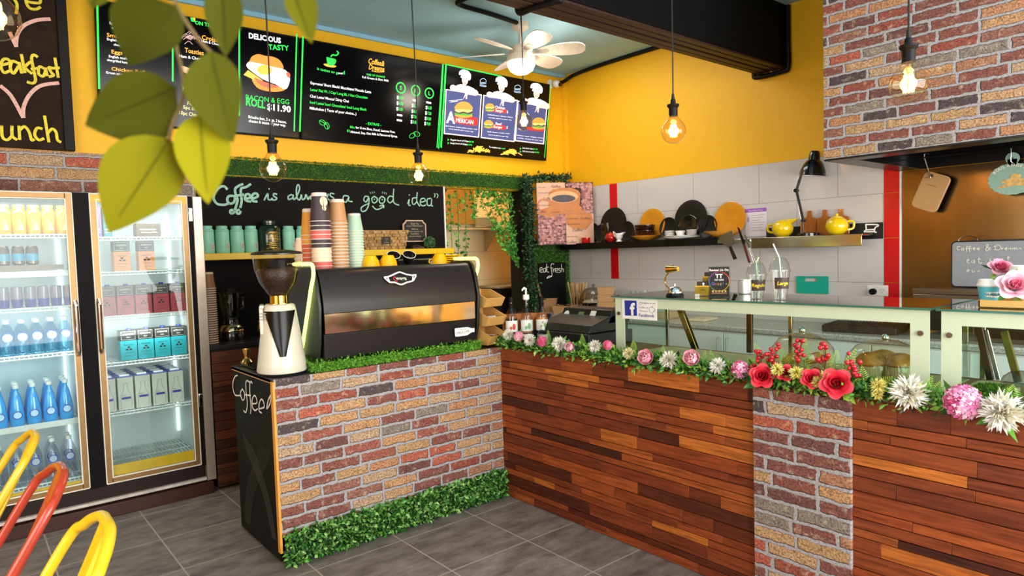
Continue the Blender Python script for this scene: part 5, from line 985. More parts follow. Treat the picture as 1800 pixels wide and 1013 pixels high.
for i in range(2):
    o=MB().lathe([(0,0),(.085,0),(.098,.012),(.1,.05),(.095,.052),(.085,.012),(0,.01)],n=30).build('brown_bowl',mat('#32130d',.15,coat=.5),loc=(5.3,shy(1134,5.3),SZ+.052+.053*i),smooth=45); tag(o,'dark brown glazed bowl, %s of the pair in the amber bowl'%('lower','upper')[i],'bowl','stacked brown bowls')
tag(MB().lathe([(0,0),(.035,.0),(.04,.02),(.038,.09),(.02,.11),(0,.112)],n=20).build('pepper_mill',mat('#1c1512',.3),loc=(5.36,shy(1118,5.36),SZ),smooth=50),'small dark rounded pot behind the brown bowls','pot')
for i in range(2):
    o=MB().lathe([(0,0),(.09,0),(.17,.014),(.172,.019),(.09,.006),(0,.006)],n=40).build('serving_plate',WHITE,loc=(5.29,shy(1199,5.29),SZ+.012*i)); tag(o,'wide white plate, %s of the two under the espresso cups'%('lower','upper')[i],'plate','wide white plates')
for i,(px,k) in enumerate(((1177,4),(1196,1),(1216,4))):
    for j in range(k):
        hh=.012 if k>1 else .045; o=MB().lathe([(0,0),(.03,0),(.047,hh-.003),(.048,hh),(.044,hh),(.028,.003),(0,.003)],n=26).build('espresso_saucer' if k>1 else 'espresso_cup',WHITE,loc=(5.25,shy(px,5.25),SZ+.033+.0125*j)); tag(o,('small white saucer, %s in the %s pile'%(('lowest','second','third','topmost')[j],'canvas-side' if i==0 else 'certificate-side')) if k>1 else 'single white espresso cup between two saucer piles','saucer' if k>1 else 'cup','small white saucers' if k>1 else None)
t=thing('amber_bowl','amber wide bowl at the end of the black shelf','bowl',(5.28,shy(1268,5.28),SZ)); MB().lathe([(0,0),(.06,0),(.085,.012),(.15,.05),(.152,.056),(.08,.02),(0,.018)],n=36).build('bowl_body',PO,t,smooth=50)
F=RW(5.452,3.272,1.70); t=thing('rating_certificate','white certificate with purple heading on the tiles','certificate',fr=F)
MB().box((0,0,0),(.205,.004,.245)).build('paper',mat('#e4dde4',.5,noise=.02),t); MB().poly([(0,.213),(.205,.213),(.205,.245),(0,.245)],-.001).build('purple_header',mat('#a25fc0',.5),t); b=MB(); b.text('Food Safety Rating',.1,.222,.013,y=-.002,align='CENTER'); b.build('header_lettering',WHITE,t)
b=MB()
for k,z in enumerate((.185,.165,.14,.12,.1,.075,.05)): b.stroke([(.06,z),(.19-.02*(k%3),z)],.003,-.001,smooth=0)
b.stroke([(.02,.17),(.035,.16),(.02,.15),(.035,.14),(.02,.13)],.006,-.001); b.build('printed_lines',mat('#8a7a94',.6),t)
# ================================================================ KNIFE RAIL, STEEL SHELF
t=thing('knife_rail','slim steel magnetic rail holding spatula and knives','rail',(5.19,3.39,1.648)); MB().box((0,-.32,0),(.02,0,.03)).build('rail_bar',STEEL,t,bevel=.003); MB().box((.02,-.3,.008),(.266,-.27,.022)).box((.02,-.05,.008),(.266,-.02,.022)).build('bracket',STEEL,t)
def hang(name,lab,cat,A,B,build):
    F=RW(5.183,0,0); a=V((0,0,0)); p=F.uv(*A); q=F.uv(*B); d=V((q[0]-p[0],q[1]-p[1])); L=d.length; t=thing(name,lab,cat,fr=Fr(F.O+F.ex*p[0]+F.ez*p[1],F.ex*(d.y/-L)+F.ez*(d.x/L)*1.0,(F.ex*d.x+F.ez*d.y)*(-1))); build(t,L); return t
def spat(t,L):
    MB().prism([(-.075,-.01),(.075,-.01),(.06,-.07),(.02,-L*.55),(-.02,-L*.55),(-.062,-.07)],-.002,.0,'y').build('steel_blade',mat('#a39a8c',.3,.9),t)
    MB().tube([(0,-.001,-L*.52),(0,-.004,-L*.6),(0,-.004,-L)],[.011,.014,.017],10).build('black_handle',BLKG,t)
hang('dough_scraper','broad steel spatula with black handle on the magnetic rail','spatula',(1274,410),(1293,456),spat)
def kn(t,L):
    MB().prism([(-.012,-.0),(.005,-.02),(.013,-L*.5),(-.013,-L*.5)],-.002,.0,'y').build('blade',mat('#3a332c',.25,.8),t); MB().box((-.011,-.008,-L),(.011,.004,-L*.5)).build('handle',mat('#5a2a22',.35),t,bevel=.004)
hang('kitchen_knife','dark-bladed knife with brown handle on the rail','knife',(1298,398),(1318,462),kn)
def kn2(t,L):
    MB().prism([(-.008,-.0),(.006,-.01),(.011,-L*.5),(-.011,-L*.5)],-.002,.0,'y').build('blade',STEEL,t); MB().tube([(-.006,0,-L*.48),(-.009,0,-L)],.006,8).tube([(.006,0,-L*.48),(.009,0,-L)],.006,8).build('handle',STEEL,t)
hang('steel_tongs','thin steel tongs next to the knife, rightmost on rail','tongs',(1309,412),(1327,462),kn2)
t=thing('steel_shelf','polished steel ledge carrying lamp and yellow teapots','shelf',(5.2,2.17,1.592)); MB().box((0,0,.0),(.012,.9,.09)).box((.012,0,.078),(.25,.9,.09)).box((.012,0,0),(.03,.9,.012)).build('shelf_body',mat('#c0b49a',.12,1,noise=.12,scale=3,stretch=(1,1,12)),t,bevel=.003)
t=thing('black_backboard','black wall strip with white doodled frame behind lamp','board',(5.442,2.118,1.642)); MB().box((0,0,0),(.012,.95,.125)).build('board',mat('#161413',.5),t); F=RW(5.441,0,0); b=MB(); Z=(5.96,(1330,270))
wr(F,b,[[(1140,745),(1265,745),(1275,760),(1245,775),(1235,820),(1260,825)],[(1145,748),(1150,800),(1125,820),(1240,818)],[(1150,800),(1240,795)]],.012,5.96,(1330,270),-.004,2); b.build('white_doodle',WHITE,t,fr=F)
S2=1.682; syy=lambda px:at(px,410,x=5.3).y
teapot('yellow_teapot','yellow teapot with pouring lip and loop handle beside lamp base','',0,0,0,0,0) if 0 else None
t=teapot('yellow_jug','open yellow jug with pouring lip left of the desk lamp',.085,YT,(5.3,syy(1376),S2),-pi/2,False,False)
MB().prism([(.05,.085),(.135,.145),(.04,.145)],-.02,.02,'y').build('pouring_lip',YT,t,bevel=.008)
t=teapot('yellow_teapot','round yellow teapot right of the desk lamp',.083,YT,(5.27,syy(1474),S2),2.4,False,True)
PD=mat('#a4602c',.15,coat=.5,stretch=(3,3,20),noise=.2)
for i,px in enumerate((1413,1440,1468)):
    if i==0: k0=k=tag(MB().prism([(-.068,0),(.068,0),(.075,.01),(.07,.13),(.06,.145),(.025,.155),(.018,.19),(.022,.205),(0,.212),(-.022,.205),(-.018,.19),(-.025,.155),(-.06,.145),(-.07,.13),(-.075,.01)],0,.014,'x').build('serving_board',PD,bevel=.004),'','board','small wooden paddle boards on the steel ledge')
    else: k=dup(k0)
    k.location=(5.395,syy(px)+.01,S2); k.rotation_euler=(0,.1,0); k['label']='small brown paddle board, %s'%('behind the lamp stem','in the middle between lamp and teapot','behind the round yellow teapot')[i]
t=thing('desk_lamp','black articulated desk lamp on the steel ledge','lamp',(5.31,syy(1420),S2)); BK=mat('#0e0d0d',.2,coat=.4); o=V((5.31,syy(1420),S2)); L=lambda px,py,x=5.31: at(px,py,x=x)-o
MB().lathe([(0,0),(.085,0),(.085,.022),(.06,.03),(0,.03)],n=36).build('lamp_base',BK,t); j0=L(1412,388); j1=L(1400,335); j2=L(1413,292)
MB().cyl((j0.x,j0.y,.03),j0,.006).build('post',BK,t); b=MB()
for d in (-.012,.012): b.tube([j0+V((d,0,0)),j1+V((d,0,0))],.0055,8).tube([j1+V((d,0,0)),j2+V((d,0,0))],.0055,8)
b.cyl(j1-V((.02,0,0)),j1+V((.02,0,0)),.016).cyl(j0-V((.02,0,0)),j0+V((.02,0,0)),.013).build('lamp_arm',BK,t)
MB().tube([j0+V((0,.02,.01)),j0.lerp(j1,.6)+V((0,.01,0))],.003,6).tube([j1+V((0,.02,.02)),j1.lerp(j2,.7)+V((0,.01,0))],.003,6).build('spring',STEEL,t)
hc=L(1428,309); M=Matrix.Rotation(.12,3,'X'); 
MB().lathe([(.1,0),(.095,.04),(.075,.09),(.052,.12),(.045,.125),(.04,.175),(.03,.195),(0,.198)],n=36,M=M).build('lamp_shade',BK,t,loc=hc,smooth=40); MB().lathe([(.098,.001),(.092,.04),(.072,.088),(0,.11)],n=36,M=M).build('white_inner_shade',WHITE,t,loc=hc); MB().tube([j2,hc+V((0,.03,.12))],.008,8).build('lamp_joint',BK,t)
# ================================================================ SMALL THINGS ON THE RIGHT WALL
t=thing('chopping_board','turquoise plastic chopping board leaning on the tiles','chopping board',fr=RW(5.44,2.797,1.207)); b=MB(); w_,h_=.265,.143
b.box((0,0,0),(w_,.01,h_-.045)).box((0,0,h_-.015),(w_,.01,h_)).box((0,0,h_-.045),(.07,.01,h_-.015)).box((w_-.09,0,h_-.045),(w_,.01,h_-.015)).build('board_body',mat('#12a58a',.4),t)
t=thing('power_outlet','white double wall outlet beside the red tiles','outlet',fr=RW(5.454,2.237,1.2)); MB().box((0,0,0),(.155,.012,.085)).build('outlet_plate',WHITE,t,bevel=.003); MB().cyl((.05,-.03,.035),(.05,.0,.035),.024,n=20).build('black_plug',BLK,t); b=MB()
for x,z,r_ in ((.1,.05,.6),(.12,.05,-.6),(.11,.03,0)): b.stroke([(x-.005*cos(r_),z-.005*sin(r_)),(x+.005*cos(r_),z+.005*sin(r_))],.003,-.001,smooth=0)
b.build('pin_slots',DM,t)
# hanging boards on the splashback
F=RW(5.36,0,0); A=F.uv(1640,303); B_=F.uv(1612,366); dv=V((B_[0]-A[0],B_[1]-A[1])); Lh=dv.length; up_=(F.ex*-dv.x+F.ez*-dv.y)/Lh; ex_=(F.ex*dv.y*-1+F.ez*dv.x)/Lh; ex_=ex_ if ex_.dot(F.ex)>0 else -ex_
F2=Fr(F.O+F.ex*A[0]+F.ez*A[1],ex_,up_); t=thing('hanging_board','pale wooden cutting board hanging from hook under hood','cutting board',fr=F2); wd=.175
def rr(x0,z0,x1,z1,r,n=5): return [(cx+r*cos(a),cz+r*sin(a)) for cx,cz,s in ((x1-r,z1-r,0),(x0+r,z1-r,pi/2),(x0+r,z0+r,pi),(x1-r,z0+r,3*pi/2)) for a in [s+pi/2*i/n for i in range(n+1)]]
MB().prism(rr(-.05,-Lh,wd-.05,0,.035),0,.022).build('board_body',mat('#b98f5c',.45,stretch=(18,18,3),noise=.18),t,bevel=.003); MB().disc(0,-.025,.012,y=-.001).build('hang_hole',mat('#3a2a1a',.7),t); b=MB(); b.stroke([(.0,-.09),(.03,-.088),(.06,-.09)],.004,-.001).build('burnt_mark',mat('#7a5030',.7),t)
h0=at(1628,277,x=5.33); tag(MB().tube(catmull([h0+V((0,-.02,.02)),h0+V((0,0,.03)),h0+V((0,.012,.01)),at(1632,300,x=5.35),at(1636,312,x=5.352),at(1627,312,x=5.352)],5),.004,8).build('steel_hook',STEEL),'steel hook holding the pale wooden board','hook')
cB=at(1779,312,x=5.36); F=RW(5.36,cB.y,cB.z); t=thing('bakery_sign','scalloped blue-green boulangerie board hanging under hood','sign',fr=F)
P=[]
for i in range(72): a=2*pi*i/72; q=.122+.006*abs(sin(a*10)); P.append((q*1.05*cos(a),q*.82*sin(a)-.01))
MB().prism(P,0,.012).cyl((0,0,.125),(0,.012,.125),.038,n=24).box((-.026,0,.08),(.026,.012,.12)).build('sign_board',mat('#8fb3a0',.5,stretch=(2,1,14),noise=.22),t)
b=MB()
for i,c in enumerate('BOULANGERIE'): a=pi*.86-pi*.72*i/10; b.text(c,.1*1.02*cos(a)-.006,.072*sin(a)-.002,.02,y=-.001,bold=.02,rot=(a-pi/2)*.6)
b.build('sign_lettering',mat('#efe8d4',.5),t); b=MB()
for x,z,rx,rz,rt in ((.0,-.02,.06,.014,.08),(.03,-.045,.07,.011,-.1),(-.02,-.05,.06,.01,.2),(.06,-.03,.03,.018,0),(.02,.005,.03,.018,0)): b.disc(x,z,rx,rz,y=-.0015-x*.001,rot=rt)
b.build('bread_picture',mat('#d9b066',.5,noise=.3,scale=40),t); MB().disc(-.0,.125,.007,y=-.001).build('hang_hole',mat('#2a3a34',.7),t)
h1=at(1777,284,x=5.35); tag(MB().tube([h1+V((0,0,.09)),h1+V((0,0,.0)),h1+V((.01,-.01,-.012))],.0035,8).build('steel_hook',STEEL),'steel hook holding the scalloped bakery sign','hook')
# bench oven, chalk sign standing on it
t=thing('bench_oven','brown-grey steel bench oven under splashback','oven',(4.99,.55,.96)); OV=mat('#8a7a6a',.25,.9,noise=.1,stretch=(1,8,1)); MB().box((.02,0,0),(.44,1.15,.25)).build('oven_body',mat('#6f655c',.35,.8),t,bevel=.004); MB().box((0,-.01,.25),(.45,1.2,.3)).build('oven_top',OV,t,bevel=.008); MB().box((-.004,-.01,.312),(.0,1.2,.335)).box((0,-.01,.3),(.45,1.2,.325)).build('top_frame',OV,t,bevel=.006); MB().box((.012,.05,.03),(.02,1.1,.22)).build('oven_door',mat('#1c1816',.2),t)
a=at(1671,502,x=5.3); F=RW(5.3,a.y,1.288); u1,w1=F.uv(1673,424); t=thing('chalk_message_board','grey chalkboard with rounded dark frame on the bench oven','chalkboard',fr=F); w1=abs(w1)
MB().prism(rr(0,0,.62,w1,.03),0,.014).build('frame',mat('#191920',.35),t,bevel=.003); MB().prism(rr(.01,.01,.61,w1-.01,.024),-.003,.002).build('slate',mat('#8d9094',.6,noise=.06),t); MB().tube([(.1+.055*cos(a),.006,w1+.03*sin(a)) for a in [pi*i/10 for i in range(11)]],.003,6).build('wire_handle',STEEL,t)
b=MB(); Z=(6.33,1600,400); WC=[[(560,215),(530,215),(525,245),(555,250)],[(580,230),(570,245),(590,252),(600,238),(580,230)],[(650,210),(630,215),(632,270)],[(615,235),(655,230)],[(680,210),(660,215),(662,270)],[(650,237),(690,232)],[(700,240),(725,235),(712,225),(700,240),(722,252)],[(740,240),(775,235),(755,225),(742,240),(770,252)],[(895,250),(845,205),(860,190),(870,205),(840,245),(860,260),(895,220)],[(945,205),(950,250)],[(930,215),(975,195),(1010,225),(985,250),(930,248)],[(1020,225),(1022,250)],[(1022,235),(1045,228)],[(1055,240),(1080,235),(1065,225),(1055,245),(1080,250)],[(1095,240),(1120,230),(1120,250)],[(1140,228),(1142,250)],[(1142,235),(1160,228),(1165,250)],[(1165,235),(1185,228),(1190,250)],[(1205,240),(1230,230),(1232,250)],[(630,375),(660,365),(640,355),(632,385),(660,395)],[(700,360),(680,380),(705,395),(715,360),(720,395)],[(765,330),(765,390),(800,395)],[(745,355),(785,350)],[(895,345),(885,370),(915,372)],[(930,345),(935,375)],[(960,360),(985,355),(970,345),(960,370)],[(1000,360),(1030,350),(1030,375)],[(1090,320),(1092,365)],[(1075,340),(1110,335)],[(630,490),(660,480),(640,470),(632,495)],[(690,470),(690,495),(720,490)],[(750,490),(780,478)]]
wr(F,b,WC,.006,6.33,(1600,400),-.005); b.build('chalk_lettering',mat('#cfcdbd',.9),t)
# bench things behind the counter
KR=mat('#b98d5e',.6,noise=.06)
def kbox(loc,rz,lab,w=.17,d=.14,h=.065,open_=False,grp='kraft takeaway boxes on the bench'):
    t=thing('takeaway_box',lab,'takeaway box',loc,rz,grp); b=MB()
    q=lambda s,z:[(-w/2*s,-d/2*s,z),(w/2*s,-d/2*s,z),(w/2*s,d/2*s,z),(-w/2*s,d/2*s,z)]
    b.add(q(.86,0)+q(1,h)+q(.97,h)+q(.84,.004),[(3,2,1,0)]+[(i,(i+1)%4,(i+1)%4+4,i+4) for i in range(4)]+[(i+4,(i+1)%4+4,(i+1)%4+8,i+8) for i in range(4)]+[((i+1)%4+12,i+12,i+8,(i+1)%4+8) for i in range(4)]+[(12,13,14,15)]); b.build('box_tray',KR,t,smooth=0)
    if open_: MB().box((-w/2,-.002,0),(w/2,.002,d*1.05)).build('lid',KR,t,loc=(0,d/2,h),rot=(-.2,0,0)); MB().box((-w/2-.035,-d/2,-.001),(-w/2,d/2,.001)).build('side_flap',KR,t,loc=(0,0,h),rot=(0,.1,0))
    else: MB().box((-w/2,-d/2,h),(w/2,d/2,h+.004)).box((-.03,-d/2-.003,h*.45),(.03,-d/2+.004,h)).build('lid',KR,t)
    return t
gb=lambda px,py: at(px,py,z=.96)
for i,(px,py,x,z,rz,op,lab) in enumerate(((968,548,5.0,0,.7,False,'kraft box at the bottom of the opened stack'),(966,546,5.0,.07,.75,True,'opened kraft takeaway box with raised lid'),(988,549,4.98,0,.6,False,'kraft box beside the opened stack'),(946,545,5.08,0,.9,False,'kraft box nearest the ivy'),(1006,550,5.1,0,.5,False,'kraft box behind the cake dome stand'))):
    p=at(px,py,x=x); kbox((x,p.y,.96+z),rz,lab,w=.22,d=.17,h=.07,open_=op)
for i in range(4):
    p=at(1066,552,x=4.98); kbox((4.98,p.y,.96+.072*i),.72,'closed kraft box, %s in the stack beside the glass cabinet'%(ordn[:3]+['topmost'])[i],w=.2,d=.17,h=.066)
t=thing('stirrer_cup','black cups of wooden stirrers on the bench','stirrers',(5.2,at(1015,540,x=5.2).y,.96)); MB().lathe([(0,0),(.05,0),(.055,.16),(.05,.16),(0,.01)],n=20).lathe([(0,0),(.045,0),(.05,.13),(.045,.13),(0,.01)],(.02,-.13,0),n=20).build('black_cup',BLK,t); b=MB(); r=random.Random(9)
for k in range(46):
    s=k%3==0; x,y=r.uniform(-.04,.04),r.uniform(-.04,.04)-(.13 if s else 0); b.box((x-.006,y-.001,.02),(x+.006,y+.001,(.2 if s else .31)+r.uniform(-.015,.015)),M=Matrix.Translation((x,y,0))@Matrix.Rotation(x*4,4,'Y')@Matrix.Rotation(-(y+(.13 if s else 0))*4,4,'X')@Matrix.Translation((-x,-y,0)),t=r.random())
stuff(b.build('wooden_stirrers',tintmat(['#c9a06a','#dcb880','#b98a55'],.5),t,tint=True))
t=thing('cake_dome','glass cake dome on black stand among the boxes','cake dome',(5.15,at(1044,540,x=5.15).y,.96)); MB().lathe([(0,0),(.07,0),(.03,.02),(.025,.085),(.12,.1),(.17,.105),(.17,.115),(0,.115)],n=32).build('stand',BLKG,t,smooth=40); MB().lathe([(.15,.115),(.15,.16),(.13,.22),(.08,.26),(0,.275)],n=32).build('glass_dome',glass('#e0dcd2',1.8),t,smooth=60); MB().sph((0,0,.29),.016).build('knob',glass('#c9c4ba',2),t); MB().lathe([(0,.116),(.12,.116),(.1,.135),(0,.14)],n=24).build('white_cake',WHITE,t)
for i in range(4):
    if i==0: k0=k=tag(MB().lathe([(0,0),(.08,0),(.125,.012),(.127,.016),(.08,.006),(0,.006)],n=36).build('marble_plate',mat('#cfd2d0',.25,noise=.18,scale=9)),'','plate','upright marbled plates')
    else: k=dup(k0)
    y=at(1108,520,x=5.2).y-.06*i; k.location=(5.2,y,1.09); k.rotation_euler=(pi/2-.12,0,.5); k['label']='upright marbled plate, %s of four behind the cabinet'%('nearest','second','third','last')[i]
tag(MB().box((-.1,-.2,0),(.1,.1,.004)).tube([(-.08,-.2,.004),(-.08,-.2,.06)],.003,6).tube([(.08,-.2,.004),(.08,-.2,.06)],.003,6).tube([(0,-.2,.06),(0,.1,.06)],.003,6).build('plate_rack',STEEL,loc=(5.2,at(1108,520,x=5.2).y+.03,.962)),'wire rack holding the marbled plates upright','rack')
# ================================================================ GLASS DISPLAY CABINETS
PALE=mat('#c9d3b4',.3,noise=.02); CG_=glass('#eef8f3',.6); EDG=mat('#2f6a58',.1,noise=.1,coat=.5); SS=mat('#b9ab96',.12,1,noise=.1)
def cabinet(lab,y0,y1,fb=False):
    t=thing('display_cabinet',lab,'display cabinet',(2.93,y1,1.0)); L=y1-y0   # local y runs towards -L
    g=MB().box((0,-L,.002),(.008,0,.345)).build('front_glass',CG_,t,smooth=0); MB().box((-.025,-L-.008,.346),(.49,.01,.354)).build('top_glass',glass('#e4f3ec',2.6),t,smooth=0)
    MB().box((-.027,-L-.01,.3455),(-.0245,.012,.3545)).box((-.025,.01,.3455),(.49,.0125,.3545)).box((-.025,-L-.0105,.3455),(.49,-L-.008,.3545)).build('green_glass_edge',EDG,t)
    MB().box((-.004,-.068,.002),(-.0005,0,.345)).box((-.004,-L,.002),(-.0005,-L+.07,.345)).box((-.004,-L+.07,.29),(-.0005,-.068,.345)).build('pale_border',PALE,t)
    MB().box((.0,-.008,.002),(.47,0,.345)).build('end_glass',CG_,t,smooth=0); MB().box((0,-L,.002),(.47,-L+.008,.345)).build('end_glass',CG_,t,smooth=0)
    for y in (-.028,-L+.032): s=MB().cyl((-.012,y,.252),(-.004,y,.252),.0105,n=18).build('screw',mat('#6f5a50',.3,.8),t)
    MB().box((.0,-L,.0),(.47,0,.006)).build('base_plate',mat('#c9b98e',.4),t)
    for y in (-.012,-L/2,-L+.012): MB().box((.455,y-.01,.006),(.47,y+.01,.345)).build('rear_post',SS,t,bevel=.002)
    if fb:
        a=MB().box((-.007,-.3,.225),(-.0045,-.054,.338)).build('social_sticker',WHITE,t); F=RW(2.9228,0,0); Z=(6.756,1060,490)
        b=MB(); pg(F,b,[(255,258),(398,262),(405,443),(262,438)],Z,-.0005); b.build('blue_square',mat('#20308f',.5),a).matrix_basis=Matrix(); b2=MB(); tx(F,b2,'f',(325,430),(388,430),140,Z,y=-.0012,bold=.04); b2.build('white_letter',WHITE,a); b3=MB()
        tx(F,b3,'Follow us on',(468,300),(618,303),22,Z,y=-.0008); tx(F,b3,'Coffee &',(428,350),(535,357),22,Z,y=-.0008,shear=.2); tx(F,b3,'Dreams',(435,390),(530,398),20,Z,y=-.0008,shear=.2); wr(F,b3,[[(430,290),(432,303),(455,303),(460,285),(445,285),(445,275),(436,290)],[(545,350),(560,400),(590,405),(612,360),(580,345),(545,350)],[(612,365),(620,385),(600,395)],[(570,340),(580,325)],[(585,340),(598,320)]],.002,6.756,(1060,490),-.0008); b3.build('sticker_lines',mat('#7a5a5a',.6),a); b4=MB(); tx(F,b4,'Facebook',(428,450),(612,460),38,Z,y=-.0008,bold=.01); b4.build('sticker_wordmark',mat('#26348f',.5),a)
        for o in a.children: o.matrix_basis=t.matrix_basis.inverted()@F.mat
    return t
cabinet('long glass display cabinet with pale border and social sticker',.965,2.592,True)
cabinet('second glass display cabinet holding moss at the counter end',-.55,.925)
def bar(lab,A,B,x,m,w=.022):
    a=at(*A,x=x); b=at(*B,x=x); d=(b-a).normalized(); s=V((1,0,0)); n=d.cross(s); vs=[]
    for p in (a,b):
        for i,j in ((-1,-1),(1,-1),(1,1),(-1,1)): vs.append(p+n*w*.5*i+s*w*.35*j)
    return tag(MB().add(vs,[(3,2,1,0),(4,5,6,7),(0,1,5,4),(1,2,6,5),(2,3,7,6),(3,0,4,7)]).build('steel_bar',m,bevel=.002,smooth=0),lab,'bar')
GD=mat('#a08355',.12,1)
bar('slanting polished steel bar inside the sticker end of cabinet',(1196,543),(1223,615),3.15,GD,.035); bar('upright bronze steel bar inside the long cabinet',(1318,545),(1318,620),3.3,mat('#5a4430',.2,.9),.03)
bar('slanting dark bar inside the second cabinet',(1720,572),(1741,668),3.15,mat('#4a3a34',.3,.6),.025); bar('slanting silver bar inside the second cabinet',(1733,580),(1755,668),3.17,STEEL,.015); bar('slanting mossy bronze bar inside the second cabinet',(1765,582),(1790,672),3.1,mat('#5c5a1c',.4,.5,noise=.4),.025)
# ---- on the cabinets
TZ=1.3545
t=thing('brass_lamp','tiny brass desk lamp ornament on the cabinet glass','ornament',(3.11,2.33,TZ)); BR_=mat('#d8a84a',.12,1); o=V((3.11,2.33,TZ)); L=lambda px,py: at(px,py,x=3.11)-o
MB().lathe([(0,0),(.03,0),(.028,.01),(.012,.02),(0,.02)],n=20).build('base',BR_,t); MB().tube(catmull([(0,0,.015),L(1170,500),L(1170,488),L(1176,479)],5),.0035,8).build('stem',BR_,t)
d=(L(1191,473)-L(1173,474)); c=L(1173,474); MB().cyl(c,c+d*1.05,.021,.012,n=20).build('shade',BR_,t); MB().tube([c+d*.5+V((0,.0,.012))+V((0,.012*cos(a),.014*sin(a))) for a in [pi*i/8 for i in range(9)]],.002,6).build('hanging_loop',BR_,t)
t=thing('service_bell','chrome and black counter service bell','bell',(3.01,2.235,TZ)); MB().lathe([(0,0),(.048,0),(.05,.008),(.042,.02),(0,.02)],n=32).build('base',BLKG,t); MB().lathe([(.04,.02),(.038,.035),(.026,.05),(0,.056)],n=32).build('bell_dome',CHROME,t,smooth=60); MB().cyl((0,0,.055),(0,0,.068),.004,n=10).build('plunger',CHROME,t)
def cards(loc,lab,s=1):
    t=thing('card_holder',lab,'card holder',loc,-1.05); AC=glass('#eaf2f4',2.2)
    MB().box((-.04,-.018,0),(.048,-.014,.05)).box((-.04,-.018,0),(.048,.02,.003)).box((.044,-.018,0),(.048,.02,.05)).build('acrylic_stand',AC,t); MB().box((-.038,-.012,.004),(.036,.004,.056)).build('yellow_cards',mat('#e0a012',.5),t)
    MB().box((-.03,.006,.03),(.036,.012,.078)).build('dark_cards',mat('#2a1c16',.5),t); b=MB(); b.text('Coffee',0,.03,.009,y=-.0125,align='CENTER',bold=.03); b.stroke([(-.02,.022),(.02,.022)],.002,-.0125); b.stroke([(-.012,.045),(.012,.045)],.002,-.0125); b.build('card_print',mat('#5a3410',.6),t); b=MB().disc(.004,.066,.006,y=.0055).disc(.004,.056,.004,y=.0055); b.build('card_emblem',WHITE,t)
cards((3.1,2.12,TZ),'front yellow business card holder beside the bell'); t=cards((3.2,2.14,TZ),'rear raised yellow card holder behind the first');
r2=[o for o in COL.objects if o.get('label')=='rear raised yellow card holder behind the first'][0]; MB().box((-.04,-.014,-.045),(.048,.02,-.001)).build('riser',glass('#eaf2f4',2),r2); r2.location.z=TZ+.046
a=at(1247,520,x=3.1); F=Fr((3.1,a.y,TZ),(.55,-.83,0),(.12,.08,1)); u1,w1=F.uv(1287,469); t=thing('review_sign','black review sign with coloured ring in acrylic stand','sign',fr=F); u1=F.uv(1282,520)[0]
MB().box((0,0,0),(u1,.004,w1)).build('card',mat('#1d1310',.35),t); MB().box((-.004,.004,-.001),(u1+.006,.008,w1+.003)).box((-.004,-.04,-.001),(u1+.006,.03,.002)).build('acrylic_stand',glass('#e6f0f2',2),t)
b=MB(); 
for k in range(24):
    a0=2*pi*k/24; b.tube([(u1/2+.052*cos(a0),-.0015,w1*.5+.052*sin(a0)),(u1/2+.052*cos(a0+.27),-.0015,w1*.5+.052*sin(a0+.27))],.0022,5,t=(k/24)%1)
b.build('colour_ring',tintmat(['#d9702c','#c9303a','#5a4fb0','#3f8a4a','#c9a02c','#d9702c'],.5),t,tint=True); b=MB(); b.text('Review Us On',u1/2,w1*.86,.012,w=None,y=-.0015,align='CENTER',bold=.02).text('TT',u1/2,w1*.62,.022,y=-.0015,align='CENTER',bold=.03).text('TAP HERE',u1/2,w1*.53,.008,y=-.0015,align='CENTER',bold=.02); b.build('white_lettering',WHITE,t)
b=MB()
for i,c in enumerate('Google'): b.text(c,u1/2-.04+.0145*i,w1*.38,.016,y=-.0015)
n0=len(b.f); b.t=[(int(6*i/n0)/6.) for i in range(n0)]; b.build('coloured_lettering',tintmat(['#4a7ad0','#d9503a','#e0b030','#4a7ad0','#3f9a4a','#d9503a'],.5),t,tint=True)
b=MB()
for i in range(5): b.disc(u1/2-.032+.016*i,w1*.17,.0055,y=-.0015,n=10)
b.stroke([(.012,w1*.1),(u1-.012,w1*.1)],.003,-.0015); b.build('star_row',mat('#e0a85a',.5),t)
def coldcup(loc,h,lab,word,straw):
    t=thing('cold_drink_cup',lab,'plastic cup',loc,-.75); PC=glass('#f2f5f4',1.7); r=.047
    MB().lathe([(0,.002),(r*.68,.002),(r,h)],n=28).build('cup_wall',PC,t,smooth=60); MB().lathe([(r*1.06,h-.003),(r*1.08,h+.006),(r*.98,h+.012),(r*.94,h+.03),(r*.62,h+.058),(.012,h+.065)],n=28).build('dome_lid',PC,t,smooth=60)
    z=h*.58; rr_=r*(.68+.32*z/h)+.0012; b=MB(); NX=10
    pts=[(-.9+1.8*i/NX) for i in range(NX+1)]; b.add([(rr_*sin(a),-rr_*cos(a),z-.027) for a in pts]+[(rr_*1.03*sin(a),-rr_*1.03*cos(a),z+.027) for a in pts],[(i,i+1,NX+2+i,NX+1+i) for i in range(NX)]); lb=b.build('dark_label',mat('#3a2420',.5),t)
    b=MB(); b.text(word,0,z-.008,.017,y=0,align='CENTER',bold=.02,shear=.2); b.v=[((rr_+.002)*sin(x/rr_),-(rr_+.002)*cos(x/rr_),zz) for x,y,zz in b.v]; b.build('yellow_lettering',mat('#e6c81c',.5),lb)
    MB().tube([(.012,.0,.01),(-.004,-.01,h+.06),straw],.0035,8).build('straw',mat('#dfe6ea',.4) if word=='Large' else mat('#b9d9a8',.4,noise=.3,scale=120),t)
a=at(1330,524,x=3.06); coldcup((3.06,a.y,TZ),.118,'clear dome-lid cup labelled regular on the cabinet','Regular',(.012,-.0,.205)); a=at(1371,527,x=3.05); coldcup((3.05,a.y,TZ),.14,'clear dome-lid cup labelled large on the cabinet','Large',(-.03,.0,.27))
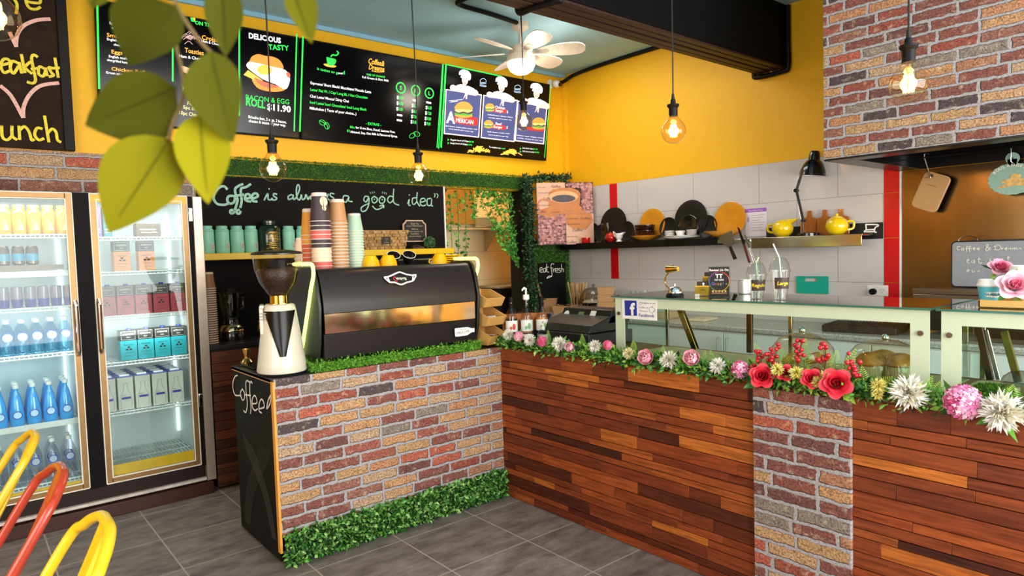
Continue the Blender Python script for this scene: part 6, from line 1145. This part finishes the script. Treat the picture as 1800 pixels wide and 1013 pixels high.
t=thing('white_container','small white square tub behind the cold cups','container',(3.33,at(1308,515,x=3.33).y,TZ),-.3); MB().box((-.026,-.026,0),(.026,.026,.075)).build('tub_body',WHITE,t,bevel=.008); MB().box((-.027,-.027,.075),(.027,.027,.08)).build('rim',WHITE,t)
# tray with cups and flowers on the second cabinet
TB=mat('#e0b060',.4,stretch=(4,20,20),noise=.12); t=thing('bamboo_tray','pale bamboo tray carrying cups and pink blooms','tray',(3.02,.83,TZ)); MB().box((0,-.42,0),(.28,0,.006)).box((0,-.42,0),(.008,0,.03)).box((.272,-.42,0),(.28,0,.03)).box((0,-.008,0),(.28,0,.03)).box((0,-.42,0),(.28,-.412,.03)).build('tray_body',TB,t,bevel=.002)
def hotcup(loc,lab,s,col,word):
    t=thing('lidded_cup',lab,'paper cup',loc,-.9); MB().lathe([(0,0),(.033,0),(.034,.012),(.043,.072),(.0435,.076)],n=28).build('cup_wall',mat(col,.45,noise=.04),t,smooth=60); MB().lathe([(.0338,.0),(.0352,.016)],n=28).build('kraft_base',mat('#d9b487',.5),t); MB().lathe([(.0455,.072),(.047,.078),(.043,.082),(.04,.098),(.036,.099),(.034,.094),(0,.093)],n=28).build('white_lid',WHITE,t,smooth=40)
    b=MB(); b.text(word,0,.036,.013,align='CENTER',bold=.01); b.v=[(.0405*sin(x/.04),-.0405*cos(x/.04),z) for x,y,z in b.v]; b.build('cup_lettering',mat('#3f4a4a',.5),t); b=MB()
    for k in range(-6,7): b.disc(k*.005,.05-.0005*abs(k),.004,y=0,n=8).disc(k*.005,.034+.0005*abs(k),.004,y=0,n=8)
    b.v=[(.0398*sin(x/.04),-.0398*cos(x/.04),z) for x,y,z in b.v]; b.build('white_wreath',WHITE,t); t.scale=(s,)*3; return t
a=at(1741,540,x=3.09); hotcup((3.09,a.y,TZ+.007),'blue lidded paper cup on the bamboo tray',1.0,'#5ab8cc','SUBLIME'); a=at(1808,540,x=3.2); hotcup((3.2,a.y,TZ+.007),'tall teal lidded cup at the picture edge of tray',1.5,'#3f8a94','COFFEE')
# ---- inside the cabinets
CK=mat('#cc8236',.55,noise=.4,scale=40,bump=.4); 
def muffin(loc,lab,s=1):
    t=thing('muffin',lab,'muffin',loc,0,'muffins under the glass dome'); n=28; b=MB(); vs=[]
    prof=[(.032,0),(.043,.05)]; b=MB(); 
    vs=[(r*(1+.035*(i%2))*cos(2*pi*i/56),r*(1+.035*(i%2))*sin(2*pi*i/56),z) for i in range(56) for r,z in prof]; b.add(vs,[(2*i,2*((i+1)%56),2*((i+1)%56)+1,2*i+1) for i in range(56)]); b.build('paper_case',mat('#e6d5b8',.6),t,smooth=0)
    MB().lathe([(.043,.048),(.055,.056),(.053,.072),(.038,.09),(.015,.098),(0,.1)],n=24).build('muffin_top',CK,t,smooth=60); t.scale=(s,)*3; return t
def dome(px,py,x,r,lab):
    p=at(px,py,x=x); t=thing('cake_dome',lab,'cake dome',(x,p.y,1.008)); MB().lathe([(0,0),(r*1.02,0),(r*1.05,.01),(0,.012)],n=40).build('amber_platter',mat('#c9862c',.2,coat=.5),t); MB().lathe([(r,.012),(r,.07),(r*.95,.1),(r*.72,.145),(r*.35,.17),(0,.176)],n=40).build('glass_dome',glass('#fdf6ea',1.6),t,smooth=60); MB().sph((0,0,.186),.016).build('knob',CHROME,t); return p
p=dome(1556,640,3.16,.165,'glass dome over muffins nearest the cabinet end'); 
for i,(dx,dy,dz,s,l) in enumerate(((-.075,.03,.012,1.15,'large muffin in front under the end dome'),(-.03,-.075,.012,1.15,'large muffin beside the cabinet end under dome'),(.06,.03,.012,1.1,'rear muffin under the end dome'))): muffin((3.16+dx,p.y+dy,1.008+dz),l,s)
p=dome(1410,620,3.2,.15,'glass dome with pastries behind the red berries')
for i,(dx,dy) in enumerate(((-.05,.03),(.02,-.05))): tag(MB().tube(catmull([(-.05,.02,.0),(-.02,-.01,.02),(.02,-.01,.02),(.05,.02,0)],4),[.008,.014,.02,.024,.026,.027,.027,.026,.025,.022,.018,.012,.008],10).build('croissant',CK,loc=(3.2+dx,p.y+dy,1.04),smooth=60),'golden croissant under the middle dome, %s'%('sticker side','muffin side')[i],'croissant','croissants under the middle dome')
b=MB(); n=900; P=RN.normal(0,1,(n,3)); P[:,2]=np.abs(P[:,2]); P/=np.linalg.norm(P,axis=1)[:,None]; b.sph((0,0,0),.05,sc=(1.2,1.5,.6)); leafcloud(b,P*[.06,.075,.03],P,.014,.4); tag(b.build('moss_mound',tintmat(['#4f7a12','#6f9a1c','#8fb82a','#5c6a14'],.7),tint=True,smooth=0,loc=(3.06,at(1748,660,x=3.06).y,1.02)),'lime green preserved moss mound in the second cabinet','moss')
tag(MB().lathe([(.07,0),(.07,.05),(.055,.09),(.03,.11),(0,.115)],n=30).build('frosted_dome',glass('#d9d6cc',2.5,.15),loc=(3.04,at(1795,665,x=3.04).y,1.008),smooth=60),'small frosted cloche at the picture edge','cloche')
# things seen through the glass on the bench
for px,py,w,d,h,c,lab in ((1176,560,.2,.15,.06,'#b99a70','kraft tray on the bench seen above the slanting bar'),(1235,558,.26,.16,.02,'#e0c9a8','pale paper bags lying on the stone bench'),(1520,566,.32,.5,.05,'#26221f','black ribbed griddle on the stone bench')):
    p=at(px,py,x=5.15); b=MB().box((-w/2,-d/2,0),(w/2,d/2,h)); 
    if 'griddle' in lab:
        for k in range(22): b.box((-w/2,-d/2+k*d/22,h),(w/2,-d/2+k*d/22+.01,h+.008))
    tag(b.build(('kraft_tray','paper_bag','griddle')[(w>.21)+(w>.3)],mat(c,.5),loc=(5.15,p.y,.961),rot=(0,0,.1),bevel=.004),lab,('tray','paper bag','griddle')[(w>.21)+(w>.3)])
# ================================================================ TILL
t=thing('cash_register','black cash register with sloped keypad and stickers','cash register',(3.02,3.42,1.0)); RB=mat('#1a191b',.4,noise=.05)
MB().box((0,-.52,0),(.42,0,.09)).build('cash_drawer',RB,t,bevel=.005); MB().prism([(.02,.092),(.4,.092),(.4,.2),(.3,.205),(.05,.14)],-.5,-.03,'y').build('till_body',RB,t,bevel=.006)
F=Fr((3.0,3.4,1.09),(0,-1,0),(.35,0,.18)); b=MB(); F3=Fr((3.23,3.4,1.15),(0,-1,0),(.25,0,.65))
t2=MB().prism([(.2,.14),(.42,.14),(.42,.225),(.25,.225)],-.5,-.05,'y').build('display_housing',mat('#131214',.25),t,bevel=.005)
Fp=Fr((3.02+.2,3.37,1.14),(0,-1,0),(.05,0,.085)); b=MB(); b.disc(.05,.05,.025,y=-.004).poly([(.03,.005),(.16,.005),(.16,.03),(.03,.03)],-.004).poly([(.27,.03),(.32,.03),(.32,.085),(.27,.085)],-.004); b.build('white_sticker',WHITE,t,fr=Fp); b=MB(); b.text('000',.16,.05,.025,y=-.003,align='LEFT'); b.build('display_digits',em('#7a8a5a',.4),t,fr=Fp); b=MB()
for k in range(5): b.poly([(.038+.023*k,.01),(.05+.023*k,.01),(.05+.023*k,.025),(.038+.023*k,.025)],-.0045)
b.build('sticker_icons',DM,t,fr=Fp)
t=thing('payment_terminal','black tilted touch terminal between syrups and till','terminal',(3.08,3.62,1.0),.2); MB().box((-.02,-.1,0),(.16,.1,.02)).build('foot',RB,t,bevel=.004); MB().prism([(.0,.03),(.02,.03),(.16,.17),(.14,.18)],-.16,.13,'y').build('screen_body',mat('#101012',.2,coat=.3),t,bevel=.004); MB().box((.05,-.03,.02),(.09,.03,.1)).build('stem',RB,t)
# ================================================================ FLOWER GARLAND ON THE TIMBER COUNTER
GRN=tintmat(['#1c3f16','#2f6422','#4a8a2e','#6fae3c','#a4c94e','#2a5a24'],.45)
b=MB(); y=3.46; gp=catmull([V((2.79,3.47,1.015)),V((2.77,2.8,1.02)),V((2.765,2.2,1.018)),V((2.76,1.6,1.02)),V((2.76,1.0,1.02)),V((2.765,-.3,1.015))],12); b.tube(gp,.012,6,t=.1)
n=5200; ix=RN.uniform(0,len(gp)-1.01,n); Q=np.array([gp[int(i)].lerp(gp[int(i)+1],i-int(i)) for i in ix]); O=RN.normal(0,1,(n,3))*[.03,.01,.022]; O[:,2]+=.012; N=O*[1.2,1,1]+[-.012,0,.02]; N/=np.linalg.norm(N,axis=1)[:,None]
leafcloud(b,Q+O*.75,N,.034,.5,.25,None,.55,.3)
tag(b.build('leaf_garland',GRN,tint=True,smooth=0),'long green leaf garland along the timber counter front edge','garland')
def fern(base,tip,w,lab,n=12,cols=('#3f6a1c','#7fae2c','#b5d44a')):
    base=V(base); tip=V(tip); d=tip-base; L=d.length; side=d.cross(V((-.8,-.45,.3))).normalized(); nrm=side.cross(d).normalized(); P=[base.lerp(tip,i/n)+nrm*(-.12*L*(i/n)**2) for i in range(n+1)]; b=MB().tube(P,[.0022*(1-.8*i/n) for i in range(n+1)],5,t=.2)
    for i in range(1,n+1):
        q=i/n; l=1.15*w*(sin(pi*min(1,q*.8+.2))**.8)*(1.05-q*.75)
        for s in (-1,1):
            a=P[i]; e=a+side*s*l+d.normalized()*l*.55; m=a.lerp(e,.5); pw=d.normalized()*.0026*(L/.12); b.add([a,m-pw+nrm*.002,e,m+pw+nrm*.002],[(0,1,2,3)],t=min(1,.25+.6*q+random.uniform(-.1,.1)))
    return tag(b.build('fern_frond',tintmat(list(cols),.5),tint=True,smooth=0),lab,'fern','fern fronds in the garland')
def X_(px,py,x=2.75): return at(px,py,x=x)
def petal(b,ang,r0,tilt,L,W,curl,t=.5,nu=5,nv=6,cup=.25,z0=0):
    d=V((cos(ang),sin(ang),0)); p=V((-sin(ang),cos(ang),0)); vs=[]; r=r0; z=z0
    for j in range(nv+1):
        v=j/nv; th=tilt+curl*v*v; 
        if j: r+=sin(th)*L/nv; z+=cos(th)*L/nv
        hw=W*(sin(pi*min(.97,v*.72+.16)))**.7
        for i in range(nu):
            u=-1+2*i/(nu-1); vs.append(d*(r-cup*hw*u*u)+p*(hw*u)+V((0,0,z+(.12*hw*u*u if v>.5 else 0))))
    return b.add(vs,[(j*nu+i,j*nu+i+1,(j+1)*nu+i+1,(j+1)*nu+i) for j in range(nv) for i in range(nu-1)],t=t)
def face(o,c,dirv,roll=0):
    q=V(dirv).normalized().to_track_quat('Z','Y'); o.rotation_euler=(q.to_matrix()@Matrix.Rotation(roll,3,'Z')).to_euler(); o.location=c; return o
FD=(-.85,-.35,.4)
def leaves2(t,R):
    b=MB(); n=5; A=[2*pi*k/n for k in range(n)]; leafcloud(b,[(R*.3*cos(a),R*.3*sin(a),-R*.25) for a in A],[(cos(a),sin(a),-.1) for a in A],R*1.0,.55,.2,None,.15); b.build('green_leaves',GRN,t,tint=True,smooth=0)
def rose(px,py,R,lab,cols=('#8d0d1c','#d01a30','#e83a4a'),roll=0,d=FD,x=2.7):
    t=thing('rose',lab,'rose'); b=MB(); r=random.Random(px)
    for k,(m,r0,ti,L,W,cu,z0) in enumerate(((3,.03,-.15,.52,.2,-.3,.12),(3,.1,-.02,.58,.28,.1,.08),(4,.16,.15,.62,.34,.35,.04),(5,.22,.4,.66,.4,.7,0),(5,.26,.75,.78,.48,.8,-.04))):
        for i in range(m): petal(b,2*pi*(i+.5*k)/m+k*.7,r0*R,ti,L*R,W*R,cu,t=min(1,.1+.2*k+r.uniform(-.08,.08)),cup=.35,z0=z0*R)
    b.build('petals',tintmat(list(cols),.45),t,tint=True,smooth=60); leaves2(t,R); return face(t,X_(px,py,x),d,roll)
def peony(px,py,R,lab,cols=('#d9788f','#eba9b5','#f6d3d6'),d=FD,x=2.715):
    t=thing('peony',lab,'peony'); b=MB(); r=random.Random(px)
    for k,(m,r0,ti,L,W,cu) in enumerate(((4,.12,-.25,1.0,.42,-.6),(5,.3,.1,1.1,.55,-.75),(6,.42,.35,1.15,.6,-.9),(6,.45,.7,1.05,.6,-.5))):
        for i in range(m): petal(b,2*pi*(i+.5*k)/m+k,r0*R,ti,L*R,W*R,cu,t=r.uniform(.15,1),cup=.4)
    b.build('petals',tintmat(list(cols),.5),t,tint=True,smooth=60); leaves2(t,R); return face(t,X_(px,py,x),d)
MUMP={}
def mum(px,py,R,lab,cols=('#d9cfae','#f4efe2','#fdfbf6'),d=FD,x=2.715,n=260,name='chrysanthemum'):
    t=thing(name,lab,'chrysanthemum'); b=MB(); P=RN.normal(0,1,(n,3)); P[:,2]=np.abs(P[:,2])*.85-.1; P/=np.linalg.norm(P,axis=1)[:,None]; leafcloud(b,P*R*.2,P,R*.85,.26,.5,None,.1,-.2); b.build('petals',tintmat(list(cols),.5),t,tint=True,smooth=0); leaves2(t,R); return face(t,X_(px,py,x),d)
def hydra(px,py,R,lab,cols=('#b01e52','#d94f86','#f0a3c4','#f7d3df'),d=FD,x=2.715,n=34):
    t=thing('hydrangea',lab,'hydrangea'); b=MB(); r=random.Random(px)
    for k in range(n):
        z=1-(k+.5)/n*1.05; a=k*2.39996; q=math.sqrt(max(0,1-z*z)); c=V((q*cos(a),q*sin(a),z)); M=c.to_track_quat('Z','Y').to_matrix(); tt=r.random(); s=R*.3; ro=r.uniform(0,1.5)
        for j in range(4):
            an=ro+j*pi/2; pts=[(0,0,.0),(.55,-.42,.05),(1,0,.22),(.55,.42,.05)]
            b.add([c*R*.72+M@(Matrix.Rotation(an,3,'Z')@(V(p)*s)) for p in pts],[(0,1,2,3)],t=min(1,max(0,tt+r.uniform(-.1,.1))))
        b.sph(c*R*.74,s*.14,6,t=.9)
    b.build('florets',tintmat(list(cols),.5),t,tint=True,smooth=0); leaves2(t,R*.9); return face(t,X_(px,py,x),d)
mum(894,589,.034,'cream chrysanthemum at the caddy end of garland'); hydra(912,592,.042,'pink hydrangea beneath the pump bottle, first from the caddy',('#d9557e','#ef9db0','#f7d0d3')); mum(931,598,.036,'white chrysanthemum between the two hydrangeas by the syrups'); hydra(953,601,.04,'magenta hydrangea in front of the touch terminal',('#c21a55','#e0447c','#f08cb0'),d=(-.9,-.2,.3)); mum(984,605,.042,'white chrysanthemum in front of the till drawer')
peony(1004,612,.032,'small pale pink peony in front of the till'); mum(1046,609,.034,'cream chrysanthemum below the till sticker'); hydra(1068,607,.034,'deep pink hydrangea beside the cabinet corner post',('#c21a55','#dd4f7f','#f0a3b4')); mum(1105,622,.03,'small yellow-white chrysanthemum below the sticker',('#c9b865','#ece2a8','#f7f3d8'))
peony(1138,631,.046,'pale pink peony below the sticker, nearer the till'); mum(1176,633,.042,'white chrysanthemum between the two pale peonies'); peony(1218,632,.044,'pale pink peony near the slanting cabinet bar'); mum(1262,644,.036,'white chrysanthemum just before the pink hydrangea'); hydra(1301,650,.052,'magenta and pink hydrangea beside the first red rose')
rose(1341,663,.064,'large red rose over the brick panel edge, hydrangea side'); rose(1381,657,.044,'small red rose tucked behind yellow blossoms',roll=1,x=2.72); rose(1427,667,.05,'red rose in the middle of the brick panel',roll=2); rose(1470,676,.072,'largest open red rose over the brick panel',roll=.6)
YM=('#c9b030','#e9dc70','#f5efb0')
for px,py,R,l in ((1367,650,.028,'beside the first red rose'),(1400,656,.03,'between the small and middle roses'),(1440,673,.028,'between the middle and largest roses'),(1451,659,.02,'above the middle rose'),(1544,679,.03,'among ferns past the largest rose'),(1542,694,.022,'lowest among the ferns past the roses')): mum(px,py,R,'little yellow pompom blossom '+l,YM,x=2.69,n=120,name='pompom_flower')
mum(1598,691,.062,'big white chrysanthemum below the cabinet gap'); hydra(1693,707,.078,'large pink hydrangea under the second cabinet',('#c42a6c','#e86aa4','#f4a8cb','#fbe0ea'),n=40); mum(1762,724,.068,'big white chrysanthemum at the picture edge')
r=random.Random(8)
for px,py,h,lab in ((1331,634,0,'red berry sprig above the first rose'),(1357,622,0,'red berry sprig behind the yellow pompom'),(1404,616,0,'tall red berry sprig by the upright fern'),(1446,622,0,'red berry sprig above the middle rose'),(1500,640,0,'red berry sprig over the largest rose')):
    c=X_(px,py,2.735); base=V((2.75,c.y+r.uniform(-.02,.02),1.02)); t=thing('berry_sprig',lab,'berries',base); sm=MB(); 
    for k in range(14):
        p=c-base+V((r.uniform(-.016,.016),r.uniform(-.024,.024),r.uniform(-.05,.045))); m=(c-base)*.4+V((0,0,p.z*.15)); sm.tube(catmull([V((0,0,0)),m,p],3),.0013,5); MB().sph(p,r.uniform(.0085,.0105),12).build('berry',mat('#b8101f',.15,coat=.6),t,smooth=60)
    sm.build('twig',mat('#6a3a22',.6),t)
B0=1.03
for (px0,py0),(px1,py1),w,l in (((1416,650),(1416,592),.03,'pale upright fern standing tallest above the roses'),((1385,650),(1368,604),.03,'fern leaning towards the berry sprig'),((1395,648),(1402,596),.026,'dark fern behind the tallest frond'),((1345,650),(1325,600),.03,'fern above the first red rose'),((1335,652),(1312,625),.03,'short fern beside the magenta hydrangea'),((1455,655),(1446,602),.028,'upright fern behind the middle rose'),((1465,650),(1472,612),.026,'fern above the largest rose'),((1480,660),(1506,612),.03,'bright fern beside the end berry sprig'),((1520,685),(1515,640),.03,'fern upright past the roses'),((1530,685),(1570,662),.035,'fern pointing along the counter past roses'),((1520,688),(1500,655),.03,'fern tucked under the end berries'),((1530,690),(1528,735),.026,'fern hanging down over the timber'),((1255,650),(1248,612),.026,'fern upright near the second peony'),((1165,640),(1165,605),.026,'fern between the two pale peonies'),((1235,645),(1240,615),.022,'small fern beside the second peony'),((1640,705),(1655,668),.03,'fern below the cabinet gap'),((1655,705),(1690,672),.03,'fern above the large pink hydrangea'),((1775,712),(1782,675),.034,'bright fern at the frosted cloche'),((1620,695),(1640,660),.026,'fern beside the big white bloom'),((1115,620),(1112,596),.022,'leafy fern below the cabinet corner post'),((1025,610),(1022,585),.022,'fern in front of the till drawer'),((965,605),(962,578),.022,'fern in front of the terminal')):
    fern(X_(px0,py0,2.765),X_(px1,py1,2.785),w,l,cols=('#2f5a1c','#5f8f2c','#8fb83a') if 'dark' in l or 'hanging' in l else ('#4a7a1f','#86b52e','#bcd94e'))
rose(1783,506,.07,'big pink bloom lying on the bamboo tray',('#d9607f','#ef9fb6','#f8cdd8'),x=3.06,d=(-.8,-.3,.5)); rose(1757,474,.05,'deep pink bloom behind the blue cup on tray',('#a82a4c','#cf5f80','#e9a3b4'),x=3.2,d=(-.6,-.4,.7))
# ================================================================ CHAIRS
def chair(col,lab,first=None,off=None):
    if first: t=dup(first,V(off),lab); 
    else: t=thing('cafe_chair',lab,'chair',(0,0,0))
    return t
def chairset(m,lab,off):
    t=thing('cafe_chair',lab,'chair',off); C=mat(m,.3,coat=.4,noise=.04)
    A=V((.247,1.86,1.0)); H=lambda s:[A+V(o) for o in ((-.004,s*.07,-.006),(-.03,s*.14,-.04),(-.08,s*.185,-.11),(-.3,s*.19,-.48))]
    L0=A+V((-.3,.19,-.48)); L1=A+V((-.3,-.19,-.48)); P=catmull(H(1)[::-1]+[A]+H(-1),7); MB().tube(P,.0138,10).build('back_hoop',C,t,smooth=60)
    ap=A+V((-.004,0,-.01)); sc=(L0+L1)/2; dn=sc+V((.06,0,0)); mid=ap.lerp(dn,.5)+V((.01,0,0)); S_=catmull([ap,mid,dn],6); b=MB()
    for s in (-1,1): pass
    vs=[]
    for p in S_:
        for dx,dy in ((-.006,-.032),(.006,-.032),(.012,-.02),(.004,-.012),(.004,.012),(.012,.02),(.006,.032),(-.006,.032)): vs.append(p+V((dx,dy,0)))
    k=8; b.add(vs,[(i*k+j,i*k+(j+1)%k,(i+1)*k+(j+1)%k,(i+1)*k+j) for i in range(len(S_)-1) for j in range(k)]).build('back_slat',C,t,smooth=30)
    c=sc+V((-.19,0,0)); z=sc.z; MB().prism([(c.x-.2,c.y-.17),(c.x-.17,c.y-.2),(c.x+.17,c.y-.2),(c.x+.2,c.y-.17),(c.x+.2,c.y+.17),(c.x+.17,c.y+.2),(c.x-.17,c.y+.2),(c.x-.2,c.y+.17)],z-.03,z,'z').build('seat',C,t,bevel=.01)
    for sx in (-1,1):
        for sy in (-1,1): MB().tube([(c.x+sx*.18,c.y+sy*.18,z-.02),(c.x+sx*.24,c.y+sy*.23,0)],[.02,.012],8).build('leg',C,t)
    return t
chairset('#e8bb1c','yellow metal cafe chair closest to the counter end panel',(0,0,0)); chairset('#b23a22','rust-red metal cafe chair between the two yellow ones',(-.03,.585,0)); chairset('#e3b524','yellow metal cafe chair in front of the left fridge door',(-.055,1.17,0))
# ================================================================ HANGING LEAF BRANCH NEAR THE CAMERA
LG=tintmat(['#353903','#434604','#535303','#6f6a04','#847e05'],.8,spec=.12)
D=.5
def LP(px,py,d=D): return C0+ray(px,py)*d
Z=(1.95,130,0); zz=lambda p:(p[0]/1.95+130,p[1]/1.95)
t=thing('hanging_branch','out-of-focus leafy branch hanging close in the upper left','branch',(0,0,0))
st=catmull([LP(*zz((335,-60))),LP(*zz((345,0))),LP(*zz((375,60))),LP(*zz((430,140))),LP(*zz((470,180))),],6); s2=catmull([LP(*zz((365,40)),.505),LP(*zz((350,150)),.51),LP(*zz((370,240)),.5),LP(*zz((375,330)),.5),LP(*zz((340,420)),.5),LP(*zz((325,480)),.495)],6)
b=MB().tube(st,.0016,6).tube(s2,.0013,6); a=st[0]; b.tube([a,a+V((.01,0,.4)),V((a.x+.02,a.y,CZ))],.002,6); b.build('stem',mat('#6b5526',.6),t)
def leaf(base,tip,hw,tint,d0,d1,sk=0,fold=.18):
    A=LP(*zz(base),d0); B=LP(*zz(tip),d1); ax=(B-A); L=ax.length; vw=ray(*zz(base)).normalized(); sd=ax.cross(vw).normalized(); up=sd.cross(ax).normalized(); up=up if up.dot(vw)<0 else -up; n=12; vs=[]; w=hw/PF*d0/1.95
    for i in range(n+1):
        v=i/n; q=w*(sin(pi*v**.8)**.85)*(1-.25*v)*1.12; c=A.lerp(B,v)+up*(.06*L*sin(pi*v))+sd*sk*sin(pi*v)*w
        for u in (-1,-.5,0,.5,1): vs.append(c+sd*q*u-up*fold*q*(-(abs(u))**1.4+.3))
    b=MB().add(vs,[(i*5+k,i*5+k+1,(i+1)*5+k+1,(i+1)*5+k) for i in range(n) for k in range(4)],t=tint); b.tube([A.lerp(B,i/8)+up*(.06*L*sin(pi*i/8))-up*fold*w*.2 for i in range(8)],.0007,5,t=max(0,tint-.3)); return b.build('leaf',LG,t,tint=True,smooth=50)
leaf((350,300),(38,430),120,.25,.5,.5,.15); leaf((350,20),(190,225),108,.1,.48,.5,-.35); leaf((330,475),(118,800),122,.75,.5,.49,-.1); leaf((430,390),(460,700),88,.95,.5,.5,.0); leaf((470,175),(545,490),92,.3,.49,.5,-.25); leaf((510,-60),(520,195),62,.2,.5,.51); leaf((745,-50),(815,150),52,.55,.5,.5,.2); leaf((90,-60),(62,28),40,.35,.5,.5)
